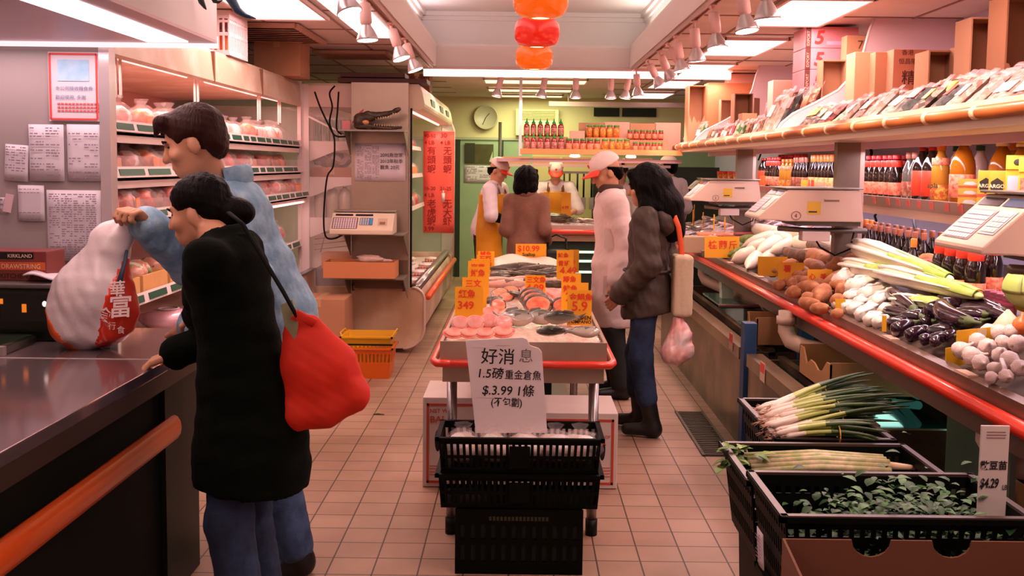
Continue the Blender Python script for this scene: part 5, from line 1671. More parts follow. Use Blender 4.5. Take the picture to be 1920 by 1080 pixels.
for i, (px, py, r) in enumerate(BULB):
 p = pp(px, py, 0.0)
 R = 1.2 * r * p.y / FPX
 bk('white bok choy bulb, %s' % ('upper rows of the heap, %s from the roots' % ORD[i] if i < 8 else 'lower rows by the edge, %s from the roots' % ORD[i - 8]),
  p + Vector((-0.39, 0, 0.92)) * R * 0.8, (0.2 * math.sin(i), -0.30, 0.45 + 0.12 * math.sin(i * 2.1)), R, 'bok choy bulbs')
egg_m = M('eggplant_skin', (56, 20, 40), 0.16, coat=0.7, var=0.4, vscale=6, color2=(26, 8, 18))
cal_m = M('eggplant_calyx', (86, 96, 52), 0.6)
EGG = [(1669, 557, 1718, 588, 11), (1661, 588, 1720, 595, 9), (1664, 617, 1708, 605, 10), (1676, 630, 1716, 612, 12), (1713, 603, 1738, 592, 10), (1738, 598, 1810, 574, 14), (1773, 582, 1822, 612, 16),
  (1760, 565, 1808, 570, 8), (1818, 572, 1884, 592, 13), (1728, 613, 1750, 607, 9), (1760, 622, 1782, 612, 8), (1723, 630, 1748, 620, 9), (1772, 640, 1800, 628, 9), (1726, 646, 1748, 636, 9), (1748, 650, 1764, 636, 8), (1790, 616, 1842, 606, 9), (1755, 600, 1785, 590, 11), (1858, 582, 1905, 604, 10), (1700, 640, 1740, 622, 11), (1690, 606, 1730, 600, 11), (1742, 632, 1790, 622, 11), (1780, 600, 1850, 596, 12), (1800, 590, 1880, 596, 12), (1745, 644, 1790, 634, 9)]
def calyx(t, pts, rads, d, R):
 MB().tube([pts[-1] - d * R * 0.7, pts[-1] - d * R * 0.1, pts[-1] + d * R * 0.5, pts[-1] + d * R * 1.4], [R * 0.62, R * 0.5, R * 0.18, R * 0.14], 8).build('calyx', cal_m, t)
for i, (a, b, c_, d, r) in enumerate(EGG):
 lb = 'glossy dark purple eggplant %s in its heap' % (('first, upright and curved,', 'second, flat,', 'third', 'fourth', 'fifth', 'sixth, long', 'seventh, thick', 'eighth, thin', 'ninth, long green-necked')[i] if i < 9 else ORD[i])
 veg('eggplant', lb.replace(' in its heap', ' of the heap beside the garlic'), 'eggplant', (a, b), (c_, d), [(0, 0.2), (0.03, 0.6), (0.12, 0.92), (0.3, 1.0), (0.6, 0.95), (0.85, 0.72), (0.97, 0.5), (1.0, 0.3)], egg_m, 'eggplants', random.Random(i + 9).uniform(-0.12, 0.12), wob=0.0, seed=i, tips=calyx, rpx=r * 1.3, n=14, h=0.03 if i in (0, 5, 6, 7) else 0.01)
garlic_m = M('garlic_skin', (244, 226, 216), 0.45, var=0.3, vscale=9, color2=(226, 192, 186), stretch=(1, 1, 0.3))
def make_garlic():
 t = thing('garlic_bulb', 'x', 'garlic')
 MB().lathe([(0.12, -0.82), (0.55, -0.8), (0.9, -0.5), (1.0, -0.1), (0.9, 0.35), (0.6, 0.72), (0.28, 0.98), (0.16, 1.25), (0.14, 1.55), (0.04, 1.6)], n=22, lobes=8, amp=0.06).build('cloves', garlic_m, t)
 MB().lathe([(0.2, -0.86), (0.16, -0.92), (0.04, -0.93)], n=10).build('root_disc', M('garlic_root', (176, 140, 110), 0.8), t)
 return t
gk_ = Kind(make_garlic)
GAR = [(1821, 644, 13), (1838, 652, 14), (1856, 662, 14), (1806, 668, 14), (1826, 679, 15), (1843, 690, 13), (1858, 630, 12), (1878, 634, 13), (1898, 688, 15), (1912, 655, 14), (1880, 676, 13), (1900, 632, 12), (1884, 652, 12), (1916, 700, 13), (1868, 700, 11), (1862, 716, 10), (1890, 714, 11)]
for i, (px, py, r) in enumerate(GAR):
 p = pp(px, py, 0.01)
 R = 1.25 * r * p.y / FPX
 gk_('papery white garlic bulb behind the counter edge, %s counted from the yellow card' % ORD[i], p + Vector((-0.39, 0, 0.92)) * R * 0.7, (1.2 + 0.3 * math.sin(i * 1.7), 0.3 * math.cos(i), 0.9 + 1.2 * math.sin(i * 2.3)), R, 'garlic bulbs')
t = tag(MB().tube([pp(1878, 672, 0.06), pp(1884, 690, 0.05), pp(1880, 704, 0.03), pp(1890, 706, 0.02)], [0.004, 0.005, 0.005, 0.003], 6, flat=(1.6, 0.5)).build('net_strap', white_metal), 'white plastic strap dangling over the garlic bulbs', 'strap')
a = [pp(*q, 0.0) for q in ((1773, 678), (1812, 680), (1862, 640), (1862, 618))]
t = thing('price_card', 'blank yellow card with a stepped edge between the eggplants and garlic', 'price card', pp(1795, 668))
c0 = pp(1795, 668)
yl = M('card_yellow', (236, 176, 22), 0.55)
YY = c0.y
def facing(pts, Y, o):
 return [P(px, py, Y=Y) - o for px, py in pts]
MB().prism(facing([(1773, 676), (1773, 653), (1793, 650), (1794, 620), (1864, 613), (1864, 664), (1800, 686)], YY, c0), (0, 0.003, 0)).build('card', yl, t)
MB().bb(0.07, 0.10, -0.003, 0.0, 0.075, 0.10).build('tape', M('tape_clear', (226, 206, 170), 0.3), t)
cb = M('cabbage_green', (214, 218, 142), 0.5, var=0.3, vscale=5, color2=(180, 198, 100), bump=0.5, bscale=14)
p = pp(1925, 580, 0.02)
t = thing('round_cabbage', 'round pale green cabbage behind the eggplants at the picture edge', 'cabbage', p + Vector((0, 0, 0.08)))
MB().ell((0, 0, 0), (0.085, 0.085, 0.078), nu=20, nv=14).build('head', cb, t)
for k in range(4):
 def fn(u, v, k=k):
  th, ph = 0.5 + 1.3 * v, k * 1.57 + (u - 0.5) * 1.7
  r = 0.087 + 0.004 * u * v
  return (r * math.sin(th) * math.cos(ph), r * math.sin(th) * math.sin(ph), r * 0.92 * math.cos(th))
 MB().grid(fn, 7, 7, (0, 0, 0.002)).build('outer_leaf', cb, t)
t = thing('white_onion_bag', 'translucent pointed paper bag standing behind the garlic', 'bag', pp(1888, 626, 0.0))
MB().lathe([(0.05, 0), (0.055, 0.02), (0.03, 0.06), (0.004, 0.09)], n=9, lobes=4, amp=0.1).build('bag', M('bag_waxy', (230, 204, 172), 0.4, bump=0.4, bscale=20), t)
p = pp(1916, 622, 0.02)
t = thing('onion', 'orange onion at the edge of the garlic heap', 'onion', p + Vector((0, 0, 0.02)))
MB().lathe([(0.005, -0.03), (0.025, -0.025), (0.036, 0), (0.028, 0.022), (0.008, 0.036), (0.005, 0.05)], n=16).build('bulb', M('onion_orange', (236, 120, 60), 0.35), t)
def card(label, px0, py0, px1, py1, Y, texts=(), m=None, name='price_card', group=None, tm=None, tilt=0.0):
 a, b = P(px0, py0, Y=Y), P(px1, py1, Y=Y)
 w, h = (b.x - a.x) / 2, (a.z - b.z)
 t = thing(name, label, 'price card', ((a.x + b.x) / 2, Y, b.z), 0, group)
 t.rotation_euler = (-0.08, tilt, 0)
 MB().bb(-w, w, 0, 0.002, 0, h).build('card', m or orange_card, t)
 if texts:
  tx = MB()
  for s_, size, x, z, bold in texts:
   text_mb(tx, s_, size * h, (-w + x * 2 * w, -0.001, z * h), (1, 0, 0), (0, 0, 1), bold=bold)
  tx.build('lettering', tm or M('ink_orange_red', (236, 64, 20), 0.6), t)
 return t
def YP(px, py):
 return pp(px, py).y
card('orange card with red characters standing behind the cauliflower pieces', 1322, 443, 1386, 484, YP(1350, 484) - 0.1, [('桂', 0.42, 0.10, 0.45, 0.02), ('蘭', 0.42, 0.40, 0.45, 0.02), ('斤', 0.42, 0.68, 0.45, 0.02), ('3', 0.4, 0.7, 0.05, 0.02)])
card('small orange card among the bitter melons with a single red mark', 1380, 472, 1398, 484, YP(1390, 486) - 0.05, [('斤', 0.8, 0.45, 0.15, 0.03)])
card('blank yellow-orange card with an orange stripe in the root heap', 1422, 481, 1476, 518, YP(1450, 518) - 0.06, m=M('card_amber', (240, 168, 26), 0.55))
card('orange card with one red character in the middle of the root heap', 1460, 492, 1508, 533, YP(1480, 535) - 0.05, [('薯', 0.36, 0.2, 0.58, 0.02)])
card('orange card with red characters among the sweet potatoes', 1515, 505, 1560, 536, YP(1535, 538) - 0.05, [('心', 0.42, 0.05, 0.4, 0.02), ('番', 0.42, 0.5, 0.4, 0.02)])
card('yellow card stuck low between the sweet potatoes and bok choy', 1567, 560, 1585, 585, YP(1575, 586) - 0.03, m=yl)
card('orange card tucked between the bok choy and eggplants', 1655, 592, 1662, 622, YP(1658, 624) - 0.03)
card('orange card standing behind the daikons under the soy bottles', 1566, 449, 1606, 462, YP(1585, 464))
a = pp(1312, 470)
carton('beige_carton', 'small plain beige carton at the far end of the vegetables beside the fish ice', (a.x, a.y, a.z - 0.01), 0.30, 0.2, 0.13, M('carton_beige', (206, 170, 130), 0.7), seam=False, cat='carton')
a = pp(1355, 447)
t = thing('carrot_pack', 'long wrapped pack of orange carrots behind the orange character card', 'carrots', a)
for k in range(5):
 MB().tube([(-0.2, -0.03 + k * 0.03, 0.02 + 0.008 * (k % 2)), (0.1, -0.03 + k * 0.025, 0.03), (0.19, -0.01 + k * 0.01, 0.025)], [0.022, 0.018, 0.006], 8).build('carrot', M('carrot_orange', (244, 120, 66), 0.4, coat=0.4), t)
MB().ell((0, 0.03, 0.028), (0.22, 0.1, 0.045)).build('wrap', film, t)
t = thing('rhubarb_bundle', 'pink bundle of stalks next to the carrot pack', 'vegetable', pp(1402, 441))
for k in range(5):
 MB().tube([(-0.1, k * 0.014, 0.012), (0.12, k * 0.012, 0.02)], 0.01, 6).build('stalk', M('stalk_pink', (236, 130, 126), 0.4), t)
for i, (px, py) in enumerate(((1402, 428), (1420, 424), (1438, 428), (1412, 436), (1470, 440))):
 t = thing('leafy_bunch', 'dark green leafy bunch at the back of the vegetables, %s from the fish ice' % ORD[i], 'greens', pp(px, py, 0.0), i, 'leafy bunches at the back')
 m = MB()
 rr.seed(i + 70)
 for k in range(26):
  a_ = rr.uniform(0, 6.28)
  c_ = Vector((rr.uniform(-0.09, 0.09), rr.uniform(-0.09, 0.09), rr.uniform(0.0, 0.07)))
  d = Vector((math.cos(a_), math.sin(a_), rr.uniform(0, 0.6))) * rr.uniform(0.03, 0.06)
  s_ = Vector((-math.sin(a_), math.cos(a_), 0)) * 0.014
  m.add([c_, c_ + d * 0.5 + s_, c_ + d, c_ + d * 0.5 - s_], [(0, 1, 2, 3)])
 m.build('leaves', M('leaf_dusky', (84, 96, 62), 0.6, var=0.4, vscale=20, color2=(140, 96, 84)), t, fix=False)
ice_m = M('crushed_ice', (244, 226, 230), 0.25, coat=0.4, var=0.25, vscale=40, color2=(214, 180, 196), bump=0.9, bscale=90)
def ice(name, label, x0, x1, y0, y1, zf, nx, ny, amp, m=None, base=0.05):
 r = random.Random(5)
 H = {}
 def fn(u, v):
  k = (round(u * nx), round(v * ny))
  if k not in H:
   H[k] = r.uniform(-amp, amp)
  x, y = x0 + (x1 - x0) * u, y0 + (y1 - y0) * v
  return (x, y, zf(x, y) + H[k])
 o = MB().grid(fn, nx, ny, (0, 0, -base)).build(name, m or ice_m)
 return tag(o, label, 'ice', kind='stuff')
ice('fish_ice', 'pink lit crushed ice heaped under fish at the far end of the produce counter', TX + 0.02, 2.62, 7.75, 10.75, lambda x, y: 0.93 + 0.25 * (x - TX), 26, 60, 0.012)
fish_s = M('fish_silver', (206, 186, 180), 0.2, 0.35, var=0.4, vscale=9, color2=(96, 88, 78))
fish_p = M('fish_pink', (240, 170, 164), 0.3, var=0.3, vscale=8, color2=(240, 200, 190))
def fish_mesh(L_, hgt, thk, mat, name='fish'):
 """whole fish lying on its side along +X, head at +X"""
 t = thing(name, 'x', 'fish')
 m = MB()
 prof = [(-0.42, 0.10), (-0.34, 0.16), (-0.2, 0.55), (0.0, 0.92), (0.16, 1.0), (0.3, 0.86), (0.42, 0.5), (0.48, 0.2), (0.5, 0.06)]
 n = 14
 vs, fs = [], []
 for x, f in prof:
  for j in range(n):
   a_ = 2 * PI * j / n
   vs.append((x * L_, math.cos(a_) * hgt / 2 * f, thk / 2 + math.sin(a_) * thk / 2 * (0.25 + 0.75 * f)))
 for i in range(len(prof) - 1):
  for j in range(n):
   q, w = i * n + j, i * n + (j + 1) % n
   fs.append((q, w, w + n, q + n))
 fs += [tuple(range(n)), tuple(range((len(prof) - 1) * n, len(prof) * n))]
 m.add(vs, fs).build('body', mat, t)
 fin = M('fish_fin', (104, 92, 80), 0.4)
 z = thk / 2
 MB().prism([(-0.40 * L_, -0.03 * L_, z), (-0.40 * L_, 0.03 * L_, z), (-0.56 * L_, 0.16 * L_, z), (-0.49 * L_, 0, z), (-0.56 * L_, -0.16 * L_, z)], (0, 0, 0.003)).build('tail_fin', fin, t)
 MB().prism([(0.1 * L_, hgt * 0.47, z), (-0.25 * L_, hgt * 0.30, z), (-0.2 * L_, hgt * 0.5, z), (0.02 * L_, hgt * 0.62, z)], (0, 0, 0.003)).build('back_fin', fin, t)
 MB().prism([(0.2 * L_, 0, thk * 0.98), (0.06 * L_, -0.08 * L_, thk * 0.9), (0.05 * L_, 0.02 * L_, thk * 0.99)], (0, 0, 0.003)).build('side_fin', fin, t)
 MB().ell((0.37 * L_, hgt * 0.10, thk * 0.83), (0.016 * L_, 0.016 * L_, 0.008)).build('eye', M('fish_eye', (20, 18, 16), 0.1), t)
 return t
fk1 = Kind(lambda: fish_mesh(0.26, 0.085, 0.04, fish_s))
fk2 = Kind(lambda: fish_mesh(0.22, 0.075, 0.035, fish_p))
rr.seed(8)
for i in range(30):
 c_, r_ = i % 10, i // 10
 y = 7.95 + c_ * 0.27 + rr.uniform(-0.05, 0.05)
 x = TX + 0.15 + r_ * 0.28 + rr.uniform(-0.03, 0.03)
 (fk1 if (r_ == 0) != (rr.random() < 0.3) else fk2)('small fish, %s from the vegetables in the %s row of the ice' % (ORD[c_], ('outer', 'middle', 'wall')[r_]),
  (x, y, 0.94 + 0.25 * (x - TX)), (0, -0.24, rr.uniform(-0.5, 0.5) + (PI if rr.random() < 0.5 else 0)), 1.0, 'small fish on the produce-side ice')
CARDS = [(1275, 363, 1288, 402), (1283, 375, 1291, 404), (1297, 381, 1303, 415), (1314, 385, 1322, 422), (1334, 388, 1343, 426), (1354, 392, 1363, 431), (1372, 385, 1381, 402), (1396, 383, 1406, 410), (1448, 412, 1456, 424)]
for i, (a_, b_, c_, d_) in enumerate(CARDS):
 p = pp((a_ + c_) / 2, d_ + 3, 0.02)
 if p.y > 7.7:
  p.x, p.y = max(p.x, TX + 0.12), min(p.y, 10.5 + 0.02 * i)
  p.z = 0.92 + 0.25 * (p.x - TX)
 h = abs(P(0, b_, Y=p.y).z - P(0, d_, Y=p.y).z)
 w = 0.11
 t = thing('price_card', 'edge-on orange price card in the ice, %s from the back counter' % ORD[i], 'price card', p, 1.35 + 0.12 * math.sin(i * 2), 'edge-on cards in the ice')
 MB().bb(-w / 2, w / 2, -0.0015, 0.0015, 0, h).build('card', orange_card, t)
 tx = MB()
 text_mb(tx, '%s' % ('2.99', '4.99', '3.49', '5.99', '1.99', '2.49', '3.99', '6.99', '4.49')[i], h * 0.3, (-w * 0.45, -0.0015, h * 0.3), (1, 0, 0), (0, 0, 1), bold=0.02)
 tx.build('lettering', M('ink_orange_red', (236, 64, 20), 0.6), t)
# upright posts and the two shelves over the counter
SX, SZ = 1.62, 1.785                       # front edge and top of the upper shelf
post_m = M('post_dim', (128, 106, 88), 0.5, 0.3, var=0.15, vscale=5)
for i, y in enumerate((2.98, 5.62, 8.22)):
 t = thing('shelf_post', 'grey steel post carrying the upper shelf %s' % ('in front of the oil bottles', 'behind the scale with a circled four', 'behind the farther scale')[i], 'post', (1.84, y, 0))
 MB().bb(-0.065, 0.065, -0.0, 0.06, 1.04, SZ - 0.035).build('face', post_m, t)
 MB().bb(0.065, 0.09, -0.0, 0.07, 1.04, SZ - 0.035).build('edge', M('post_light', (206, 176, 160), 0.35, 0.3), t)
bamboo = M('bamboo_rail', (186, 98, 42), 0.45, coat=0.3, var=0.15, vscale=9, stretch=(4, 0.5, 4))
t = thing('upper_shelf', 'long upper shelf over the produce with an orange bamboo front rail', 'shelf', (SX, 6.6, SZ))
ya, yb = -3.7, 3.95
MB().prism([(0.42, ya, -0.02), (1.1, ya, 0.04), (1.1, ya, 0.055), (0.42, ya, 0.0)], (0, yb - ya, 0)).build('rear_board', M('shelf_under', (222, 192, 168), 0.45), t)
MB().bb(0.0, 0.42, ya, yb, -0.03, 0.0).build('board', M('shelf_under', (222, 192, 168), 0.45), t)
MB().bb(-0.006, 0.006, ya, yb, -0.035, 0.062).build('front_strip', M('strip_cream', (236, 206, 178), 0.4), t)
MB().tube([(-0.024, ya, 0.018), (-0.024, yb, 0.018)], 0.023, 12).build('bamboo_rail', bamboo, t)
MB().bb(0.35, 0.37, ya, yb, -0.07, -0.03).build('back_valance', M('valance_pink', (226, 180, 196), 0.5), t)
k = 0
y = ya + 0.2
while y < yb:
 MB().tube([(-0.024, y - 0.015, 0.018), (-0.024, y + 0.015, 0.018)], 0.0265, 12).build('tie', M('tie_pale', (240, 190, 150), 0.5), t)
 y += 0.42
for lab, yy in (('curved white divider plate on the upper shelf nearest the camera', 6.36), ('curved white divider plate on the upper shelf by the back', 9.38)):
 t = thing('shelf_divider', lab, 'divider', (SX, yy, SZ))
 pr = [(0.0, 0.0), (0.0, 0.055), (0.03, 0.10), (0.10, 0.16), (0.24, 0.23), (0.38, 0.31), (0.47, 0.41), (0.53, 0.55), (0.56, 0.68), (0.60, 0.79), (1.1, 0.79), (1.1, 0.0)]
 MB().prism([(x, 0, z) for x, z in pr], (0, 0.012, 0)).build('plate', M('divider_white', (240, 206, 212), 0.4), t)
 MB().tube([(x, 0.006, z) for x, z in pr[:10]], 0.009, 8).build('edge_bead', M('divider_edge', (244, 220, 220), 0.35), t)
BXS, BSZ = 2.05, 1.435
t = thing('bottle_shelf', 'lower wall shelf of bottles with a clear rail of small price tags', 'shelf', (BXS, 5.9, BSZ))
ya, yb = -2.9, 4.7
MB().bb(0, 0.6, ya, yb, -0.02, 0).build('board', M('shelf_under', (222, 192, 168), 0.45), t)
MB().box((-0.006, (ya + yb) / 2, -0.015), (0.01, yb - ya, 0.06), (0, -0.15, 0)).build('tag_rail', M('rail_grey', (170, 142, 128), 0.3), t)
MB().bb(-0.004, 0.02, ya, yb, -0.09, -0.045).build('under_strip', M('strip_tan', (216, 180, 156), 0.45), t)
y = ya + 0.1
rr.seed(4)
while y < yb:
 MB().box((-0.014, y, -0.012), (0.003, 0.045, 0.038), (0, -0.15, 0)).build('price_tag', M('tag_pinkred', (232, 110, 92), 0.5), t)
 y += rr.uniform(0.13, 0.22)
area_light('shelf_fill', (2.0, 6.0, 1.70), (0.05, 5.5), 26, (0.95, 0.78, 0.95))  # added fill under the upper shelf to brighten the bottles, no fixture
area_light('shelf_fill', (2.2, 6.0, 1.38), (0.05, 5.5), 18, (0.95, 0.76, 0.92))  # added fill under the bottle shelf, no fixture
def bottle_kind(name, cat, prof, body_m, cap_m, cap, lab_m=None, lab=None, scale=1.0, lab2=None):
 """prof: lathe profile; cap: (z0,z1,r); lab: (z0,z1) wrap on the body"""
 def mk():
  t = thing(name, 'x', cat)
  MB().lathe(prof, n=16).build('bottle', body_m, t)
  z0, z1, r = cap
  MB().lathe([(r * 0.98, z0), (r, z0 + 0.002), (r, z1 - 0.003), (r * 0.9, z1)], n=14).build('cap', cap_m, t)
  for lm, lb in ((lab_m, lab), lab2 or (None, None)):
   if lb:
    rs = max(pr for pr, z in prof if lb[0] - 0.03 <= z <= lb[1] + 0.03) if len(lb) < 3 else lb[2]
    MB().lathe([(rs + 0.0006, lb[0]), (rs + 0.0012, lb[0] + 0.001), (rs + 0.0012, lb[1] - 0.001), (rs + 0.0006, lb[1])], n=16, cap=False).build('label', lm, t)
  return t
 return Kind(mk)
soy = M('soy_dark', (30, 14, 8), 0.08, coat=0.6)
oil = M('oil_amber', (206, 116, 24), 0.06, coat=0.5, trans=0.45)
oil_y = M('oil_yellow', (226, 150, 50), 0.06, coat=0.5, trans=0.4)
red_cap, org_cap, yel_cap, grn_cap, brn_cap, wht_cap = (M('cap_' + n, c, 0.4) for n, c in (('red', (216, 44, 36)), ('orange', (246, 128, 40)), ('yellow', (246, 196, 40)), ('green', (34, 84, 50)), ('brown', (176, 96, 66)), ('white', (240, 220, 206))))
lab_red, lab_org, lab_yel, lab_tan, lab_grn = (M('label_' + n, c, 0.5, var=0.25, vscale=60, color2=d) for n, c, d in (('red', (226, 56, 34), (246, 150, 110)), ('orange_wrap', (240, 110, 40), (250, 190, 120)), ('yellow', (240, 190, 60), (196, 90, 40)), ('tan', (214, 160, 116), (150, 70, 50)), ('green', (70, 110, 60), (220, 190, 90))))
slim = [(0.026, 0), (0.029, 0.005), (0.029, 0.12), (0.026, 0.14), (0.016, 0.165), (0.012, 0.18), (0.012, 0.215), (0.003, 0.216)]
stout = [(0.034, 0), (0.037, 0.006), (0.037, 0.13), (0.03, 0.155), (0.018, 0.185), (0.016, 0.21), (0.003, 0.211)]
big = [(0.046, 0), (0.052, 0.008), (0.052, 0.16), (0.047, 0.19), (0.03, 0.23), (0.018, 0.25), (0.018, 0.27), (0.003, 0.271)]
tallp = [(0.04, 0), (0.044, 0.006), (0.044, 0.17), (0.036, 0.21), (0.02, 0.245), (0.016, 0.27), (0.003, 0.271)]
K_redsoy = bottle_kind('sauce_bottle', 'sauce bottle', stout, soy, red_cap, (0.205, 0.228, 0.02), lab_red, (0.02, 0.085), lab2=(M('neck_red', (232, 60, 40), 0.4), (0.165, 0.20, 0.027)))
K_soy = bottle_kind('soy_sauce_bottle', 'soy sauce bottle', slim, soy, brn_cap, (0.19, 0.225, 0.0145), lab_tan, (0.02, 0.09))
K_soy_o = bottle_kind('soy_sauce_bottle', 'soy sauce bottle', slim, soy, org_cap, (0.185, 0.228, 0.016), lab_org, (0.02, 0.09))
K_cola = bottle_kind('dark_sauce_bottle', 'sauce bottle', [(0.045, 0), (0.05, 0.006), (0.05, 0.18), (0.04, 0.215), (0.02, 0.255), (0.016, 0.28), (0.003, 0.281)], soy, red_cap, (0.272, 0.292, 0.019), M('label_bigred', (232, 66, 34), 0.45), (0.03, 0.165))
K_oil = bottle_kind('oil_bottle', 'oil bottle', big, oil, yel_cap, (0.262, 0.30, 0.025), lab_red, (0.03, 0.13), lab2=(wht_cap, (0.252, 0.264, 0.027)))
K_oil2 = bottle_kind('oil_bottle', 'oil bottle', tallp, oil_y, org_cap, (0.262, 0.295, 0.022), lab_yel, (0.02, 0.09), lab2=(lab_red, (0.19, 0.225, 0.042)))
K_oil3 = bottle_kind('oil_bottle', 'oil bottle', tallp, M('oil_clear', (232, 206, 190), 0.06, coat=0.7), grn_cap, (0.262, 0.288, 0.021), lab_org, (0.03, 0.12))
K_clear = bottle_kind('brown_sauce_bottle', 'sauce bottle', stout, M('glass_grey', (92, 84, 72), 0.08, coat=0.6), brn_cap, (0.2, 0.232, 0.021), lab_tan, (0.02, 0.09))
K_jar = bottle_kind('sauce_jar', 'sauce jar', [(0.03, 0), (0.034, 0.005), (0.034, 0.075), (0.028, 0.088), (0.003, 0.089)], M('jar_red', (196, 60, 40), 0.15, coat=0.5), red_cap, (0.086, 0.104, 0.031), lab_red, (0.02, 0.065))
rr.seed(21)
def bottles(kind, label, ys, x, z, ref, group, scale=1.0, jitter=0.004):
 for i, y in enumerate(ys):
  kind('%s, %s from %s' % (label, ORD[i], ref), (x + rr.uniform(-jitter, jitter), y, z), (0, 0, rr.uniform(0, 6)), scale, group)
z = BSZ + 0.001
bottles(K_redsoy, 'red-capped dark sauce bottle on the wall shelf front', [6.05 - 0.088 * i for i in range(6)], 2.11, z, 'the middle post', 'red capped sauces', 1.08)
bottles(K_redsoy, 'red-capped dark sauce bottle at the wall shelf back', [6.3 - 0.095 * i for i in range(7)], 2.20, z, 'the middle post', 'red capped sauces behind', 1.08)
bottles(K_clear, 'brown-capped grey bottle beside the red-capped sauces', [5.46, 5.36], 2.12, z, 'the middle post', 'brown capped bottles', 1.12)
bottles(K_cola, 'tall dark sauce bottle with a large red label', [5.26, 5.14], 2.11, z, 'the middle post', 'tall dark sauces', 0.97)
bottles(K_cola, 'tall dark sauce bottle standing behind another red-labelled one', [5.5, 5.38], 2.22, z, 'the middle post', 'tall dark sauces behind', 0.97)
K_oil2('tall yellow oil bottle with an orange cap and green lettering on its label', (2.11, 5.03, z), (0, 0, 0), 1.0)
K_oil3('clear oil bottle with a dark green cap behind the orange-capped bottle', (2.24, 5.15, z), (0, 0, 0), 1.0)
K_oil('big amber oil bottle with a yellow cap next to the canned fish boxes', (2.12, 4.80, z), (0, 0, 0), 1.12)
K_oil3('clear oil bottle with a dark green cap behind the big amber bottle', (2.26, 4.93, z), (0, 0, 0), 1.0)
K_oil('big amber oil bottle with a yellow cap behind the starch boxes', (2.22, 4.62, z), (0, 0, 0), 1.1)
K_oil2('yellow oil bottle with an orange cap behind the starch boxes', (2.33, 4.75, z), (0, 0, 0), 1.0)
K_oil('big amber oil bottle with a yellow cap behind the yellow box', (2.24, 4.47, z), (0, 0, 0), 1.08)
K_oil2('yellow oil bottle with an orange cap at the picture edge', (2.26, 4.30, z), (0, 0, 0), 1.0)
tx = MB()
text_mb(tx, 'apla', 0.034, P(1738, 352, Y=4.985), (1, 0, 0), (0, 0, 1), bold=0.02)
ob_ = [o for o in scene.objects if o.get('label', '').startswith('tall yellow oil bottle')][0]
tx.v = [v - ob_.location for v in tx.v]
tx.build('lettering', M('ink_deepgreen', (40, 58, 24), 0.5), ob_)
for i in range(3):
 t = thing('canned_fish_box', 'small yellow fish can box, %s of the stack beside the oil bottle' % ('lowest', 'middle', 'topmost')[i], 'box', (2.085, 4.63, z + i * 0.042), -0.5, 'stacked fish can boxes')
 MB().bb(-0.05, 0.05, -0.035, 0.035, 0, 0.041).build('box', M('box_mustard', (222, 160, 62), 0.5), t)
 MB().prism([(-0.03, -0.036, 0.016), (-0.02, -0.036, 0.028), (0.01, -0.036, 0.03), (0.032, -0.036, 0.018), (0.01, -0.036, 0.012)], (0, 0.001, 0)).build('fish_picture', M('fish_print', (206, 206, 196), 0.5), t)
 MB().bb(-0.05, 0.05, -0.036, -0.0352, 0.003, 0.010).build('red_band', M('band_red', (206, 80, 50), 0.5), t)
def argo(lab, x, y):
 t = thing('starch_box', lab, 'box', (x, y, z), -0.55)
 MB().bb(-0.034, 0.034, -0.05, 0.05, 0, 0.165).build('box', M('box_argo', (226, 172, 52), 0.5), t, bevel=0.002)
 hx = [(0.029 * math.cos(a_), -0.0505, 0.098 + 0.036 * math.sin(a_)) for a_ in [PI / 2 + k * PI / 3 for k in range(6)]]
 MB().prism(hx, (0, 0.0004, 0)).build('dark_badge', M('badge_dark', (56, 46, 28), 0.5), t)
 tx = MB()
 text_mb(tx, 'ARGO', 0.022, (0, -0.0506, 0.09), (1, 0, 0), (0, 0, 1), align='C', bold=0.03)
 tx.build('lettering', M('letter_cream', (240, 224, 180), 0.5), t)
 MB().bb(-0.033, 0.033, -0.0506, -0.0501, 0.046, 0.060).build('red_ribbon', M('ribbon_band', (222, 96, 66), 0.5), t)
 for s in (-0.005, 0.028):
  MB().bb(s - 0.004, s + 0.004, -0.0505, -0.0500, 0.004, 0.042).build('green_stripe', M('stripe_green', (70, 84, 36), 0.5), t)
argo('yellow starch box with a dark badge, the one nearer the fish can boxes', 2.10, 4.50)
argo('yellow starch box with a dark badge, the one nearer the camera', 2.10, 4.395)
for lab, x, y, w, h, in (('yellow box with a white printed panel beside the starch boxes', 2.13, 4.27, 0.10, 0.17), ('yellow and red box behind the nearest scale', 2.12, 4.14, 0.10, 0.16), ('plain yellow box stacked on the white-panelled box', 2.13, 4.26, 0.11, 0.06), ('plain yellow box stacked on the yellow and red box', 2.12, 4.13, 0.11, 0.06)):
 top = 'stacked' in lab
 t = thing('yellow_box', lab, 'box', (x, y, z + (0.171 if y > 4.2 else 0.161) * top), -0.55)
 MB().bb(-w / 2, w / 2, -0.05, 0.05, 0, h).build('box', M('box_yellow', (236, 190, 48), 0.5), t, bevel=0.002)
 if top:
  MB().ell((-0.01, -0.0505, h / 2), (0.016, 0.001, 0.014)).build('badge', M('badge_dark', (56, 46, 28), 0.5), t)
 else:
  MB().bb(-w * 0.42, w * 0.42, -0.0508, -0.05, h * 0.3, h * 0.85).build('panel', paper_m if 'white' in lab else lab_red, t)
bottles(K_soy_o, 'orange-capped dark sauce bottle behind the circled scale', [6.75 + 0.075 * i for i in range(7)], 2.10, z, 'the middle post', 'orange capped sauces', 1.15)
bottles(K_soy_o, 'rear orange-capped dark sauce bottle behind the circled scale', [6.79 + 0.075 * i for i in range(7)], 2.20, z, 'the middle post', 'orange capped sauces behind', 1.15)
bottles(K_soy, 'brown-capped dark sauce bottle mid-way along the wall shelf', [7.35 + 0.075 * i for i in range(5)], 2.10, z, 'the middle post', 'brown capped sauces', 1.1)
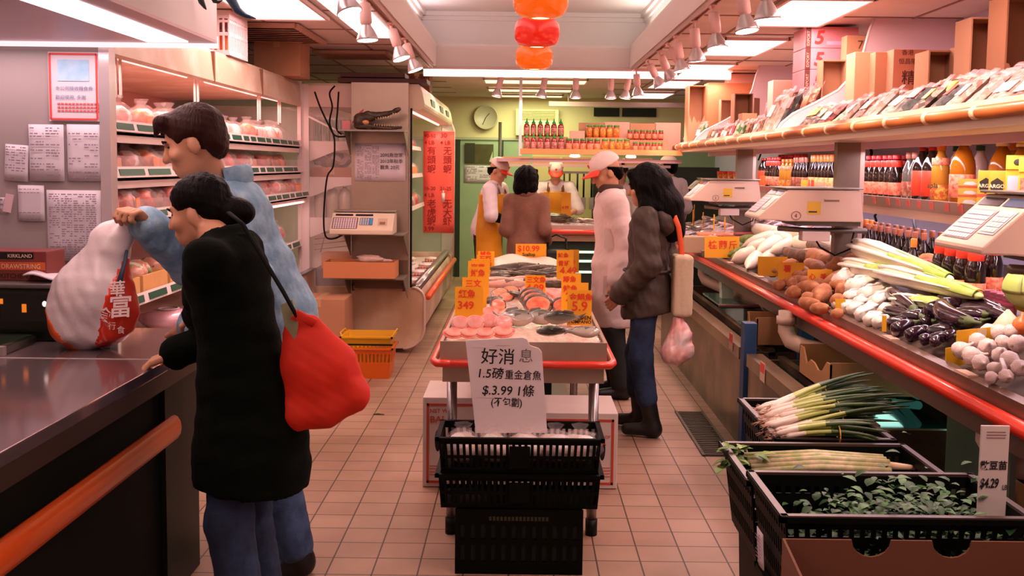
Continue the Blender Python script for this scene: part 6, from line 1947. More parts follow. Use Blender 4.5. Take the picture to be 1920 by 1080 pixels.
bottles(K_oil2, 'orange-capped yellow bottle on the wall shelf between the posts', [7.80 + 0.11 * i for i in range(3)], 2.11, z, 'the middle post', 'orange capped yellow bottles', 0.8)
bottles(K_redsoy, 'pink-capped dark bottle on the wall shelf near the far post', [8.17 + 0.085 * i for i in range(5)], 2.11, z, 'the middle post', 'dark bottles near the far post', 1.12)
bottles(K_redsoy, 'pink-capped bottle in the back row near the far post', [7.85 + 0.1 * i for i in range(8)], 2.22, z, 'the middle post', 'back bottles near the far post', 1.22)
bottles(K_cola, 'tall dark bottle with a red label by the far post', [8.65, 8.78], 2.12, z, 'the middle post', 'tall dark bottles by the far post', 0.85)
for lab, x, y, w, h, mm in (('tan card box with an olive panel in front of the orange-capped sauces', 2.085, 6.89, 0.16, 0.075, M('box_tan2', (206, 166, 124), 0.6)), ('bright red box in front of the orange-capped sauces', 2.085, 7.11, 0.13, 0.085, M('box_red', (226, 70, 34), 0.5)), ('yellow box with orange rounds on the wall shelf', 2.085, 7.31, 0.12, 0.08, M('box_yellow', (236, 190, 48), 0.5)), ('orange box by the far post on the wall shelf', 2.085, 8.57, 0.16, 0.10, M('box_orange2', (236, 110, 44), 0.5))):
 t = thing('small_box', lab, 'box', (x, y, z), PI / 2)
 MB().bb(-w / 2, w / 2, -0.02, 0.02, 0, h).build('box', mm, t, bevel=0.002)
for i in range(4):
 t = thing('red_lid_tub', 'yellow tub with a red lid beyond the far post, %s from the post' % ORD[i], 'tub', (2.0 + 0.0 * i, 9.15 + i * 0.25, BSZ + 0.0), 0, 'red lidded tubs')
 MB().lathe([(0.05, 0), (0.056, 0.01), (0.056, 0.11)], n=16).build('tub', lab_yel, t)
 MB().lathe([(0.058, 0.11), (0.058, 0.128), (0.05, 0.13)], n=16).build('lid', red_cap, t)
for i in range(5):
 carton('yellow_packet', 'yellow and red printed packet beyond the far post, %s from the post' % ORD[i], (1.95, 9.1 + i * 0.3, 1.36), 0.2, 0.06, 0.07, lab_yel, rz=PI / 2, seam=False, cat='packet', group='yellow packets beyond the post')
tag(MB().bb(-0.15, 0.2, 0, 1.5, -0.03, 0).build('side_shelf', M('shelf_under', (222, 192, 168), 0.45)), 'short lower shelf of yellow packets beyond the far post', 'shelf').location = (1.95, 9.0, 1.358)
zb = 1.065
bottles(K_soy, 'brown-capped soy bottle behind the napa, front row', [4.98 + 0.10 * i for i in range(9)], 2.02, zb, 'the scale', 'soy bottles behind the napa cabbages', 0.98)
bottles(K_soy, 'brown-capped soy bottle behind the napa, back row', [5.0 + 0.10 * i for i in range(10)], 2.11, zb, 'the scale', 'soy bottles in the back row', 1.0)
bottles(K_soy_o, 'orange-capped soy bottle behind the daikons', [5.95 + 0.09 * i for i in range(6)], 2.03, zb, 'the napa cabbages', 'orange capped soy bottles', 0.98)
bottles(K_soy_o, 'orange-capped soy bottle in the back row behind the daikons', [6.05 + 0.09 * i for i in range(8)], 2.13, zb, 'the napa cabbages', 'orange capped soy bottles at the back', 1.0)
K_soy_o('single orange-capped soy bottle among the brown-capped ones by the black cable', (1.94, 4.90, zb - 0.03), (0, 0, 0), 1.0)
bottles(K_jar, 'red-lidded jar behind the sweet potato ends', [4.82, 4.73], 1.98, zb, 'the soy bottles', 'red lidded jars', 1.0)
bottles(K_redsoy, 'large red-capped dark bottle standing behind the napa leaf tips', [4.56, 4.44, 4.32, 4.20], 1.93, 1.03, 'the soy bottles', 'large red capped bottles', 1.15)
bottles(K_redsoy, 'red-capped dark bottle in the second row behind the napa tips', [4.62, 4.50, 4.38, 4.26], 2.03, 1.05, 'the soy bottles', 'red capped bottles second row', 1.15)
t = thing('yellow_jug', 'yellow plastic jug with a loop handle under the nearest scale', 'jug', (1.96, 3.82, 1.05))
MB().bb(0.0, 0.16, -0.08, 0.08, 0, 0.16).build('body', M('jug_yellow', (232, 178, 28), 0.4), t, bevel=0.015)
MB().tube([(0.0, -0.03, 0.15), (-0.05, -0.03, 0.14), (-0.065, -0.03, 0.09), (-0.05, -0.03, 0.03), (0.0, -0.03, 0.02)], 0.012, 8).build('handle', M('jug_handle', (240, 190, 30), 0.35), t)
for i in range(4):
 t = thing('striped_packet', 'small dark striped packet beside the yellow jug, %s from the bottles' % ORD[i], 'packet', (1.90, 4.0 - 0.055 * i, 1.02), -0.6, 'striped packets')
 MB().bb(-0.022, 0.022, -0.03, 0.03, 0, 0.10).build('packet', M('packet_stripe', (60, 40, 60), 0.5, var=0.9, vscale=60, stretch=(0.2, 0.2, 1), color2=(230, 90, 110)), t)
tag(MB().tube([P(1645, 420, x=2.3), P(1640, 405, x=2.3), P(1648, 392, x=2.28)], 0.008, 8).build('hanging_cable', cab), 'short black cable behind the soy bottles near the post', 'cable')
tag(MB().tube([P(1710, 398, x=2.2), P(1716, 430, x=2.15), P(1727, 455, x=2.08), P(1738, 470, x=2.03)], 0.009, 8).build('hanging_cable', cab), 'thick black cable hanging into the soy bottles', 'cable')
tag(MB().tube([P(1622, 262, x=2.2), P(1630, 268, x=2.2), P(1634, 285, x=2.2), P(1633, 305, x=2.22)], 0.009, 8).build('hanging_cable', cab), 'black cable curving down under the upper shelf by the middle post', 'cable')
tag(MB().tube([P(1422, 300, x=2.2), P(1426, 290, x=2.2), P(1427, 276, x=2.2)], 0.008, 8).build('hanging_cable', cab), 'black cable under the upper shelf by the far post', 'cable')
def hang_scale(label, x0, yn, zb, num=None, w=0.34, L_=0.57, sticker=True):
 t = thing('price_scale', label, 'scale', (x0, yn, zb))
 k = L_ / 0.815
 pf = [(0.0, 0.0), (0.0, 0.018), (0.005, 0.03), (0.225, 0.235), (0.78, 0.235), (0.815, -0.01), (0.22, -0.01), (0.13, -0.002)]
 MB().prism([(x * k, 0, (z_ + 0.01) * k) for x, z_ in pf], (0, w, 0)).build('body', M('scale_body', (222, 188, 166), 0.4), t, bevel=0.006)
 MB().bb(0.20 * k, 0.80 * k, -0.01, w + 0.01, 0.25 * k, 0.262 * k).build('pan', steel_dull, t, bevel=0.003)
 MB().bb(0.30 * k, 0.8 * k, 0.02, w - 0.02, -0.035 * k, 0.0).build('underside', M('scale_under', (84, 70, 58), 0.5), t)
 dU = Vector((0.22, 0, 0.205)).normalized()
 o = Vector((0.007, 0, 0.032 + 0.01)) * k
 r = Vector((0, -1, 0))
 nrm = r.cross(dU)
 Ls = 0.30 * k
 def pt(u, v, lift=0.002):
  return o + Vector((0, w, 0)) + r * (u * w) + dU * (v * Ls) + nrm * lift
 def quad(u0, u1, v0, v1, lift=0.002):
  return MB().flat().add([pt(u0, v0, lift), pt(u1, v0, lift), pt(u1, v1, lift), pt(u0, v1, lift)], [(0, 1, 2, 3)])
 quad(0.06, 0.6, 0.08, 0.68).build('key_panel', M('key_frame_grey', (176, 160, 164), 0.5), t)
 km = MB().flat()
 scale_keys(km, pt(0.08, 0.10, 0.0), r, dU, w * 0.5, Ls * 0.55, 9, 6, 0.18, 0.004)
 km.build('keys', key_m, t, fix=False)
 quad(0.64, 0.95, 0.22, 0.68).build('number_panel', M('key_frame_blue', (190, 196, 204), 0.5), t)
 km = MB().flat()
 scale_keys(km, pt(0.66, 0.26, 0.0), r, dU, w * 0.27, Ls * 0.4, 4, 4, 0.15, 0.004)
 km.build('number_keys', wht_cap, t, fix=False)
 quad(0.06, 0.5, 0.76, 0.92).build('display', M('display_dark', (40, 36, 44), 0.15), t)
 quad(0.55, 0.95, 0.76, 0.92).build('second_display', M('display_blue', (76, 92, 120), 0.15), t)
 if sticker:
  MB().bb(0.375 * k, 0.48 * k, -0.0012, 0, 0.055 * k, 0.155 * k).build('yellow_sticker', M('sticker_yellow', (226, 176, 52), 0.5), t)
  MB().bb(0.385 * k, 0.45 * k, -0.002, -0.0012, 0.07 * k, 0.08 * k).build('sticker_print', ink_black, t)
  MB().bb(0.505 * k, 0.62 * k, -0.002, 0, 0.155 * k, 0.17 * k).build('grip_slot', M('slot_dark2', (140, 108, 88), 0.5), t)
  MB().bb(0.505 * k, 0.62 * k, -0.006, 0, 0.17 * k, 0.178 * k).build('grip_lip', M('scale_body', (222, 188, 166), 0.4), t)
 if num:
  rm = MB()
  c_ = Vector((0.29 * k, -0.001, 0.045 * k))
  stroke(rm, [c_ + Vector((math.cos(a_ * PI / 9) * 0.025, 0, math.sin(a_ * PI / 9) * 0.022)) for a_ in range(19)], 0.0015, (0, -1, 0))
  text_mb(rm, num, 0.033, c_ + Vector((-0.010, 0, -0.012)), (1, 0, 0), (0, 0, 1))
  rm.build('circled_number', M('ink_brownred', (110, 40, 34), 0.6), t)
 MB().tube([(0.20 * k, w * 0.35, -0.045), (0.45 * k, w * 0.35, -0.055), (0.9 * k, w * 0.4, -0.055)], 0.028, 10, flat=(1, 0.55)).build('support_arm', steel_dull, t)
 MB().bb(0.36 * k, 0.58 * k, 0.04, 0.12, -0.11, -0.055).build('power_box', M('power_white', (240, 210, 200), 0.4), t, bevel=0.006)
 MB().tube([(0.45 * k, 0.05, -0.08), (0.5 * k, 0.04, -0.14), (0.62 * k, 0.04, -0.185), (0.74 * k, 0.05, -0.15), (0.77 * k, 0.06, -0.06)], 0.005, 8).build('power_cord', cab, t)
 return t
hang_scale('cream price scale with a circled three hanging over the far vegetables', 1.36, 8.0, 1.325, '3')
hang_scale('cream price scale with a circled four hanging over the daikons', 1.285, 5.38, 1.315, '4')
hang_scale('large cream price scale with keypad nearest the camera over the garlic', 1.36, 2.93, 1.345, None, 0.34, 0.6, False)
hang_scale('small cream price scale farthest back beside the wall counter', 1.82, 10.6, 1.36, None, 0.3, 0.4, False)
black_crate = M('crate_black', (4, 8, 3), 0.5, spec=0.12)
def produce_crate(label, x0, x1, y0, y1, zr, h=0.25, n=22, nd=14):
 t = thing('produce_crate', label, 'crate', ((x0 + x1) / 2, (y0 + y1) / 2, zr - h))
 w, d = x1 - x0, y1 - y0
 b = slat_box(w - 0.08, d - 0.07, w - 0.02, d - 0.02, h, n, nd, [(0.035, 0.085), (0.12, 0.165), (0.195, 0.215)], 0.014, 0.006, 0.42)
 b.build('crate_body', black_crate, t)
 r = MB()
 for q in (-1, 1):
  r.bb(-w / 2, w / 2, q * (d / 2 - 0.008) - 0.009, q * (d / 2 - 0.008) + 0.009, h - 0.004, h + 0.004)
  r.bb(q * (w / 2 - 0.008) - 0.009, q * (w / 2 - 0.008) + 0.009, -d / 2, d / 2, h - 0.004, h + 0.004)
 r.build('rim', M('crate_rim', (70, 54, 46), 0.35), t)
 return t
def crate_below(label, x0, x1, y0, y1, z0, z1, name='stacked_crate'):
 t = thing(name, label, 'crate', ((x0 + x1) / 2, (y0 + y1) / 2, z0))
 slat_box(x1 - x0 - 0.04, y1 - y0 - 0.04, x1 - x0 - 0.01, y1 - y0 - 0.01, z1 - z0 - 0.002, 14, 10, [(0.06, 0.12), (0.16, 0.22)], 0.012, 0.006, 0.5).build('crate_body', black_crate, t)
CR1 = (0.862, 1.262, 3.262, 3.842, 0.70)
CR2 = (0.664, 1.27, 2.81, 3.215, 0.70)
CR3 = (0.655, 1.29, 2.405, 2.775, 0.74)
produce_crate('black plastic crate full of scallions against the fish tank', *CR1)
produce_crate('black plastic crate holding one bundle of celery stalks', *CR2)
produce_crate('black plastic crate of leafy pea shoots nearest the camera', *CR3)
crate_below('upturned black crate carrying the scallion crate', 0.93, 1.24, 3.30, 3.80, 0.0, 0.447)
crate_below('upturned black crate carrying the celery crate', 0.72, 1.24, 2.84, 3.18, 0.0, 0.447)
crate_below('tall black crate carrying the pea shoot crate', 0.685, 1.26, 2.44, 2.75, 0.0, 0.487)
t = paper('crate_label', 'small white printed label on the end of the pea shoot crate', 'label', 0, 0.07, 0, 0.10, 0, 9, 1, 33)
p = P(1433, 1028, x=0.678)
t.location = (0.667, p.y, p.z)
t.rotation_euler = (0.06, 0, -PI / 2)
scal_m = [M('scallion_white', (240, 220, 200), 0.4), M('scallion_light', (178, 186, 96), 0.4), M('scallion_green', (70, 96, 40), 0.45, var=0.3, vscale=10, color2=(44, 70, 28)), M('scallion_root', (214, 168, 140), 0.9)]
def scallions(label, A, B, n, seed, spread=0.06):
 """bundle from root point A to leaf end B (world)"""
 A, B = Vector(A), Vector(B)
 t = thing('scallion_bundle', label, 'scallions', A, 0, 'scallion bundles')
 r = random.Random(seed)
 d = B - A
 ax = d.normalized()
 s_ = ax.cross(Vector((0, 0, 1))).normalized()
 u_ = s_.cross(ax)
 for i in range(n):
  a_ = r.uniform(0, 6.28)
  rad = spread * 0.55 * r.random() ** 0.5
  off = s_ * math.cos(a_) * rad * 1.3 + u_ * math.sin(a_) * rad * 0.7
  st = off * 0.9 + ax * r.uniform(-0.03, 0.03)
  en = d * r.uniform(0.82, 1.05) + off * r.uniform(1.2, 2.2) + Vector((0, 0, r.uniform(-0.01, 0.03)))
  ctl = (st + en) / 2 + off * -0.45 + Vector((0, 0, 0.035))
  pts = [st.lerp(ctl, k).lerp(ctl.lerp(en, k), k) for k in (0, 0.04, 0.1, 0.22, 0.36, 0.5, 0.65, 0.8, 0.92, 1.0)]
  rd = [0.007, 0.0095, 0.009, 0.0075, 0.007, 0.007, 0.0065, 0.0055, 0.004, 0.0015]
  m = MB()
  m.tube(pts, rd, 7)
  nq = 7
  ids = [0, 0, 0, 1, 1, 2, 2, 2, 2]
  m.m = []
  for k in range(len(pts) - 1):
   m.m += [ids[k]] * nq
  m.m += [0, 2]
  m.mat(3)
  for k in range(4):
   e = pts[0] - ax * r.uniform(0.01, 0.03) + Vector((r.uniform(-0.01, 0.01), r.uniform(-0.01, 0.01), r.uniform(-0.012, 0.008)))
   m.tube([pts[0], e], [0.0022, 0.0008], 4)
  m.build('stalk', scal_m, t, fix=False)
 c_ = d * 0.52 + Vector((0, 0, 0.012))
 rb = MB()
 rb.tube([c_ + s_ * math.cos(a_) * spread * 0.62 + u_ * math.sin(a_) * spread * 0.45 for a_ in [k * PI / 8 for k in range(17)]], 0.0025, 6)
 rb.build('rubber_band', M('band_tan', (210, 160, 70), 0.5), t)
 return t
zS = 0.71
def cz(px, py, z=zS):
 return P(px, py, z=z)
for i, (a_, b_, n, za, zb_) in enumerate([((1432, 772), (1655, 742), 15, 0.69, 0.74), ((1440, 782), (1676, 752), 15, 0.72, 0.76), ((1446, 768), (1615, 715), 15, 0.70, 0.76), ((1452, 806), (1672, 768), 14, 0.69, 0.73), ((1470, 818), (1668, 822), 12, 0.70, 0.71), ((1478, 800), (1690, 758), 12, 0.68, 0.72)]):
 scallions('fresh scallion bundle with white roots, %s of the crate' % ('back one in the middle', 'top one with the tan band', 'rear leafy one', 'one in the near half', 'front one along the rim', 'low one under the others')[i], P(*a_, z=za), P(*b_, z=zb_), n, i + 5)
t = thing('celery_bundle', 'bundle of pale green-pink celery with leaves lying across its crate', 'celery', (0.70, 3.10, 0.66))
for k in range(9):
 MB().tube([(0.03, -0.06 + 0.013 * k, 0.01 * (k % 3)), (0.25, -0.055 + 0.011 * k, 0.012 + 0.01 * (k % 3)), (0.47, -0.04 + 0.009 * k, 0.01 * (k % 3))], [0.008, 0.012, 0.011], 8).build('stalk', M('celery_pink', (222, 196, 160), 0.45, var=0.3, vscale=30, color2=(170, 176, 110)), t)
MB().tube([(0.47, -0.02, 0.01), (0.56, -0.01, 0.0)], [0.013, 0.008], 8).build('root_end', M('celery_root', (232, 196, 160), 0.6), t)
def leaf_cluster(n, rx, ry, rz, size, seed, up=0.5):
 m = MB()
 r = random.Random(seed)
 for k in range(n):
  a_ = r.uniform(0, 6.28)
  c_ = Vector((r.gauss(0, rx * 0.5), r.gauss(0, ry * 0.5), abs(r.gauss(0, rz * 0.5))))
  c_.x = max(-rx, min(rx, c_.x))
  c_.y = max(-ry, min(ry, c_.y))
  L_ = size * r.uniform(0.6, 1.2)
  d = Vector((math.cos(a_), math.sin(a_), r.uniform(-0.3, up))).normalized()
  s_ = d.cross(Vector((0, 0, 1))).normalized()
  nn = s_.cross(d)
  w = L_ * r.uniform(0.28, 0.42)
  rows = [(0, 0.05), (0.25, 0.8), (0.5, 1.0), (0.75, 0.7), (1.0, 0.05)]
  vs = []
  for u, f in rows:
   for q in (-1, 0, 1):
    vs.append(c_ + d * L_ * u + s_ * w * f * q + nn * (0.12 * L_ * (abs(q) * f) - 0.25 * L_ * u * u))
  fs = []
  for i in range(4):
   for j in range(2):
    b0 = i * 3 + j
    fs.append((b0, b0 + 1, b0 + 4, b0 + 3))
  m.mat(r.choice((0, 0, 1)))
  m.add(vs, fs)
 return m
cl = leaf_cluster(46, 0.06, 0.05, 0.06, 0.05, 3)
cl.build('leaves', [M('celery_leaf', (92, 130, 44), 0.5), M('celery_leaf2', (132, 160, 70), 0.5)], t, fix=False)
ps = leaf_cluster(1500, 0.27, 0.155, 0.15, 0.034, 9, 0.8)
o = ps.build('pea_shoot_leaves', [M('shoot_green', (46, 92, 44), 0.5, var=0.3, vscale=15), M('shoot_light', (76, 126, 64), 0.5)], None, fix=False)
tag(o, 'heap of dark green pea shoot leaves filling the nearest black crate', 'greens', kind='stuff').location = (1.03, 2.59, 0.585)
SP = P(1858, 978, Y=2.52)
t = thing('crate_sign', 'narrow white handwritten price sign standing in the pea shoot crate', 'sign', (SP.x, 2.52, SP.z))
w, h = 0.037, P(1858, 798, Y=2.52).z - SP.z
MB().bb(-w, w, 0, 0.006, -0.02, h).build('board', M('sign_white', (232, 220, 208), 0.55, var=0.1, vscale=7), t, bevel=0.002)
tx = MB()
text_mb(tx, '散豆苗', 0.0245, (-w * 0.98, -0.001, h * 0.555), (1, 0, 0), (0, 0, 1), bold=0.03, wide=0.95)
text_mb(tx, '$4.29', 0.034, (-w * 0.95, -0.001, h * 0.36), (1, 0, 0), (0, 0, 1), bold=0.03, wide=0.62, shear=0.15)
text_mb(tx, 'LB', 0.018, (w * 0.62, -0.001, h * 0.34), (1, 0, 0), (0, 0, 1), bold=0.02, wide=0.7)
tx.build('lettering', ink_black, t)
fx = MB().flat()
for z_, x_ in ((0.93, 0.7), (0.90, 0.75), (0.87, 0.7)):
 fx.bb(-w * 0.6, w * x_, -0.0015, -0.0005, h * z_, h * z_ + 0.002)
fx.build('faint_lines', M('ink_faint', (150, 110, 104), 0.7), t)
t = thing('open_carton', 'open brown carton with two half-round notches in its far side, at the very front', 'cardboard box', (0.93, 2.16, 0.36))
wF, hF = 0.30, 0.345
top = [(-0.285, 0.0, 0)] + [(0.30, 0.0, 0), (0.30, 0.0, hF)]
def notch(c_):
 return [(c_ + 0.048 * math.cos(a_), 0.0, hF - 0.042 * math.sin(a_)) for a_ in [k * PI / 8 for k in range(9)]]
outl = [(-0.285, 0.19, 0), (0.33, 0.19, 0), (0.33, 0.19, hF)] + [(x, 0.19, z_) for x, y, z_ in notch(0.125)] + [(x, 0.19, z_) for x, y, z_ in notch(-0.07)] + [(-0.285, 0.19, hF)]
MB().prism(outl, (0, 0.006, 0)).build('far_side', M('card_dark', (112, 68, 44), 0.85), t)
MB().prism([(-0.285, 0.19, 0), (-0.285, 0.19, hF), (-0.315, -0.14, hF), (-0.315, -0.14, 0)], (0.006, 0, 0)).build('near_flank', M('card_dark', (112, 68, 44), 0.85), t)
MB().prism([(0.33, 0.19, 0), (0.33, 0.19, hF), (0.33, -0.14, hF), (0.33, -0.14, 0)], (0.006, 0, 0)).build('far_flank', M('card_red', (170, 74, 44), 0.8), t)
MB().bb(-0.30, 0.33, -0.14, 0.19, 0, 0.006).build('bottom', card_in, t)
tag(MB().bb(-0.28, 0.28, -0.14, 0.14, 0, 0.358).build('crate_under', black_crate), 'black crate under the notched carton at the very front', 'crate').location = (0.95, 2.2, 0)
# goods on the upper shelf
pk = {k: M_pieces('pack_' + k, c, sc, 0.6, 0.0) for k, c, sc in (
 ('noodle', [(153, 113, 95), (163, 139, 122), (139, 88, 68), (166, 153, 142)], 50), ('mushroom', [(64, 39, 27), (102, 70, 51), (40, 23, 17), (153, 132, 115)], 38),
 ('date', [(115, 29, 22), (139, 54, 37), (81, 20, 17), (159, 115, 102)], 42), ('fungus', [(153, 129, 108), (163, 149, 136), (139, 102, 81), (166, 159, 153)], 44),
 ('seaweed', [(22, 22, 17), (47, 43, 34), (102, 88, 74), (14, 14, 11)], 34), ('green', [(34, 81, 27), (132, 129, 88), (56, 95, 40), (153, 139, 122)], 30),
 ('pink', [(153, 61, 81), (163, 115, 122), (139, 44, 61), (166, 149, 146)], 30), ('bean', [(132, 81, 54), (153, 115, 88), (108, 61, 40), (163, 139, 119)], 80))}
def make_pack(kind, seed, w=0.17, h=0.25, th=0.045, lab=None):
 def mk():
  t = thing('dry_goods_pack', 'x', 'packet')
  r = random.Random(seed)
  def side(sg):
   def fn(u, v):
    e = (max(0, 1 - (2 * u - 1) ** 4) * max(0, 1 - (2 * v - 1) ** 6)) ** 0.5
    b = 0.004 * math.sin(17 * u + 3 * seed) * math.cos(13 * v + seed)
    return (sg * (th / 2 * e + b * e), (u - 0.5) * w * (1 - 0.06 * math.sin(PI * v)), v * h)
   return fn
  m = MB().grid(side(1), 8, 10).grid(side(-1), 8, 10)
  m.build('pack', pk[kind], t)
  if lab:
   MB().box((-th / 2 - 0.002, 0, h * lab[1]), (0.003, w * 0.6, h * 0.26), (0, 0, 0)).build('label', M('packlabel_%d%d%d' % lab[0], lab[0], 0.4), t)
  f = MB().grid(lambda u, v: (0.006 * math.sin(9 * u + seed), (u - 0.5) * w * 0.96, h + 0.03 * v), 8, 2, (0.001, 0, 0))
  f.build('sealed_top', M('film_top', (230, 190, 190), 0.3, alpha=0.22), t)
  return t
 return Kind(mk)
PK = {k: make_pack(k, i, lab=l) for i, (k, l) in enumerate((('noodle', ((246, 226, 220), 0.6)), ('mushroom', ((236, 200, 60), 0.7)), ('date', ((250, 240, 230), 0.5)), ('fungus', None), ('seaweed', ((226, 60, 50), 0.75)), ('green', None), ('pink', ((250, 250, 250), 0.5)), ('bean', ((240, 120, 60), 0.65))))}
pkname = {'noodle': 'pale noodles', 'mushroom': 'dried mushrooms', 'date': 'red dates', 'fungus': 'white fungus', 'seaweed': 'dark seaweed', 'green': 'green tea', 'pink': 'pink candy', 'bean': 'tan beans'}
rr.seed(33)
near = ['bean', 'date', 'noodle', 'fungus', 'noodle', 'seaweed', 'mushroom', 'seaweed', 'noodle', 'fungus', 'bean', 'noodle', 'green', 'date', 'mushroom', 'mushroom']
for i, k in enumerate(near):
 y = 3.25 + i * 0.187
 for d in range(3):
  kk = k if d < 2 else near[(i + 3) % len(near)]
  PK[kk]('pack of %s, %s from the near end, %s rank of the upper shelf' % (pkname[kk], ORD[i], ('front', 'second', 'third')[d]),
    (SX + 0.04 + d * 0.085, y + rr.uniform(-0.02, 0.02), SZ + 0.015 + d * 0.02), (rr.uniform(-0.12, 0.12), 0.80 + rr.uniform(-0.06, 0.08), rr.uniform(-0.2, 0.2)), rr.uniform(0.88, 1.05), 'dry goods packs before the divider')
mid = ['seaweed', 'fungus', 'noodle', 'bean', 'noodle', 'bean', 'green', 'green', 'pink', 'date', 'noodle', 'date', 'noodle', 'bean']
for i, k in enumerate(mid):
 y = 6.5 + i * 0.195
 for d in range(2):
  kk = k if d == 0 else mid[(i + 5) % len(mid)]
  PK[kk]('pack of %s, %s from the divider in the %s rank behind it' % (pkname[kk], ORD[i], ('front', 'second')[d]),
    (SX + 0.04 + d * 0.11, y, SZ + 0.012 + d * 0.02), (rr.uniform(-0.1, 0.1), 0.42 + rr.uniform(-0.05, 0.1), rr.uniform(-0.2, 0.2)), rr.uniform(0.92, 1.08) * (0.7 if i > 2 else 1.25), 'dry goods packs between the dividers')
for i, k in enumerate(['green', 'noodle', 'green', 'fungus', 'date', 'noodle', 'pink']):
 PK[k]('pack of %s, %s beyond the far divider on the upper shelf' % (pkname[k], ORD[i]), (SX + 0.06, 9.5 + i * 0.14, SZ + 0.012), (rr.uniform(-0.1, 0.1), 0.3, rr.uniform(-0.3, 0.3)), 0.9, 'dry goods packs beyond the dividers')
def make_candy():
 t = thing('candy_bag', 'x', 'bag of candy')
 MB().ell((0, 0, 0.10), (0.08, 0.12, 0.10), noise=0.08, seed=3).build('contents', pk['pink'], t)
 MB().ell((0, 0, 0.12), (0.095, 0.14, 0.125), noise=0.06, seed=8).build('film', film, t)
 return t
cb_ = Kind(make_candy)
for i, (x, y, z_) in enumerate(((1.98, 7.9, SZ + 0.16), (1.98, 6.95, SZ + 0.13), (1.97, 6.62, SZ + 0.13), (2.0, 7.3, SZ + 0.12))):
 cb_('puffy clear bag of pink candy behind the divider, %s from the back' % ('first', 'third', 'fourth', 'second')[i], (x, y, z_), (0, 0.2, i), 1.0, 'candy bags')
 tag(MB().bb(-0.12, 0.16, -0.15, 0.15, 0, z_ - SZ - 0.004).build('carton_riser', card_m), 'low brown carton under the candy bag, %s from the back' % ('first', 'third', 'fourth', 'second')[i], 'cardboard box').location = (x + 0.06, y, SZ + 0.001)
Z2 = SZ + 0.058
def shelf_box(label, px0, py0, px1, Y, d=0.28, z0=None, m=None, text=None, open_front=False, name='cardboard_box', rz=0.0):
 a, b = P(px0, py0, Y=Y), P(px1, py0, Y=Y)
 d *= 0.55
 z0 = Z2 if z0 is None else z0
 zt = min(a.z, CEIL - 0.012)
 return carton(name, label, ((a.x + b.x) / 2, Y + d / 2, z0), b.x - a.x, d, zt - z0, m, rz, False, 'cardboard box', text, open_front)
pinkbox = M('box_pink', (240, 150, 160), 0.55, var=0.1, vscale=9)
a, b = P(1512, 40, Y=6.66), P(1606, 160, Y=6.66)
hb = 0.138
zb0 = CEIL - 0.016 - 3 * (hb + 0.002)
for i in range(3):
 t = carton('export_carton', 'pink carton printed with a big red five, %s of the stack of three' % ('lowest', 'middle', 'topmost')[i], ((a.x + b.x) / 2, 6.66 + 0.15, zb0 + i * (hb + 0.002)), b.x - a.x, 0.3, hb, pinkbox, 0, False)
 w = (b.x - a.x) / 2
 tx = MB()
 text_mb(tx, '5', 0.12, (-w + 0.055, -0.151, 0.028), (1, 0, 0), (0, 0, 1), bold=0.03, shear=0.2)
 tx.build('red_numeral', M('five_red', (226, 60, 60), 0.5), t)
 MB().bb(-w, -w + 0.035, -0.152, -0.15, 0, hb).build('dark_band', M('export_band', (96, 40, 36), 0.5), t)
 tx = MB()
 text_mb(tx, 'EXPORT', 0.026, (-w + 0.026, -0.1525, 0.012), (0, 0, 1), (-1, 0, 0), bold=0.01)
 tx.build('band_lettering', M('letter_tan', (226, 150, 130), 0.5), t)
 MB().bb(-w + 0.14, w - 0.04, -0.152, -0.15, 0.02, 0.045).build('pale_panel', M('panel_lilac', (236, 176, 206), 0.5), t)
carton('cardboard_box', 'plain brown carton hidden under the stack of pink cartons', ((a.x + b.x) / 2 + 0.02, 6.83, Z2), 0.34, 0.3, zb0 - Z2 - 0.002, card_m, 0, False)
shelf_box('torn open carton in front of the pink cartons', 1542, 112, 1588, 6.40, 0.2, None, None, None, True)
shelf_box('carton printed seventy-three half hidden by the divider', 1588, 66, 1640, 6.42, 0.2, None, None, [('73', 0.075, -0.02, 0.52, 0.0)])
shelf_box('tall tan carton with taped edge in front of the divider', 1604, 97, 1638, 5.95, 0.3, None, M('card_tan', (222, 160, 122), 0.85))
shelf_box('narrow carton leaning beside the red-lettered carton', 1642, 97, 1672, 5.85, 0.3, None, None)
shelf_box('salmon carton with red characters behind the dry goods', 1676, 92, 1738, 5.75, 0.35, None, M('card_salmon', (222, 136, 106), 0.8), [('香港', 0.035, -0.05, 0.41, 0.0), ('恒昌隆', 0.035, -0.065, 0.36, 0.0), ('精选', 0.085, -0.045, 0.25, 0.01)])
shelf_box('carton torn open to a dark hollow behind the dry goods', 1742, 94, 1802, 5.45, 0.35, None, None, None, True)
shelf_box('narrow plain carton beside the torn hollow carton', 1806, 84, 1828, 5.3, 0.3, None)
q = P(1822, 40, Y=5.0)
shelf_box('ragged carton torn open at the top of the shelf near the ceiling', 1822, 32, 1886, 4.95, 0.33, None, None, None, True)
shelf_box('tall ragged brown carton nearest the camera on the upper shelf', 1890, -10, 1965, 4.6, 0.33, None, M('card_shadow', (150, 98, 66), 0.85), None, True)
shelf_box('large open brown carton behind the far divider', 1328, 155, 1428, 9.62, 0.4, None, M('card_deep', (206, 120, 78), 0.85))
shelf_box('torn open carton hanging off the far end of the upper shelf', 1292, 160, 1326, 9.75, 0.4, None, None, None, True)
shelf_box('small flapped carton in front of the large brown carton', 1352, 186, 1400, 9.42, 0.18, None, None, None, True)
shelf_box('pink-tan carton high at the back behind the far divider', 1366, 138, 1450, 10.1, 0.35, None, M('card_pale', (224, 168, 148), 0.85))
shelf_box('open dark carton just before the far divider', 1378, 175, 1412, 9.05, 0.3, None, M('card_shadow', (150, 98, 66), 0.85), None, True)
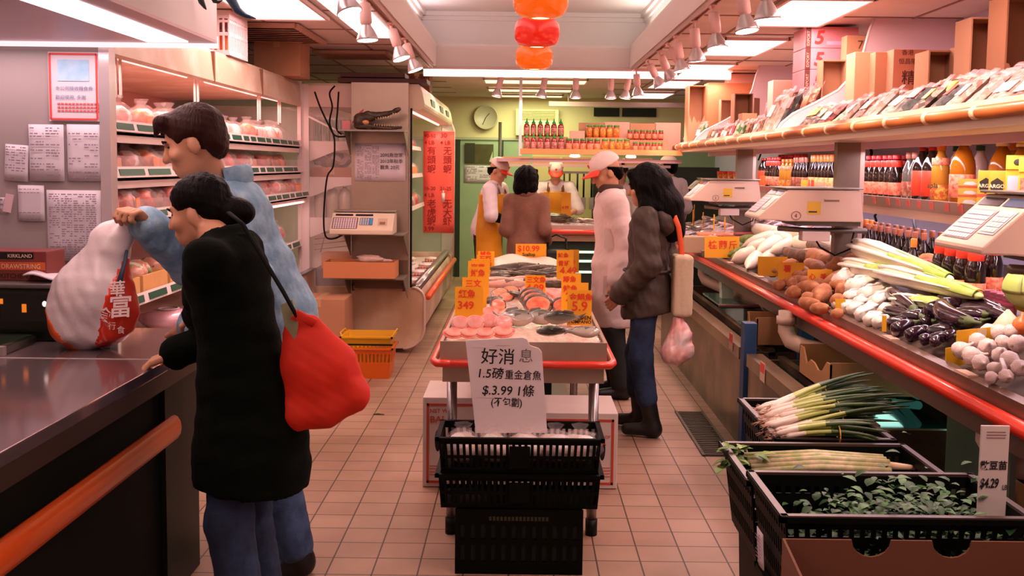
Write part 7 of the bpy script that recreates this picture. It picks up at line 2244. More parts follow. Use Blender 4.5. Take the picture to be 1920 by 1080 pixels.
shelf_box('brown carton behind the packs between the dividers', 1392, 212, 1420, 8.6, 0.3, None)
shelf_box('brown carton behind the candy bags between the dividers', 1450, 150, 1500, 7.6, 0.3, None, M('card_pale', (224, 168, 148), 0.85))
# fish cart in the middle of the aisle
CX, CY0, CY1 = 0.02, 4.07, 7.45
t = thing('fish_cart', 'long stainless fish cart in the middle of the aisle with a red bumper all round', 'cart', (CX, CY0, 0))
LC = CY1 - CY0
tray_ = M('cart_steel', (186, 162, 142), 0.35, 0.5, var=0.12, vscale=5)
b = MB().bb(-0.345, 0.345, 0, 0.012, 0.785, 0.872).bb(-0.345, 0.345, LC - 0.012, LC, 0.785, 0.872)
b.bb(-0.345, -0.333, 0.012, LC - 0.012, 0.785, 0.872).bb(0.333, 0.345, 0.012, LC - 0.012, 0.785, 0.872).bb(-0.333, 0.333, 0.012, LC - 0.012, 0.785, 0.80)
b.build('tray', tray_, t)
MB().bb(-0.335, 0.335, 0.01, LC - 0.01, 0.70, 0.785).build('apron', tray_, t)
MB().tube([(-0.30, -0.03, 0.785), (0.30, -0.03, 0.785), (0.355, -0.028, 0.785), (0.372, 0.02, 0.785), (0.372, LC - 0.02, 0.785), (0.355, LC + 0.028, 0.785), (-0.355, LC + 0.028, 0.785), (-0.372, LC - 0.02, 0.785), (-0.372, 0.02, 0.785), (-0.355, -0.028, 0.785), (-0.30, -0.03, 0.785)], 0.0165, 12).build('bumper', red_bumper, t)
for x in (-0.305, 0.305):
 for y in (0.16, LC / 2, LC - 0.16):
  l = MB().cyl((x, y, 0.06), (x, y, 0.70), 0.022).build('leg', steel, t)
  MB().cyl((x, y, 0.0), (x, y, 0.07), 0.026).build('rubber_foot', black_plastic, l)
MB().bb(-0.3, 0.3, 0.3, LC - 0.2, 0.12, 0.135).build('low_shelf', steel_dull, t)
ice('cart_ice', 'cream crushed ice filling the fish cart', CX - 0.331, CX + 0.331, CY0 + 0.014, CY1 - 0.014, lambda x, y: 0.858 + 0.025 * math.sin(3 * y) * math.cos(4 * x), 22, 110, 0.008,
 M('ice_cream', (244, 226, 206), 0.3, coat=0.3, var=0.25, vscale=40, color2=(226, 190, 166), bump=0.7, bscale=80), 0.04)
IZ = 0.885
def onice(px, py, z=IZ):
 return P(px, py, z=z)
salmon = M('salmon_flesh', (244, 106, 72), 0.3, coat=0.4, var=0.3, vscale=25, color2=(250, 160, 120), stretch=(1, 4, 1))
skin_d = M('fish_dark', (112, 88, 70), 0.25, coat=0.4, var=0.4, vscale=12, color2=(60, 48, 38))
shrimp = M('fillet_red', (242, 96, 76), 0.3, coat=0.4, var=0.4, vscale=22, color2=(250, 176, 156))
pale_f = M('fillet_pale', (240, 126, 112), 0.3, coat=0.4, var=0.35, vscale=22, color2=(246, 176, 164))
def steak(label, px, py, w, m, rz=0.0, tilt=0.5, z=IZ, group=None, r=1.0):
 p = onice(px, py, z)
 W = w * p.y / FPX
 t = thing('fish_steak', label, 'fish', p, rz, group)
 pts = [(W / 2 * math.cos(a_) * (1 if math.sin(a_) > 0 else 0.9), 0, W * 0.36 * r * math.sin(a_) + W * 0.22) for a_ in [k * PI / 9 for k in range(18)]]
 R = Matrix.Rotation(-tilt, 3, 'X')
 MB().prism([R @ Vector(q) for q in pts], R @ Vector((0, W * 0.22, 0)), False).build('flesh', m, t, bevel=W * 0.05)
 MB().tube([R @ Vector((x * 1.02, W * 0.11, z_ * 1.02)) for x, y, z_ in pts + pts[:1]], W * 0.02, 6, flat=(5.4, 1)).build('skin', m if m in (shrimp, pale_f) else fish_s, t)
 return t
for i, (px, py, w) in enumerate(((862, 612, 30), (891, 612, 32), (918, 610, 34), (946, 612, 32))):
 steak('pale pink fish piece at the cart front, %s from the rim' % ORD[i], px, py, w, pale_f, 0.1 * i, 0.3, group='pale pieces at the cart front')
for i, (px, py, w) in enumerate(((852, 628, 36), (880, 628, 34), (908, 628, 36), (942, 626, 40))):
 steak('red fish piece at the cart front, %s from the rim' % ORD[i], px, py, w, shrimp, 0.2 - 0.1 * i, 0.9, group='red pieces at the cart front', r=0.8)
steak('single red fish piece behind the pale pieces beside the 349 card', 920, 592, 32, shrimp, 0.2, 0.7)
for i, (px, py, w) in enumerate(((1010, 582, 48), (1004, 574, 46), (998, 567, 44))):
 steak('large red salmon steak in the middle of the cart, %s from the front' % ORD[i], px, py, w, salmon, 0.05, 0.35, IZ + 0.008 * i, 'salmon steaks')
steak('half hidden red salmon steak behind the golden pompano card', 1056, 582, 40, salmon, -0.1, 0.35)
steak('orange salmon cut with dark skin beside the leftmost cards', 938, 578, 34, salmon, 0.7, 0.5)
for i, (px, py, w) in enumerate(((935, 552, 30), (958, 549, 32), (972, 545, 30), (948, 560, 28), (990, 545, 26), (1042, 552, 30), (1050, 560, 26))):
 steak('pink fillet piece in the middle of the cart, %s counted from the outer cards' % ORD[i], px, py, w, (salmon, salmon, pale_f, salmon, pale_f, pale_f, pale_f)[i], 0.4 * (i % 3) - 0.3, 0.9, group='pink fillet pieces')
pomp = M_grad('pompano', [(0.0, (206, 180, 160)), (0.4, (176, 164, 150)), (0.65, (96, 92, 78)), (1.0, (44, 48, 40))], 1, 0.18, coat=0.5, noise=0.2)
fk3 = Kind(lambda: fish_mesh(0.19, 0.095, 0.055, pomp, 'pompano'))
for i, (px, py, rz, sc, lb) in enumerate(((965, 602, -0.5, 1.0, 'round silver fish facing out beside the salmon steaks'), (1008, 600, -0.4, 0.9, 'round silver fish just in front of the salmon steaks'), (1058, 604, 2.5, 0.95, 'round silver fish behind the golden pompano card'),
           (1040, 630, 3.5, 0.8, 'round silver fish at the front of the cart near the middle'), (1092, 630, 0.1, 0.75, 'round silver fish at the front corner under the golden pompano card'))):
 fk3(lb, onice(px, py, IZ + 0.012), (0.75 if py < 620 else 0.4, 0, rz * 0.5 if abs(rz) < 1 else PI + 0.2), sc, 'pompano on ice')
fk4 = Kind(lambda: fish_mesh(0.42, 0.12, 0.08, skin_d, 'dark_fish'))
for i, (px, py, rz, sc) in enumerate(((965, 514, 0.05, 1.0), (1005, 516, 0.1, 0.9), (928, 527, 0.6, 0.7), (955, 525, 2.9, 0.75), (975, 523, 0.2, 0.7), (1002, 524, 2.8, 0.7), (1028, 519, 0.5, 0.75), (918, 570, 1.0, 0.5), (970, 560, 2.2, 0.5), (1048, 541, 2.9, 0.6))):
 fk4('dark whole fish on the cart ice, %s' % ('long one in front of the white sheet', 'long one under the 10.99 card', 'one beside the outer cards', 'second in the dark row', 'third in the dark row', 'fourth in the dark row', 'last in the dark row by the inner cards', 'headless one behind the salmon cut', 'small one beside the middle 4.99 card', 'one behind the inner cards')[i],
  onice(px, py, IZ), (0.3, 0, rz), sc, 'dark fish on ice')
grey_f = M('fillet_grey', (176, 128, 112), 0.3, coat=0.4, var=0.3, vscale=10, color2=(214, 160, 140))
fk5 = Kind(lambda: fish_mesh(0.36, 0.10, 0.05, grey_f, 'fillet'))
for i, (px, py, rz) in enumerate(((940, 541, 0.2), (975, 538, 0.1), (1005, 533, 3.0), (1035, 537, 2.8), (950, 535, 2.9))):
 fk5('long brownish fish behind the pink fillets, %s from the outer cards' % ORD[i], onice(px, py, IZ + 0.005), (0.2, 0, rz), 1.0, 'brownish fish')
a = P(985, 500, z=0.95)
t = MB().grid(lambda u, v: (-0.24 + 0.48 * u, -0.30 + 0.7 * v, 0.05 + 0.04 * math.sin(2.2 * u + 0.8) + 0.012 * math.sin(11 * u + 5 * v) - 0.10 * (1 - v) ** 3), 14, 10, (0, 0, -0.012)).build('white_sheet', M('sheet_cream', (244, 216, 196), 0.5, bump=0.3, bscale=10))
tag(t, 'cream plastic sheet draped over the far end of the cart', 'sheet').location = (0.05, 6.95, 0.845)
ink_o = M('ink_orange_red', (244, 84, 24), 0.6)
def standing(label, px0, py0, px1, Y, texts, m=None, zb=0.875, tm=None):
 q = P(px0, py0, Y=Y)
 w = (P(px1, py0, Y=Y).x - q.x) / 2
 h = q.z - zb
 t = thing('price_card', label, 'price card', (q.x + w, Y, zb))
 t.rotation_euler = (-0.05, 0, random.Random(px0).uniform(-0.12, 0.12))
 MB().bb(-w, w, 0, 0.002, 0, h).build('card', m or orange_card, t)
 for k, mm in ((0, tm or ink_o), (1, ink_black)):
  tx = MB()
  for s_, size, x, z_, kk in texts:
   if kk == k:
    text_mb(tx, s_, size, (-w + x, -0.001, z_ * h), (1, 0, 0), (0, 0, 1), bold=0.02)
  if tx.f:
   tx.build(('red_lettering', 'black_lettering')[k], mm, t)
LFT = [(853, 538, 906, 4.52, '3.49', '紅魚'), (867, 520, 913, 4.95, '2.99', '三文'), (877, 500, 916, 5.35, '4.49', '鮮魚'), (878, 489, 917, 5.6, '3.99', '盲曹'), (884, 485, 919, 6.0, '5.99', '龍利'), (894, 478, 927, 6.5, '6.99', '石斑'), (896, 471, 927, 6.9, '7.99', '鱸魚')]
for i, (a_, b_, c_, Y, pr, cn) in enumerate(LFT):
 standing('orange price card along the meat-side rim, %s from the front of the cart' % ORD[i], a_, b_, c_, Y, [(cn, 0.040, 0.015, 0.72, 0), (pr.replace('.', '') if i == 0 else pr, 0.05, 0.012, 0.40, 0)])
RGT = [(1064, 544, 1110, 4.50, '5.9', '金鯧魚'), (1053, 530, 1104, 4.85, '2.99', '鯪魚'), (1053, 513, 1090, 5.25, '3.29', '鯽魚'), (1044, 483, 1076, 6.0, '4.49', '青班'), (1044, 469, 1076, 6.5, '6.49', '鯰魚')]
for i, (a_, b_, c_, Y, pr, cn) in enumerate(RGT):
 tl = [(cn, 0.036, 0.008, 0.72, 0), (pr, 0.06, 0.02, 0.42, 0)]
 if i == 0:
  tl += [('GOLDEN', 0.025, 0.008, 0.17, 1), ('POMPANO', 0.021, 0.008, 0.06, 1)]
 standing('orange price card along the produce-side rim, %s from the cart front' % ORD[i] if i else 'orange golden pompano price card at the front produce-side corner of the cart', a_, b_, c_, Y, tl)
standing('darker yellow card edge behind the last produce-side cards', 1068, 468, 1086, 6.75, [], M('card_dim_yellow', (206, 140, 20), 0.6))
standing('orange 4.99 price card standing among the salmon in the cart middle', 985, 516, 1023, 5.25, [('三文魚', 0.035, 0.005, 0.74, 0), ('4.99', 0.055, 0.005, 0.40, 0)])
standing('wide orange 10.99 price card at the far end of the cart', 967, 457, 1025, 7.36, [('$10.99', 0.06, 0.012, 0.62, 0), ('Scallop', 0.034, 0.05, 0.38, 1)])
def front_crate(label, z0, h, x0, x1, y0, y1, slots, n=26):
 t = thing('produce_crate', label, 'crate', ((x0 + x1) / 2, (y0 + y1) / 2, z0))
 slat_box(x1 - x0 - 0.03, y1 - y0 - 0.03, x1 - x0 - 0.01, y1 - y0 - 0.01, h, n, 16, slots, 0.013, 0.006, 0.48).build('crate_body', black_crate, t)
 for q in (-1, 1):
  MB().bb(-0.04, 0.04, q * (y1 - y0) / 2 - 0.012 + 0.004 * q, q * (y1 - y0) / 2 + 0.004 * q, 0.03, h - 0.03).build('blank_panel', black_crate, t)
 return t
def fc(label, z0, h, slots):
 return front_crate(label, z0, h, -0.312, 0.33, 3.79, 4.055, slots)
fc('upper black slotted crate of bagged white vegetables in front of the cart', 0.402, 0.143, [(0.018, 0.058), (0.070, 0.115)])
fc('lower black slotted crate between the milk crate and the upper crate', 0.262, 0.139, [(0.018, 0.055), (0.068, 0.11)])
t = thing('milk_crate', 'square black milk crate on the floor carrying the two slotted crates', 'crate', (0.01, 3.93, 0))
m = MB()
for a_, b_ in (((-0.24, -0.13), (0.24, -0.13)), ((0.24, -0.13), (0.24, 0.13)), ((0.24, 0.13), (-0.24, 0.13)), ((-0.24, 0.13), (-0.24, -0.13))):
 slat_wall(m, a_, b_, 0, 0.26, 12, [(0, 0.05), (0.12, 0.14), (0.20, 0.26)], 0.012, 0.5)
m.bb(-0.24, 0.24, -0.13, 0.13, 0.0, 0.012)
m.build('crate_body', black_crate, t)
MB().bb(-0.232, 0.232, -0.124, 0.124, 0.012, 0.24).build('inner_shade', M('crate_shadow', (16, 22, 14), 0.8), t)  # dark block imitating the shade inside the crate
tx = MB().flat()
for k in range(16):
 tx.bb(-0.118 + k * 0.0148, -0.118 + k * 0.0148 + 0.010, -0.1375, -0.136, 0.216, 0.232)
tx.build('embossed_lettering', M('emboss', (52, 50, 26), 0.6), t)
bagw = M('bag_veg_white', (238, 218, 206), 0.25, coat=0.5, bump=0.6, bscale=16)
rr.seed(14)
for i, x in enumerate((-0.22, -0.10, 0.03, 0.15, 0.25)):
 t = thing('vegetable_bag', 'clear bag of white vegetables in the upper front crate, %s from the meat side' % ORD[i], 'bag of vegetables', (x, 3.92, 0.412), i * 0.4, 'bagged vegetables in the front crate')
 MB().ell((0, 0, 0.06), (0.068, 0.085, 0.055), noise=0.12, seed=i).build('contents', M_pieces('white_roots', [(246, 228, 214), (236, 206, 186), (250, 240, 230), (214, 176, 150)], 14), t)
 MB().ell((0, 0, 0.068), (0.074, 0.095, 0.066), noise=0.10, seed=i + 9).lathe([(0.05, 0.11), (0.02, 0.135), (0.035, 0.155)], n=12, cap=False, lobes=5, amp=0.15).build('film', film, t)
SY = 3.945
o = P(950, 808, Y=SY)
t = thing('handwritten_board', 'white handwritten price board with a torn corner standing in the front crate against the cart', 'sign', o)
pl = facing([(892, 812), (873, 642), (876, 638), (980, 633), (988, 636), (994, 648), (1010, 653), (1016, 660), (1026, 812)], SY, o)
MB().prism(pl, (0, 0.008, 0)).build('board', M('board_white', (240, 222, 218), 0.55, var=0.08, vscale=5), t, bevel=0.0015)
tx = MB()
def wr(s_, size, px, py, **k):
 text_mb(tx, s_, size, P(px, py, Y=SY) - o + Vector((0, 0.0, 0)), (1, 0, -0.02), (0.03, 0, 1), lift=0.0015, **k)
wr('好消', 0.069, 901, 679, bold=0.006)
wr('1.5磅', 0.049, 893, 707, bold=0.012, shear=0.1)
wr('重金倉魚', 0.041, 946, 709, bold=0.008, wide=0.9)
wr('$.3.99 1條', 0.052, 903, 739, bold=0.012, shear=0.1, wide=0.95)
wr('(不包劏)', 0.041, 920, 760, bold=0.012, wide=0.85)
tx.build('lettering', ink_black, t)
tx = MB()
wr('息', 0.06, 972, 677)
tx.build('faint_character', M('ink_grey', (120, 106, 108), 0.6), t)
fx = MB().flat()
for px, py, l in ((886, 652, 28), (930, 648, 26), (893, 746, 32), (895, 700, 16)):
 q, q2 = P(px, py, Y=SY) - o, P(px + l, py - 1, Y=SY) - o
 fx.bb(q.x, q2.x, -0.0012, -0.0006, q.z, q.z + 0.0015)
fx.build('tape_edge', M('tape_pink', (216, 180, 180), 0.4), t)
def wbox(label, x0, x1, h, texts, side):
 t = thing('white_carton', label, 'cardboard box', ((x0 + x1) / 2, 5.03, 0.003))
 w = (x1 - x0) / 2
 MB().bb(-w, w, -0.19, 0.2, 0, h).build('box', M('carton_white', (232, 210, 200), 0.6, var=0.06, vscale=6), t, bevel=0.004)
 rb = MB().flat()
 for xx in (-w + 0.025, w - 0.025):
  rb.bb(xx - 0.006, xx + 0.006, -0.1925, -0.19, 0.02, h - 0.03)
 for zz in (0.026, h - 0.036):
  rb.bb(-w + 0.02, w - 0.02, -0.1925, -0.19, zz - 0.006, zz + 0.006)
 for zz in (0.06, 0.075, 0.09, 0.105):
  rb.bb(-w + 0.035, w - 0.035, -0.1922, -0.19, zz, zz + 0.003)
 rb.build('red_border', M('border_orange_red', (206, 78, 50), 0.6), t)
 tx = MB()
 for s_, sz, x, z_ in texts:
  text_mb(tx, s_, sz, (x, -0.1925, z_), (1, 0, 0), (0, 0, 1), bold=0.02)
 tx.build('red_lettering', M('border_orange_red', (206, 78, 50), 0.6), t)
 MB().ell((side * (w - 0.075), -0.191, h * 0.52), (0.015, 0.003, 0.055), nu=10).build('hand_hole', M('hole_dark', (24, 22, 16), 0.8), t)
wbox('white carton with a red border under the meat-side front of the cart', -0.47, -0.02, 0.45, [('NET WT', 0.028, -0.19, 0.375), ('BALL', 0.048, -0.19, 0.325)], -1)
wbox('white carton with a red border under the produce-side front of the cart', 0.03, 0.495, 0.38, [('PRODUCE OF', 0.022, 0.06, 0.255), ('USA', 0.03, 0.12, 0.22)], 1)
tag(MB().bb(-0.2, 0.2, -0.3, 0.3, 0, 0.30).build('dark_bin', black_plastic), 'dark bin deeper under the cart', 'bin').location = (0.0, 6.2, 0.136)
# back counter, shelf of sauces, clock and kitchen
t = thing('back_fish_counter', 'steel topped fish counter with red bumper across the back of the shop', 'counter', (0.75, 11.2, 0))
MB().bb(-0.75, 0.72, -0.40, 0.5, 0.90, 0.955).build('worktop', M('counter_pale', (226, 206, 196), 0.35, 0.3), t)
MB().tube([(-0.75, -0.43, 0.885), (0.74, -0.43, 0.885)], 0.026, 12).build('bumper', red_bumper, t)
MB().bb(-0.75, 0.72, -0.38, -0.36, 0.78, 0.90).build('apron', M('apron_tan', (176, 140, 112), 0.4), t)
MB().bb(-0.75, 0.72, -0.30, 0.45, 0.0, 0.78).build('dark_base', M('base_dark', (26, 42, 28), 0.4), t)
for z_ in (0.66, 0.56, 0.44):
 MB().cyl((-0.55, -0.33, z_), (0.7, -0.33, z_), 0.014).build('glow_tube', emit_mat('teal_white', (196, 236, 206), 1.1), t)
ice('counter_ice', 'crushed ice on the back fish counter', 0.02, 1.45, 10.85, 11.6, lambda x, y: 0.965 + 0.02 * (y - 10.8), 26, 14, 0.006)
for i, (px, kd) in enumerate(((1028, fk4), (1052, fk2), (1070, fk1), (1092, fk2), (1108, fk2))):
 kd('fish on the back counter ice, %s from the woman in brown' % ORD[i], (P(px, 400, Y=11.0).x, 11.0 + 0.1 * (i % 2), 0.98), (0.2, 0, 0.6 * i), 1.2, 'fish on the back counter')
for i, (px, p1) in enumerate(((1012, 1029), (1053, 1071))):
 standing('orange price card on the back fish counter, %s from the woman in brown' % ORD[i], px, 361, p1, 11.05, [('4.99', 0.045, 0.005, 0.45, 0)], None, 0.975)
t = thing('shopping_trolley', 'black folding shopping trolley beside the woman in brown', 'trolley', (0.32, 8.75, 0))
MB().bb(-0.09, 0.10, -0.1, 0.1, 0.15, 0.86).build('bag', M('trolley_black', (18, 24, 16), 0.6), t, bevel=0.02)
MB().tube([(-0.07, 0.12, 0.1), (-0.07, 0.12, 0.95), (0.0, 0.10, 0.99), (0.09, 0.12, 0.95), (0.09, 0.12, 0.1)], 0.011, 8).build('handle', M('trolley_frame', (40, 50, 36), 0.3, 0.5), t)
for x in (-0.08, 0.1):
 MB().cyl((x - 0.012, 0.1, 0.07), (x + 0.012, 0.1, 0.07), 0.07).build('wheel', black_plastic, t)
BY = 10.15
t = thing('sauce_shelf', 'shelf of chilli sauces across the back counter on a white hanging pole', 'shelf', (0.85, BY, 1.745))
MB().bb(-0.86, 0.78, -0.02, 0.40, -0.03, 0).build('board', M('shelf_under', (222, 192, 168), 0.45), t)
MB().bb(-0.86, 0.78, -0.032, -0.02, -0.032, 0.022).build('orange_rail', M('rail_orange', (236, 156, 96), 0.4), t)
MB().bb(-1.1, 0.78, 0.02, 0.38, -0.11, -0.075).build('under_beam', M('beam_mauve', (206, 160, 160), 0.4), t)
MB().bb(-0.875, -0.845, -0.03, 0.0, -0.05, 0.8).build('hanging_pole', white_metal, t)
for px in (1078, 1183):
 q = P(px, 287, Y=BY + 0.12)
 tag(MB().lathe([(0.03, 0.03), (0.055, 0), (0.05, -0.012), (0.0005, -0.016)], n=16).build('round_lamp', emit_mat('round_glow', (255, 236, 206), 4)), 'round white lamp under the sauce shelf, %s the cap of the man in white' % ('just beside' if px < 1100 else 'further past'), 'lamp').location = (q.x, q.y, 1.70)
chil = M('chilli_red', (150, 22, 14), 0.2, coat=0.5)
K_sri = bottle_kind('chilli_sauce_bottle', 'chilli sauce', [(0.028, 0), (0.031, 0.005), (0.031, 0.10), (0.026, 0.12), (0.02, 0.13), (0.003, 0.131)], chil, grn2 := M('cap_bright_green', (30, 150, 60), 0.4), (0.13, 0.146, 0.02), M('print_white', (226, 160, 144), 0.5, var=0.9, vscale=60, color2=(150, 22, 14)), (0.02, 0.09))
_mk = K_sri.make
def _sri():
 t = _mk()
 MB().lathe([(0.016, 0.146), (0.008, 0.16), (0.003, 0.185), (0.001, 0.186)], n=10).build('nozzle', grn2, t)
 return t
K_sri.make = _sri
zb = 1.747
for r_ in range(2):
 if r_:
  tag(MB().bb(-0.23, 0.23, -0.05, 0.05, 0, 0.148).build('riser_box', card_m), 'low carton carrying the back row of chilli bottles', 'cardboard box').location = (0.25, BY + 0.19, zb - 0.001)
 for i in range(6):
  K_sri('green-nozzled chilli bottle, %s row of the sauce shelf, %s from the pole' % (('front', 'raised back')[r_], ORD[i]), (0.055 + i * 0.07, BY + 0.05 + 0.14 * r_, zb + 0.149 * r_), (0, 0, i), 1.0, 'chilli bottles')
JL = M('jar_lid_green', (70, 130, 44), 0.4)
jp = [(0.028, 0), (0.031, 0.005), (0.031, 0.095), (0.027, 0.11), (0.003, 0.111)]
K_j1 = bottle_kind('chilli_jar', 'sauce jar', jp, chil, JL, (0.108, 0.13, 0.03), lab_red, (0.02, 0.08))
K_j2 = bottle_kind('bean_jar', 'sauce jar', jp, M('jar_amber', (190, 84, 24), 0.2, coat=0.5), JL, (0.108, 0.13, 0.03), lab_yel, (0.02, 0.09))
jar = lambda kd, lab, x0, n, z_, dy, st, g, sc=1.0: [kd('%s, %s from the chilli bottles' % (lab, ORD[i]), (x0 + st * i, BY + dy, z_), (0, 0, i), sc, g) for i in range(n)]
jar(K_j1, 'red chilli jar in front on the sauce shelf', 0.485, 5, zb, 0.05, 0.072, 'front chilli jars')
jar(K_j2, 'amber bean jar in front on the sauce shelf', 0.85, 4, zb, 0.05, 0.075, 'front bean jars')
jar(K_j1, 'small red jar at the sauce shelf end, front', 1.16, 5, zb, 0.06, 0.064, 'end jars', 0.78)
def riser(lab, x0, x1, y, z0, h, d=0.12, m=None):
 tag(MB().bb((x0 - x1) / 2, (x1 - x0) / 2, -d / 2, d / 2, 0, h).build('cardboard_box', m or card_m), lab, 'cardboard box').location = ((x0 + x1) / 2, y, z0)
riser('brown carton under the upper bean jars on the sauce shelf', 0.66, 1.08, BY + 0.20, zb, 0.145)
jar(K_j2, 'amber bean jar raised on the sauce shelf', 0.70, 5, zb + 0.146, 0.20, 0.07, 'upper bean jars')
riser('brown carton under the upper small jars on the sauce shelf', 1.09, 1.50, BY + 0.20, zb, 0.125)
jar(K_j1, 'small red jar raised on the sauce shelf', 1.12, 6, zb + 0.126, 0.20, 0.064, 'upper small jars', 0.8)
riser('pinkish carton beside the raised chilli bottles', 0.50, 0.65, BY + 0.2, zb, 0.21, m=M('card_pale', (224, 168, 148), 0.85))
for i in range(4):
 riser('brown carton in the row behind the sauce jars, %s from the chilli bottles' % ORD[i], 0.6 + i * 0.265, 0.86 + i * 0.265, BY + 0.34, zb, 0.30 + 0.01 * (i % 2), m=(card_m, M('card_pale', (224, 168, 148), 0.85))[i % 2])
for i in range(5):
 riser('brown carton hanging under the sauce shelf beam, %s from the green door' % ORD[i], -0.22 + i * 0.36, 0.1 + i * 0.36, 11.9, 1.62, 0.08, 0.3)
tag(MB().bb(-0.35, 1.75, 11.7, 12.1, 1.585, 1.615).build('kitchen_shelf', M('beam_mauve', (206, 160, 160), 0.4)), 'mauve metal shelf above the workers behind the back counter', 'shelf')
t = thing('wall_clock', 'round white wall clock with thin hands above the green door', 'clock', (-0.503, WALL_B - 0.04, 2.265))
MB().lathe([(0.165, 0), (0.172, 0.01), (0.172, 0.03), (0.16, 0.036), (0.155, 0.02)], n=32, R=Matrix.Rotation(PI / 2, 3, 'X')).build('rim', M('clock_rim', (190, 180, 150), 0.4), t)
MB().lathe([(0.0005, 0.014), (0.157, 0.014)], n=32, R=Matrix.Rotation(PI / 2, 3, 'X'), cap=False).build('dial', M('clock_dial', (252, 250, 236), 0.5), t)
tx = MB()
for k in range(1, 13):
 a_ = k * PI / 6
 text_mb(tx, str(k), 0.035, (0.125 * math.sin(a_), -0.016, 0.125 * math.cos(a_) - 0.012), (1, 0, 0), (0, 0, 1), align='C')
tx.build('numerals', M('ink_olive', (90, 86, 60), 0.5), t)
for nm, a_, l in (('hour_hand', 0.75, 0.075), ('minute_hand', 3.55, 0.115)):
 h_ = MB().flat()
 stroke(h_, [(0, -0.018, 0), (l * math.sin(a_), -0.018, l * math.cos(a_))], 0.005, (0, -1, 0))
 h_.build(nm, ink_black, t)
x0, x1, z0, z1 = pbox(872, 270, 925, 307, WALL_B - 0.06)
t = thing('door_notice', 'dark framed olive notice hanging on the green door', 'notice', ((x0 + x1) / 2, WALL_B - 0.06, (z0 + z1) / 2))
w, h = (x1 - x0) / 2, (z1 - z0) / 2
MB().bb(-w, w, -0.01, 0.008, -h, h).build('panel', M('notice_olive', (86, 80, 36), 0.5, var=0.3, vscale=6), t)
MB().bb(-w, -w * 0.3, -0.018, -0.01, -h * 0.9, h * 1.1).build('dark_flap', M('notice_dark', (52, 52, 26), 0.6), t)
MB().prism([(w * 0.7, -0.011, -h * 0.8), (w * 0.95, -0.011, -h * 0.8), (w * 0.95, -0.011, h * 0.3)], (0, 0.001, 0)).build('pale_corner', M('corner_pale', (190, 206, 160), 0.5), t)
paper('door_paper', 'pale green-grey sheet taped under the notice on the green door', 'notice', *pbox(870, 310, 925, 343, WALL_B - 0.056), WALL_B - 0.056, 8, 2, 41)
t = thing('wall_fan_unit', 'pale louvred wall unit behind the chilli bottles', 'wall unit', (-0.03, WALL_B - 0.10, 2.22))
MB().bb(-0.05, 0.55, 0, 0.09, -0.2, 0.16).build('housing', M('unit_cream', (224, 212, 160), 0.5), t)
s = MB()
for k in range(6):
 s.bb(0.0, 0.5, -0.012, 0.0, 0.02 + k * 0.022, 0.03 + k * 0.022)
s.build('louvre', M('unit_olive', (170, 158, 96), 0.5), t)
for lab, px, y0_, y1_, Y in (('dark vertical pole beside the green door', 938, 229, 300, 13.0),):
 a, b = P(px, y0_, Y=Y), P(px, y1_, Y=Y)
 tag(MB().cyl((0, 0, 0), (0, 0, a.z), 0.022).build('upright_pole', M('pole_brown', (66, 58, 34), 0.5)), lab, 'pole').location = (a.x, Y, 0)
for lab, x0_, x1_, z0_, z1_ in (('dark wall opening above the back cartons, first', 1.02, 1.38, 2.30, 2.42), ('dark wall opening above the back cartons, second', 1.42, 1.9, 2.30, 2.42)):
 tag(MB().bb(x0_, x1_, WALL_B - 0.03, WALL_B - 0.001, z0_, z1_).build('wall_opening', M('opening_dark', (14, 18, 10), 0.7)), lab, 'vent')
tag(MB().bb(0.35, 2.5, 12.9, 13.0, 2.36, 2.42).cyl((0.6, 12.95, 2.4), (0.6, 12.95, 2.55), 0.01).cyl((2.2, 12.95, 2.4), (2.2, 12.95, 2.55), 0.01).build('hanging_rail', M('rail_mauve', (206, 176, 172), 0.4)), 'pale rail hanging across the ceiling above the back cartons', 'rail')
tag(MB().bb(0.95, 1.3, -0.2, 0.2, 0.0, 1.5).bb(1.75, 2.6, -0.2, 0.2, 0, 1.6).build('kitchen_cabinet', M('kitchen_dark', (30, 38, 24), 0.5, var=0.4, vscale=5)), 'dark kitchen units behind the workers at the back', 'cabinet').location = (0, 13.3, 0)
for i, x in enumerate((0.55, 0.62, 0.72, 0.80, 0.9)):
 t = thing('hanging_tool', 'dark tool hanging in the kitchen behind the capped worker, %s from the door side' % ORD[i], 'tool', (x, 12.7, 1.05), 0, 'hanging kitchen tools')
 MB().cyl((0, 0, 0.15), (0, 0, 0.45), 0.012).build('handle', black_plastic, t)
 MB().bb(-0.03, 0.03, -0.01, 0.01, 0, 0.15).build('blade', steel, t)
tag(MB().bb(0.45, 1.0, 12.69, 12.72, 1.5, 1.53).build('tool_rail', steel), 'steel rail from which the kitchen tools hang', 'rail')
tag(MB().bb(0.15, 1.0, 13.3, 13.36, 0.9, 1.9).build('kitchen_screen', M('screen_cream', (206, 192, 130), 0.6)), 'cream yellow screen wall behind the workers at the back', 'screen')
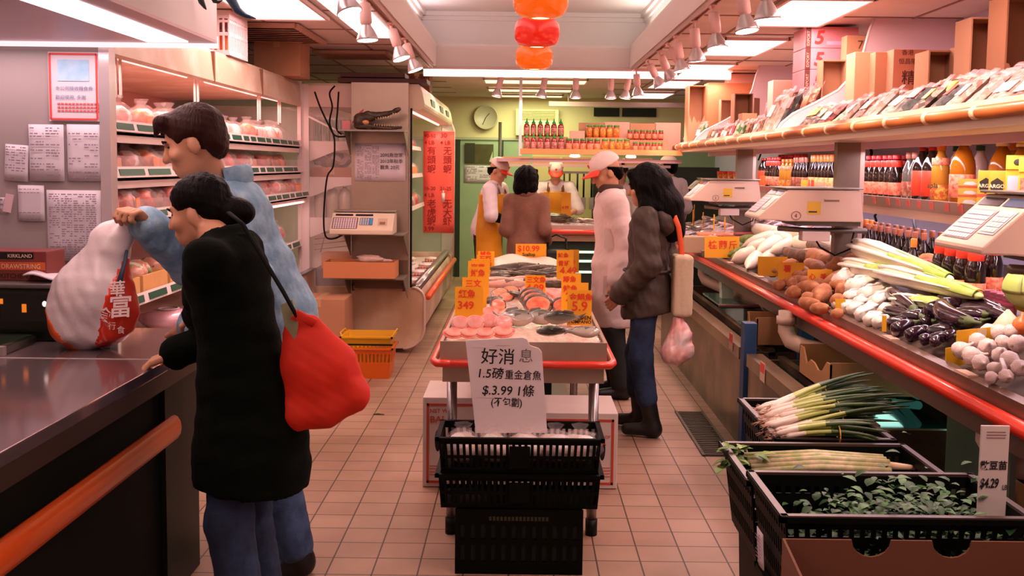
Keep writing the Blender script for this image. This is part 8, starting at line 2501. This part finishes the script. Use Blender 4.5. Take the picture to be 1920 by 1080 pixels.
# people
skin_m = M('skin', (206, 146, 112), 0.5, sub=0.1, var=0.08, vscale=10)
hair_b = M('hair_black', (9, 7, 5), 0.5, bump=0.6, bscale=120, stretch=(1, 1, 0.15), spec=0.08)
hair_br = M('hair_brown', (44, 18, 11), 0.5, bump=0.6, bscale=120, stretch=(1, 1, 0.2), spec=0.15)
def V3(*a):
 return Vector(a)
def limb(a, c, l1, l2, pole):
 """elbow position for upper length l1 and lower length l2 bending towards pole"""
 a, c, pole = Vector(a), Vector(c), Vector(pole)
 d = c - a
 L = min(d.length, (l1 + l2) * 0.999)
 d.normalize()
 c = a + d * L
 x = (l1 * l1 - l2 * l2 + L * L) / (2 * L)
 y = max(0.0, l1 * l1 - x * x) ** 0.5
 p = pole - d * pole.dot(d)
 p.normalize()
 return a + d * x + p * y, c
def head_sdf(s, c, R, k=1.0):
 f = lambda x, y, z: Vector(c) + R @ Vector((x * k, y * k, z * k))
 e = lambda p, r, kk=0.02, sub=False: s.ell(f(*p), [v * k for v in r], R, kk, sub)
 e((0, -0.012, 0.03), (0.077, 0.096, 0.088))
 e((0, 0.028, -0.035), (0.060, 0.066, 0.082), 0.03)
 e((0, 0.055, -0.085), (0.034, 0.034, 0.030), 0.03)
 s.cap(f(0, 0.088, 0.012), f(0, 0.108, -0.028), 0.010 * k, 0.014 * k, 0.012)
 s.cap(f(-0.03, 0.080, 0.028), f(0.03, 0.080, 0.028), 0.011 * k, 0.011 * k, 0.012)
 for q in (-1, 1):
  e((q * 0.032, 0.089, 0.010), (0.016, 0.012, 0.010), 0.008, True)
  e((q * 0.045, 0.064, -0.025), (0.024, 0.022, 0.022), 0.02)
  e((q * 0.080, -0.010, -0.014), (0.010, 0.022, 0.032), 0.005)
 s.cap(f(-0.02, 0.088, -0.060), f(0.02, 0.088, -0.060), 0.008 * k, 0.008 * k, 0.008)
 s.cap(f(-0.018, 0.086, -0.070), f(0.018, 0.086, -0.070), 0.008 * k, 0.008 * k, 0.006)
 return f
def hand_sdf(s, w, fwd, nrm, curl, side, k=1.0):
 """w wrist, fwd finger direction, nrm palm normal (palm faces nrm), side +1/-1 for the thumb"""
 fwd, nrm = Vector(fwd).normalized(), Vector(nrm)
 nrm = (nrm - fwd * nrm.dot(fwd)).normalized()
 lat = fwd.cross(nrm) * side
 w = Vector(w)
 R = Matrix((lat, fwd, nrm)).transposed()
 s.rbox(w + fwd * 0.047 * k, (0.040 * k, 0.048 * k, 0.014 * k), 0.012 * k, R, 0.012)
 for i, (o, l) in enumerate(((0.030, 0.9), (0.010, 1.0), (-0.010, 0.93), (-0.030, 0.75))):
  p = w + fwd * 0.09 * k + lat * o * k
  d = fwd.copy()
  for j, ll in enumerate((0.040, 0.027, 0.021)):
   d = Matrix.Rotation((curl + 0.06 * i) * (0.8 if j == 0 else 1.1), 3, lat * side) @ d
   q = p + d * ll * l * k
   s.cap(p, q, 0.0095 * k - 0.0008 * j, 0.009 * k - 0.0008 * j, 0.004)
   p = q
 p = w + fwd * 0.025 * k + lat * 0.034 * k
 q = p + (lat * 0.8 + fwd * 0.6 + nrm * 0.5).normalized() * 0.042 * k
 r = q + (fwd * 0.9 + nrm * 0.6 - lat * 0.1).normalized() * 0.03 * k
 s.cap(p, q, 0.013 * k, 0.0105 * k, 0.008).cap(q, r, 0.0105 * k, 0.008 * k, 0.004)
def person(label, loc, rz, h=1.7, lean=(0, 0), head=(0, 0, 0), look=(0, 0), hands=None, feet=None, res=0.011, top=None, pants=None, shoes=None, hair=None, extra=None, shw=0.168, thick=1.0, bare=(), headpos=None, neck_open=0.0):
 t = thing('person', label, 'person', loc, rz)
 k = h / 1.7
 S = lambda *a: Vector(a) * k
 ln = Vector((lean[0], lean[1], 0))
 pel = S(0, 0, 0.93) + ln * 0.1
 waist = S(0, 0, 1.08) + ln * 0.35
 chest = S(0, 0, 1.27) + ln * 0.7
 neck = S(0, -0.005, 1.43) + ln
 hp = Vector(headpos) if headpos else neck + S(0, 0.035, 0.145) + Vector(head)
 R = Matrix.Rotation(look[0], 3, 'Z') @ Matrix.Rotation(look[1], 3, 'X')
 sh = {q: neck + S(q * shw, 0, -0.055) for q in (-1, 1)}
 hands = hands or {}
 A = {}
 for q in (-1, 1):
  w, pole = hands.get(q, (sh[q] + S(q * 0.06, 0.06, -0.52), (q * 0.3, -1, 0)))
  A[q] = limb(sh[q], w, 0.285 * k, 0.265 * k, pole)
 feet = feet or {}
 Lg = {}
 for q in (-1, 1):
  an = Vector(feet.get(q, S(q * 0.1, -0.03, 0.085)))
  hip = pel + S(q * 0.088, 0, -0.03)
  hl = (an - hip).length * 0.503
  Lg[q] = (hip,) + limb(hip, an, hl, hl, (0, 1, 0))
 m = MB()
 s = SDF(0.0075 if res < 0.012 else 0.010)
 head_sdf(s, hp, R, k)
 s.cap(neck - S(0, 0, 0.03), hp + R @ S(0, -0.02, -0.05), 0.056 * k, 0.050 * k, 0.03)
 s.chain([pel, waist, chest, neck - S(0, 0, 0.05)], [0.10 * k, 0.095 * k, 0.10 * k, 0.07 * k], 0.04)
 for q in (-1, 1):
  e, w = A[q]
  s.chain([sh[q], e, w], [0.045 * k, 0.038 * k, 0.026 * k], 0.02)
  s.chain(Lg[q], [0.07 * k, 0.05 * k, 0.038 * k], 0.02)
 s.add_to(m)
 for q in (-1, 1):
  e, w = A[q]
  fwd = (w - e).normalized()
  cu, nr = bare[q] if q in bare else (0.35, V3(-q, 0.2, 0))
  hs = SDF(0.0045 if res < 0.012 else 0.006)
  hs.cap(w - fwd * 0.04, w + fwd * 0.015, 0.027 * k, 0.026 * k, 0.02)
  hand_sdf(hs, w, fwd, nr, cu, -q, k)
  hs.add_to(m)
 m.build('body', skin_m, t, fix=False)
 for q in (-1, 1):
  MB().ell(hp + R @ S(q * 0.032, 0.076, 0.010), (0.011 * k, 0.008 * k, 0.005 * k), R, 8, 6).build('eye', M('eye_dark', (24, 16, 14), 0.4), t)
  MB().tube([hp + R @ S(q * 0.014, 0.094, 0.030), hp + R @ S(q * 0.034, 0.092, 0.035), hp + R @ S(q * 0.052, 0.078, 0.028)], 0.004 * k, 6).build('eyebrow', hair_b, t)
 MB().tube([hp + R @ S(-0.02, 0.094, -0.066), hp + R @ S(0, 0.097, -0.0655), hp + R @ S(0.02, 0.094, -0.066)], 0.0022 * k, 6).build('mouth', M('lip', (150, 84, 74), 0.5), t)
 J = dict(t=t, k=k, pel=pel, waist=waist, chest=chest, neck=neck, hp=hp, R=R, sh=sh, A=A, L=Lg, res=res)
 def trunk(s, hem, ex, kk=0.05):
  """padded trunk down to height hem (negative = below pelvis)"""
  tt = ex * thick
  s.ell(chest + S(0, 0.0, 0.0), (0.150 * k + ex, 0.100 * k * thick + ex, 0.20 * k), k=0.04)
  s.ell(waist, (0.138 * k + ex, 0.100 * k * thick + ex, 0.20 * k), k=0.05)
  s.ell(pel - S(0, 0.01, 0.0), (0.150 * k + ex, 0.110 * k * thick + ex, 0.19 * k), k=0.05)
  s.cap(sh[-1], sh[1], 0.045 * k + ex, k=0.04)
  s.cap(neck - S(0.05, 0, 0.04), neck - S(-0.05, 0, 0.04), 0.055 * k + ex, k=0.03)
 J['trunk'] = trunk
 def sleeves(s, ex, end=1.0, r=(0.056, 0.050, 0.040), only=(-1, 1)):
  for q in only:
   e, w = A[q]
   if end <= 0.5:
    s.cap(sh[q], sh[q].lerp(e, end * 2), r[0] * k + ex, r[1] * k + ex + 0.008, 0.03)
   else:
    s.cap(sh[q], e, r[0] * k + ex, r[1] * k + ex, 0.03)
    s.cap(e, e.lerp(w, (end - 0.5) * 2), r[1] * k + ex, r[2] * k + ex, 0.025)
 J['sleeves'] = sleeves
 if top:
  top(J, S)
 if pants:
  col, lo, ex = pants
  s = SDF(res)
  s.ell(pel, (0.142 * k + ex, 0.105 * k + ex, 0.14 * k), k=0.04)
  for q in (-1, 1):
   hip, kn, an = Lg[q]
   s.cap(hip, kn, 0.076 * k + ex, 0.064 * k + ex, 0.03)
   s.cap(kn, kn.lerp(an, lo), 0.066 * k + ex, 0.058 * k + ex, 0.03)
  s.noise(0.005, 38, 3)
  s.build('trousers', col, t)
 if shoes:
  col, boot = shoes
  for q in (-1, 1):
   hip, kn, an = Lg[q]
   s = SDF(0.008)
   yaw = 0.12 * q
   tp = an + V3(math.sin(yaw) * 0.15, math.cos(yaw) * 0.15, 0) * k
   tp.z = an.z - 0.045 * k
   s.cap(an + V3(0, -0.02, -0.035) * k, tp, 0.046 * k, 0.036 * k, 0.03)
   s.cap(an + V3(0, -0.02, -0.04) * k, an.lerp(kn, boot), 0.050 * k, 0.056 * k, 0.03)
   s.cut((0, 0, an.z - 0.083 * k), (0, 0, -1))
   s.build('boot' if boot > 0.2 else 'shoe', col, t)
 if hair:
  hair(J, S)
 if extra:
  extra(J, S)
 return J
def hair_short(col, J, S, fringe=True):
 s = SDF(0.007)
 hp, R, k = J['hp'], J['R'], J['k']
 f = lambda *a: hp + R @ (Vector(a) * k)
 s.ell(f(0, -0.022, 0.045), (0.090 * k, 0.108 * k, 0.092 * k), R)
 if fringe:
  s.cap(f(-0.045, 0.065, 0.098), f(0.045, 0.065, 0.098), 0.026 * k, k=0.03)
 s.ell(f(0, -0.07, -0.01), (0.072 * k, 0.05 * k, 0.075 * k), R, 0.03)
 s.ell(f(0, 0.115, -0.04), (0.105 * k, 0.095 * k, 0.118 * k), R, 0.012, True)
 for q in (-1, 1):
  s.ell(f(q * 0.088, 0.012, -0.022), (0.03 * k, 0.042 * k, 0.045 * k), R, 0.012, True)
 s.noise(0.004, 75, 1)
 return s, f
def cap_on(J, crown, visor, name='cap', back_hole=False):
 hp, R, k, t = J['hp'], J['R'], J['k'], J['t']
 f = lambda *a: hp + R @ (Vector(a) * k)
 s = SDF(0.007)
 s.ell(f(0, -0.012, 0.052), (0.094 * k, 0.114 * k, 0.096 * k), R)
 s.cut(f(0, 0, 0.040), R @ Vector((0, -0.12, -1)))
 o = s.build(name, crown, t)
 def fn(u, v):
  a = (u - 0.5) * 2.0
  r = 0.100 + 0.078 * v * math.cos(a * 0.9) ** 0.5
  return f(math.sin(a) * (0.092 + 0.012 * v), -0.012 + math.cos(a) * 0.10 + 0.085 * v * max(0, math.cos(a * 1.15)), 0.046 - 0.024 * v - 0.022 * v * math.sin(a) ** 2)
 MB().grid(fn, 12, 5, R @ V3(0, 0, 0.006)).build('visor', visor, o)
 MB().ell(f(0, -0.012, 0.149), (0.008 * k, 0.008 * k, 0.005 * k)).build('button', crown, o)
 MB().ell(f(0.0, 0.098, 0.085), (0.014 * k, 0.006 * k, 0.016 * k), R).build('emblem', visor, o)
cap_w = M('cap_cloth', (240, 214, 204), 0.7)
cap_r = M('cap_red_visor', (240, 66, 30), 0.55)
denim = M('denim_light', (166, 196, 214), 0.85, var=0.3, vscale=14, color2=(122, 158, 184), bump=0.35, bscale=60)
denim_d = M('jeans_dark', (40, 60, 92), 0.85, var=0.35, vscale=12, color2=(24, 38, 62), bump=0.3, bscale=60)
denim_m = M('jeans_mid', (74, 100, 138), 0.85, var=0.35, vscale=12, color2=(46, 66, 98), bump=0.3, bscale=60)
coat_blk = M('coat_black', (5, 10, 4), 0.95, bump=0.3, bscale=60, spec=0.1)
leather = M('shoe_black', (18, 18, 14), 0.45)
white_coat = M('coat_white', (232, 204, 196), 0.75, var=0.08, vscale=6, bump=0.3, bscale=14)
apron_y = M('apron_yellow', (226, 146, 16), 0.4, coat=0.3, var=0.15, vscale=5)
def w2l(p, loc, rz):
 return Matrix.Rotation(-rz, 3, 'Z') @ (Vector(p) - Vector(loc))
LA, RA = Vector((-0.92, 3.86, 0)), PI / 2 + 0.12
bag_hand = w2l(BAG + Vector((0.205, -0.02, 0.462)), LA, RA)
def topA(J, S):
 s = SDF(0.011)
 J['trunk'](s, 0, 0.035)
 J['sleeves'](s, 0.022, 1.0, (0.066, 0.058, 0.046))
 s.noise(0.006, 30, 2)
 s.cut(J['pel'] + S(0, 0, -0.10), (0, 0, -1))
 s.ell(J['neck'] + S(0, 0.03, 0.05), (0.07, 0.075, 0.09), None, 0.02, True)
 o = s.build('denim_jacket', denim, J['t'])
 c = MB()
 nk = J['neck']
 c.tube([nk + S(0.085 * math.cos(a), -0.02 + 0.085 * math.sin(a), 0.035 - 0.02 * math.sin(a)) for a in [PI * 0.02 + k * PI * 1.96 / 12 - 0.5 * PI - PI * 0.98 + PI / 2 for k in range(13)]], 0.03, 8, flat=(0.5, 1.3))
 c.build('collar', denim, o)
 MB().tube([nk + S(0.068 * math.cos(a), 0.0 + 0.068 * math.sin(a), 0.03) for a in [k * PI / 8 for k in range(17)]], 0.022, 8, flat=(0.6, 1.6)).build('inner_collar', M('shirt_teal_dark', (30, 44, 48), 0.8), J['t'])
 for q in (-1, 1):
  e, w = J['A'][q]
  MB().tube([e.lerp(w, 0.84), e.lerp(w, 1.0)], [0.064, 0.060], 14, cap=False).build('cuff', denim, o)
def hairA(J, S):
 s, f = hair_short(hair_br, J, S)
 s.cap(f(-0.03, 0.08, 0.10), f(-0.01, 0.112, 0.062), 0.022, 0.006, 0.02)
 s.cap(f(0.035, 0.07, 0.10), f(0.04, 0.098, 0.06), 0.02, 0.006, 0.02)
 s.build('hair', hair_br, J['t'])
person('man in a light blue denim jacket leaning over the counter with a plastic bag', LA, RA, 1.78, (0.0, 0.24), (0, 0, 0), (0.05, -0.35), headpos=w2l(P(362, 268, Y=3.72), LA, RA),
  hands={1: (bag_hand, (0.6, -0.3, -0.6)), -1: (V3(-0.16, 0.30, 1.0), (-0.3, -1, -0.4))}, feet={-1: V3(-0.10, -0.05, 0.09), 1: V3(0.10, 0.06, 0.09)},
  res=0.010, top=topA, pants=(denim_m, 0.95, 0.012), shoes=(leather, 0.32), hair=hairA, bare={1: (0.9, V3(0.1, 0.1, -1))})
LB, RB = Vector((-0.875, 3.17, 0)), PI / 2 - 0.06
handB = w2l(P(318, 640, z=0.93) + Vector((0.03, -0.03, 0.02)), LB, RB)
def topB(J, S):
 s = SDF(0.011)
 J['trunk'](s, 0, 0.028)
 pel = J['pel']
 s.cap(pel + S(0, -0.01, 0), pel + S(0, -0.03, -0.36), 0.145, 0.160, 0.06)
 s.ell(pel + S(0, -0.02, -0.25), (0.215, 0.18, 0.26), k=0.06)
 J['sleeves'](s, 0.016, 1.0, (0.058, 0.052, 0.044))
 s.noise(0.006, 24, 5)
 s.cut((0, 0, 0.57), (0, 0.12, -1))
 s.cap(J['neck'] + S(0, 0.0, -0.04), J['neck'] + S(0, 0.0, 0.0), 0.085, 0.075, 0.03)
 s.ell(J['neck'] + S(0, 0.05, 0.07), (0.07, 0.085, 0.06), None, 0.015, True)
 o = s.build('black_coat', coat_blk, J['t'])
 MB().tube([J['neck'] + S(0.085 * math.cos(a), 0.085 * math.sin(a), 0.0) for a in [PI + k * PI / 10 - 0.4 for k in range(13)]], 0.026, 8, flat=(0.45, 1.3)).build('collar', coat_blk, o)
def hairB(J, S):
 s, f = hair_short(hair_b, J, S, False)
 s.ell(f(0, -0.135, -0.03), (0.055, 0.05, 0.05), None, 0.02)
 s.ell(f(0.0, -0.165, -0.04), (0.035, 0.035, 0.035), None, 0.02)
 s.cap(f(0, -0.10, -0.06), f(0, -0.08, -0.115), 0.035, 0.012, 0.02)
 s.build('hair', hair_b, J['t'])
 MB().tube([f(0.045 * math.cos(a), -0.105, -0.02 + 0.045 * math.sin(a)) for a in [k * PI / 6 for k in range(13)]], 0.010, 8).build('hair_tie', M('tie_black', (16, 18, 12), 0.8), J['t'])
person('woman in a long black coat with a hair bun resting her hand on the counter', LB, RB, 1.60, (0.0, 0.07), (0, 0, 0), (-0.05, -0.25), headpos=w2l(P(372, 398, Y=3.32), LB, RB),
  hands={1: (V3(0.06, 0.36, 0.86) if False else V3(0.16, 0.30, 0.95), (0.5, -1, -0.3)), -1: (handB + V3(-0.03, -0.10, 0.02), (-0.8, -0.6, -0.5))},
  res=0.010, top=topB, pants=(denim_d, 0.97, 0.012), shoes=(leather, 0.15), hair=hairB, bare={-1: (0.75, V3(0.2, 0.1, -1)), 1: (0.5, V3(0, 0, -1))})
TY = 3.12
o = P(610, 700, Y=TY)
t = thing('tote_bag', 'bright red-orange cloth tote bag hanging behind the woman in black', 'tote bag', o)
F_ = lambda l, Y=TY: facing(l, Y, o)
s = SDF(0.010)
poly = F_([(560, 640), (556, 770), (600, 755), (655, 735), (600, 660), (580, 610), (640, 690), (575, 700)])
s.chain(F_([(552, 602), (565, 680), (560, 770)]), [0.03, 0.055, 0.045], 0.04)
s.chain(F_([(588, 606), (630, 680), (664, 738)]), [0.022, 0.055, 0.042], 0.05)
s.chain(F_([(560, 778), (610, 768), (662, 742)]), [0.045, 0.05, 0.045], 0.05)
s.chain(F_([(575, 650), (600, 710)]), [0.045, 0.06], 0.06)
s.noise(0.004, 30, 6)
s.build('bag', M('tote_red', (230, 44, 14), 0.75, var=0.15, vscale=8), t)
MB().tube([P(428, 398, Y=3.02) - o, P(455, 420, Y=3.0) - o, P(492, 482, Y=3.0) - o, P(530, 545, Y=3.02) - o, P(556, 592, Y=3.06) - o], 0.009, 8, flat=(1.4, 0.4)).build('strap', M('strap_black', (10, 12, 8), 0.8, spec=0.1), t)
MB().tube([P(552, 600, Y=3.06) - o, P(556, 588, Y=3.06) - o, P(590, 606, Y=3.09) - o], 0.012, 8, flat=(1.2, 0.5)).build('ring_loop', M('tote_red', (242, 52, 18), 0.7), t)
tag(MB().prism(facing([(526, 572), (548, 562), (558, 610), (555, 640), (534, 612)], 3.07, o), (0, 0.012, 0)).build('paper_packet', M('packet_green', (150, 150, 110), 0.6, var=0.3, vscale=12)), 'greenish paper packet poking out of the red tote bag', 'packet').location = o
LC_, RC = P(1208, 812, z=0), PI / 2 - 0.30
parka = M('parka_brown', (70, 54, 42), 0.7, var=0.25, vscale=7, bump=0.5, bscale=22)
def topC(J, S):
 s = SDF(0.011)
 J['trunk'](s, 0, 0.024)
 s.cap(J['pel'], J['pel'] + S(0, -0.01, -0.17), 0.14, 0.15, 0.05)
 s.ell(J['pel'] + S(0, 0, -0.12), (0.175, 0.145, 0.18), k=0.05)
 J['sleeves'](s, 0.018, 1.0, (0.062, 0.058, 0.05))
 s.noise(0.007, 34, 8)
 s.cut((0, 0, 0.72), (0, -0.2, -1))
 o = s.build('parka', parka, J['t'])
 h = SDF(0.010)
 h.ell(J['neck'] + S(0, -0.09, -0.06), (0.14, 0.075, 0.11), (-0.4, 0, 0), 0.03)
 h.noise(0.006, 45, 2)
 h.build('hood', parka, o)
 MB().tube([J['pel'] + S(0.185 * math.cos(a), 0.15 * math.sin(a), 0.12) for a in [k * PI / 10 for k in range(21)]], 0.008, 6).build('waist_cord', parka, o)
def hairC(J, S):
 s, f = hair_short(hair_b, J, S)
 s.ell(f(0, -0.03, 0.03), (0.105, 0.118, 0.11))
 s.chain([f(0, -0.06, -0.02), f(0, -0.085, -0.15), f(0.0, -0.115, -0.29)], [0.108, 0.118, 0.085], 0.04)
 for q in (-1, 1):
  s.chain([f(q * 0.07, -0.01, 0.0), f(q * 0.085, 0.0, -0.14), f(q * 0.08, 0.02, -0.27)], [0.05, 0.05, 0.02], 0.03)
 s.noise(0.005, 60, 4)
 s.build('hair', hair_b, J['t'])
person('woman with long black hair in a dark brown parka, jeans and black boots', LC_, RC, 1.60, (0, 0.0), (0, 0, 0), (0.1, -0.2), hands={-1: (V3(-0.165, 0.13, 0.86), (-0.5, -1, 0)), 1: (V3(0.20, 0.06, 0.84), (0.4, -1, 0))},
  feet={-1: V3(-0.08, -0.05, 0.085), 1: V3(0.10, 0.06, 0.085)}, top=topC, pants=(denim_d, 0.6, 0.01), shoes=(leather, 0.55), hair=hairC)
def hang_bag(name, label, cat, pts, rad, m, straps, ms, Y, noise=0.004, box=None):
 o = P(*pts[0], Y=Y)
 t = thing(name, label, cat, o)
 s = SDF(0.009)
 if box:
  s.rbox(facing(pts, Y, o)[1], box, 0.025)
 else:
  s.chain(facing(pts, Y, o), rad, 0.04)
 s.noise(noise, 40, 3)
 s.build('bag', m, t)
 MB().tube(facing(straps, Y, o), 0.012, 8, flat=(1.3, 0.4)).build('strap', ms, t)
hang_bag('canvas_tote', 'cream canvas tote bag on the shoulder of the woman in the parka', 'tote bag', [(1278, 490), (1278, 535)], [0.045, 0.05, 0.055, 0.055, 0.05], M('canvas_cream', (206, 180, 148), 0.85, bump=0.3), [(1279, 498), (1277, 460), (1272, 425), (1264, 405)], M('strap_orange', (238, 90, 40), 0.6), 5.78, 0.003, (0.058, 0.075, 0.18))
hang_bag('carrier_bag', 'white and red carrier bag hanging under the cream canvas tote', 'plastic bag', [(1272, 602), (1274, 628), (1264, 660), (1282, 658)], [0.035, 0.062, 0.07, 0.06], M('bag_pinkred', (236, 140, 124), 0.3, coat=0.4, var=0.6, vscale=9, color2=(240, 212, 206), bump=0.5, bscale=14), [(1272, 600), (1270, 585), (1266, 570)], bag_white, 5.76, 0.008)
LD, RD = P(1152, 742, z=0), PI / 2 + 0.05
def topD(J, S):
 s = SDF(0.011)
 J['trunk'](s, 0, 0.03)
 s.cap(J['pel'], J['pel'] + S(0, 0.0, -0.38), 0.165, 0.18, 0.06)
 J['sleeves'](s, 0.02, 1.0, (0.062, 0.056, 0.048))
 s.noise(0.005, 26, 9)
 s.cut((0, 0, 0.50), (0, 0, -1))
 s.ell(J['neck'] + S(0, 0.05, 0.04), (0.06, 0.07, 0.08), None, 0.02, True)
 o = s.build('white_coat', white_coat, J['t'])
 MB().tube([J['neck'] + S(0.078 * math.cos(a), 0.078 * math.sin(a), 0.035) for a in [k * PI / 8 for k in range(17)]], 0.02, 8, flat=(0.6, 1.5)).build('dark_collar', M('collar_brown', (70, 44, 34), 0.8), J['t'])
 MB().tube([J['neck'] + S(0.1 * math.cos(a), 0.1 * math.sin(a), -0.0) for a in [PI + k * PI / 8 for k in range(9)]], 0.02, 8, flat=(0.4, 1.6)).build('lapel', white_coat, o)
 for q, z in ((-1, -0.12), (-1, 0.20)):
  MB().box(J['pel'] + S(-0.19, 0.06, z), (0.012, 0.11, 0.13), (0, 0, 0)).build('pocket', white_coat, o)
def capD(J, S):
 s, f = hair_short(hair_b, J, S, False)
 s.cut(f(0, 0, 0.045), (0, 0, 1))
 s.cut(f(0, -0.005, 0), J['R'] @ V3(0, 1, 0))
 s.build('hair', hair_b, J['t'])
 cap_on(J, cap_w, cap_r)
person('man in a long white coat and white cap with a red peak beside the cart', LD, RD, 1.68, (0, 0.06), (0, 0, 0), (0.1, -0.42), hands={1: (V3(0.19, 0.06, 0.84), (0.2, -1, 0)), -1: (V3(-0.19, 0.03, 0.84), (-0.2, -1, 0))},
  top=topD, pants=(M('trousers_dark', (30, 34, 30), 0.8), 0.95, 0.012), shoes=(leather, 0.1), extra=capD)
LE, RE = Vector((0.05, 8.85, 0)), -0.15
wool = M('coat_wool', (146, 100, 80), 0.9, var=0.2, vscale=10, bump=0.4, bscale=80)
def topE(J, S):
 s = SDF(0.013)
 J['trunk'](s, 0, 0.022)
 s.cap(J['pel'], J['pel'] + S(0, 0, -0.35), 0.15, 0.17, 0.06)
 J['sleeves'](s, 0.014)
 s.cut((0, 0, 0.55), (0, 0, -1))
 o = s.build('wool_coat', wool, J['t'])
 MB().tube([J['neck'] + S(0.085 * math.cos(a), 0.085 * math.sin(a), 0.03) for a in [PI + k * PI / 8 for k in range(9)]], 0.03, 8, flat=(0.5, 1.3)).build('collar', wool, o)
def hairE(J, S):
 s, f = hair_short(hair_b, J, S)
 s.ell(f(0, -0.03, 0.02), (0.108, 0.118, 0.115))
 s.ell(f(0, -0.04, -0.07), (0.115, 0.10, 0.09), None, 0.03)
 s.noise(0.007, 50, 3)
 s.build('hair', hair_b, J['t'])
person('woman in a brown wool coat with bobbed black hair, her back to the camera', LE, RE, 1.58, (0, 0.03), (0, 0, 0), (-0.3, -0.1), hands={1: (V3(0.17, 0.14, 0.92), (0.1, -1, 0)), -1: (V3(-0.13, 0.18, 0.95), (-0.2, -1, 0))}, res=0.013, shw=0.15, top=topE, pants=(M('trousers_dark', (30, 34, 30), 0.8), 0.95, 0.012), shoes=(leather, 0.1), hair=hairE)
def shirt(col, apron=None, ex=0.022, glove=False):
 def top(J, S):
  s = SDF(0.013)
  J['trunk'](s, 0, ex)
  J['sleeves'](s, 0.02, 0.5)
  s.cut(J['pel'] + S(0, 0, -0.12), (0, 0, -1))
  s.noise(0.004, 30, 1)
  s.ell(J['neck'] + S(0, 0.05, 0.04), (0.05, 0.06, 0.07), None, 0.02, True)
  s.build('shirt', col, J['t'])
  if apron:
   s = SDF(0.013)
   J['trunk'](s, 0, ex + 0.014)
   s.cap(J['pel'], J['pel'] + S(0, 0.0, -0.45), 0.18, 0.21, 0.06)
   s.cut((0, 0, 0.38), (0, 0, -1))
   s.cut(J['chest'] + S(0, 0, 0.06), (0, 0, 1))
   s.cut(J['pel'] + S(0, -0.02, 0), (0, -1, 0))
   o = s.build('apron', apron, J['t'])
   for q in (-1, 1):
    MB().tube([J['chest'] + S(q * 0.09, 0.13, 0.06), J['neck'] + S(q * 0.08, 0.06, 0.0), J['neck'] + S(q * 0.06, -0.07, 0.0)], 0.012, 6, flat=(1.4, 0.4)).build('apron_strap', M('strap_brown', (130, 78, 30), 0.6), o)
  if glove:
   for q in (-1, 1):
    e, w = J['A'][q]
    s = SDF(0.011)
    s.cap(J['sh'][q].lerp(e, 0.75), e, 0.052, 0.056, 0.02).cap(e, e.lerp(w, 0.6), 0.056, 0.046, 0.02)
    s.build('oversleeve', coat_blk, J['t'])
 return top
def capped(J, S):
 s, f = hair_short(hair_b, J, S, False)
 s.cut(f(0, 0, 0.045), (0, 0, 1))
 s.cut(f(0, -0.005, 0), J['R'] @ V3(0, 1, 0))
 s.build('hair', hair_b, J['t'])
 cap_on(J, cap_w, cap_r)
lav = M('shirt_lavender_white', (232, 210, 212), 0.75, var=0.05, vscale=6)
dark_tr = M('trousers_dark', (30, 34, 30), 0.8)
person('stooping fish worker in a white cap and yellow rubber apron beside the woman in brown', (P(906, 400, Y=10.6).x, 10.6, 0), -PI / 2 - 0.35, 1.66, (0, 0.14), (0, 0, 0), (0, -0.45), hands={1: (V3(0.05, 0.36, 1.0), (0.8, -0.6, -0.4)), -1: (V3(-0.04, 0.38, 1.02), (-0.8, -0.6, -0.4))},
  res=0.013, top=shirt(lav, apron_y, glove=True), pants=(dark_tr, 0.95, 0.012), shoes=(leather, 0.4), extra=capped)
person('fish worker in a cap and yellow apron bowed over the back counter', (P(1040, 400, Y=11.95).x, 11.95, 0), PI, 1.66, (0, 0.12), (0, 0, 0), (0, -0.6), hands={1: (V3(0.12, 0.36, 1.02), (0.8, -0.6, -0.4)), -1: (V3(-0.12, 0.36, 1.02), (-0.8, -0.6, -0.4))},
  res=0.013, top=shirt(lav, apron_y), pants=(dark_tr, 0.95, 0.012), shoes=(leather, 0.1), extra=capped)
def hairH(J, S):
 s, f = hair_short(hair_br, J, S)
 s.build('hair', hair_br, J['t'])
person('worker in a pale shirt half hidden behind the man in the white coat', (P(1166, 400, Y=12.1).x, 12.1, 0), PI - 0.3, 1.64, (0, 0.08), (0, 0, 0), (0, -0.4), res=0.013, top=shirt(lav), pants=(dark_tr, 0.95, 0.012), shoes=(leather, 0.1), hair=hairH)
person('worker in a white cap and pale shirt seen from behind past the parka woman', (P(1258, 400, Y=11.9).x, 11.9, 0), 0.5, 1.72, (0, 0.05), (0, 0, 0), (0.2, -0.1), res=0.013, top=shirt(lav), pants=(dark_tr, 0.95, 0.012), shoes=(leather, 0.1), extra=capped)
bpy.context.view_layer.update()
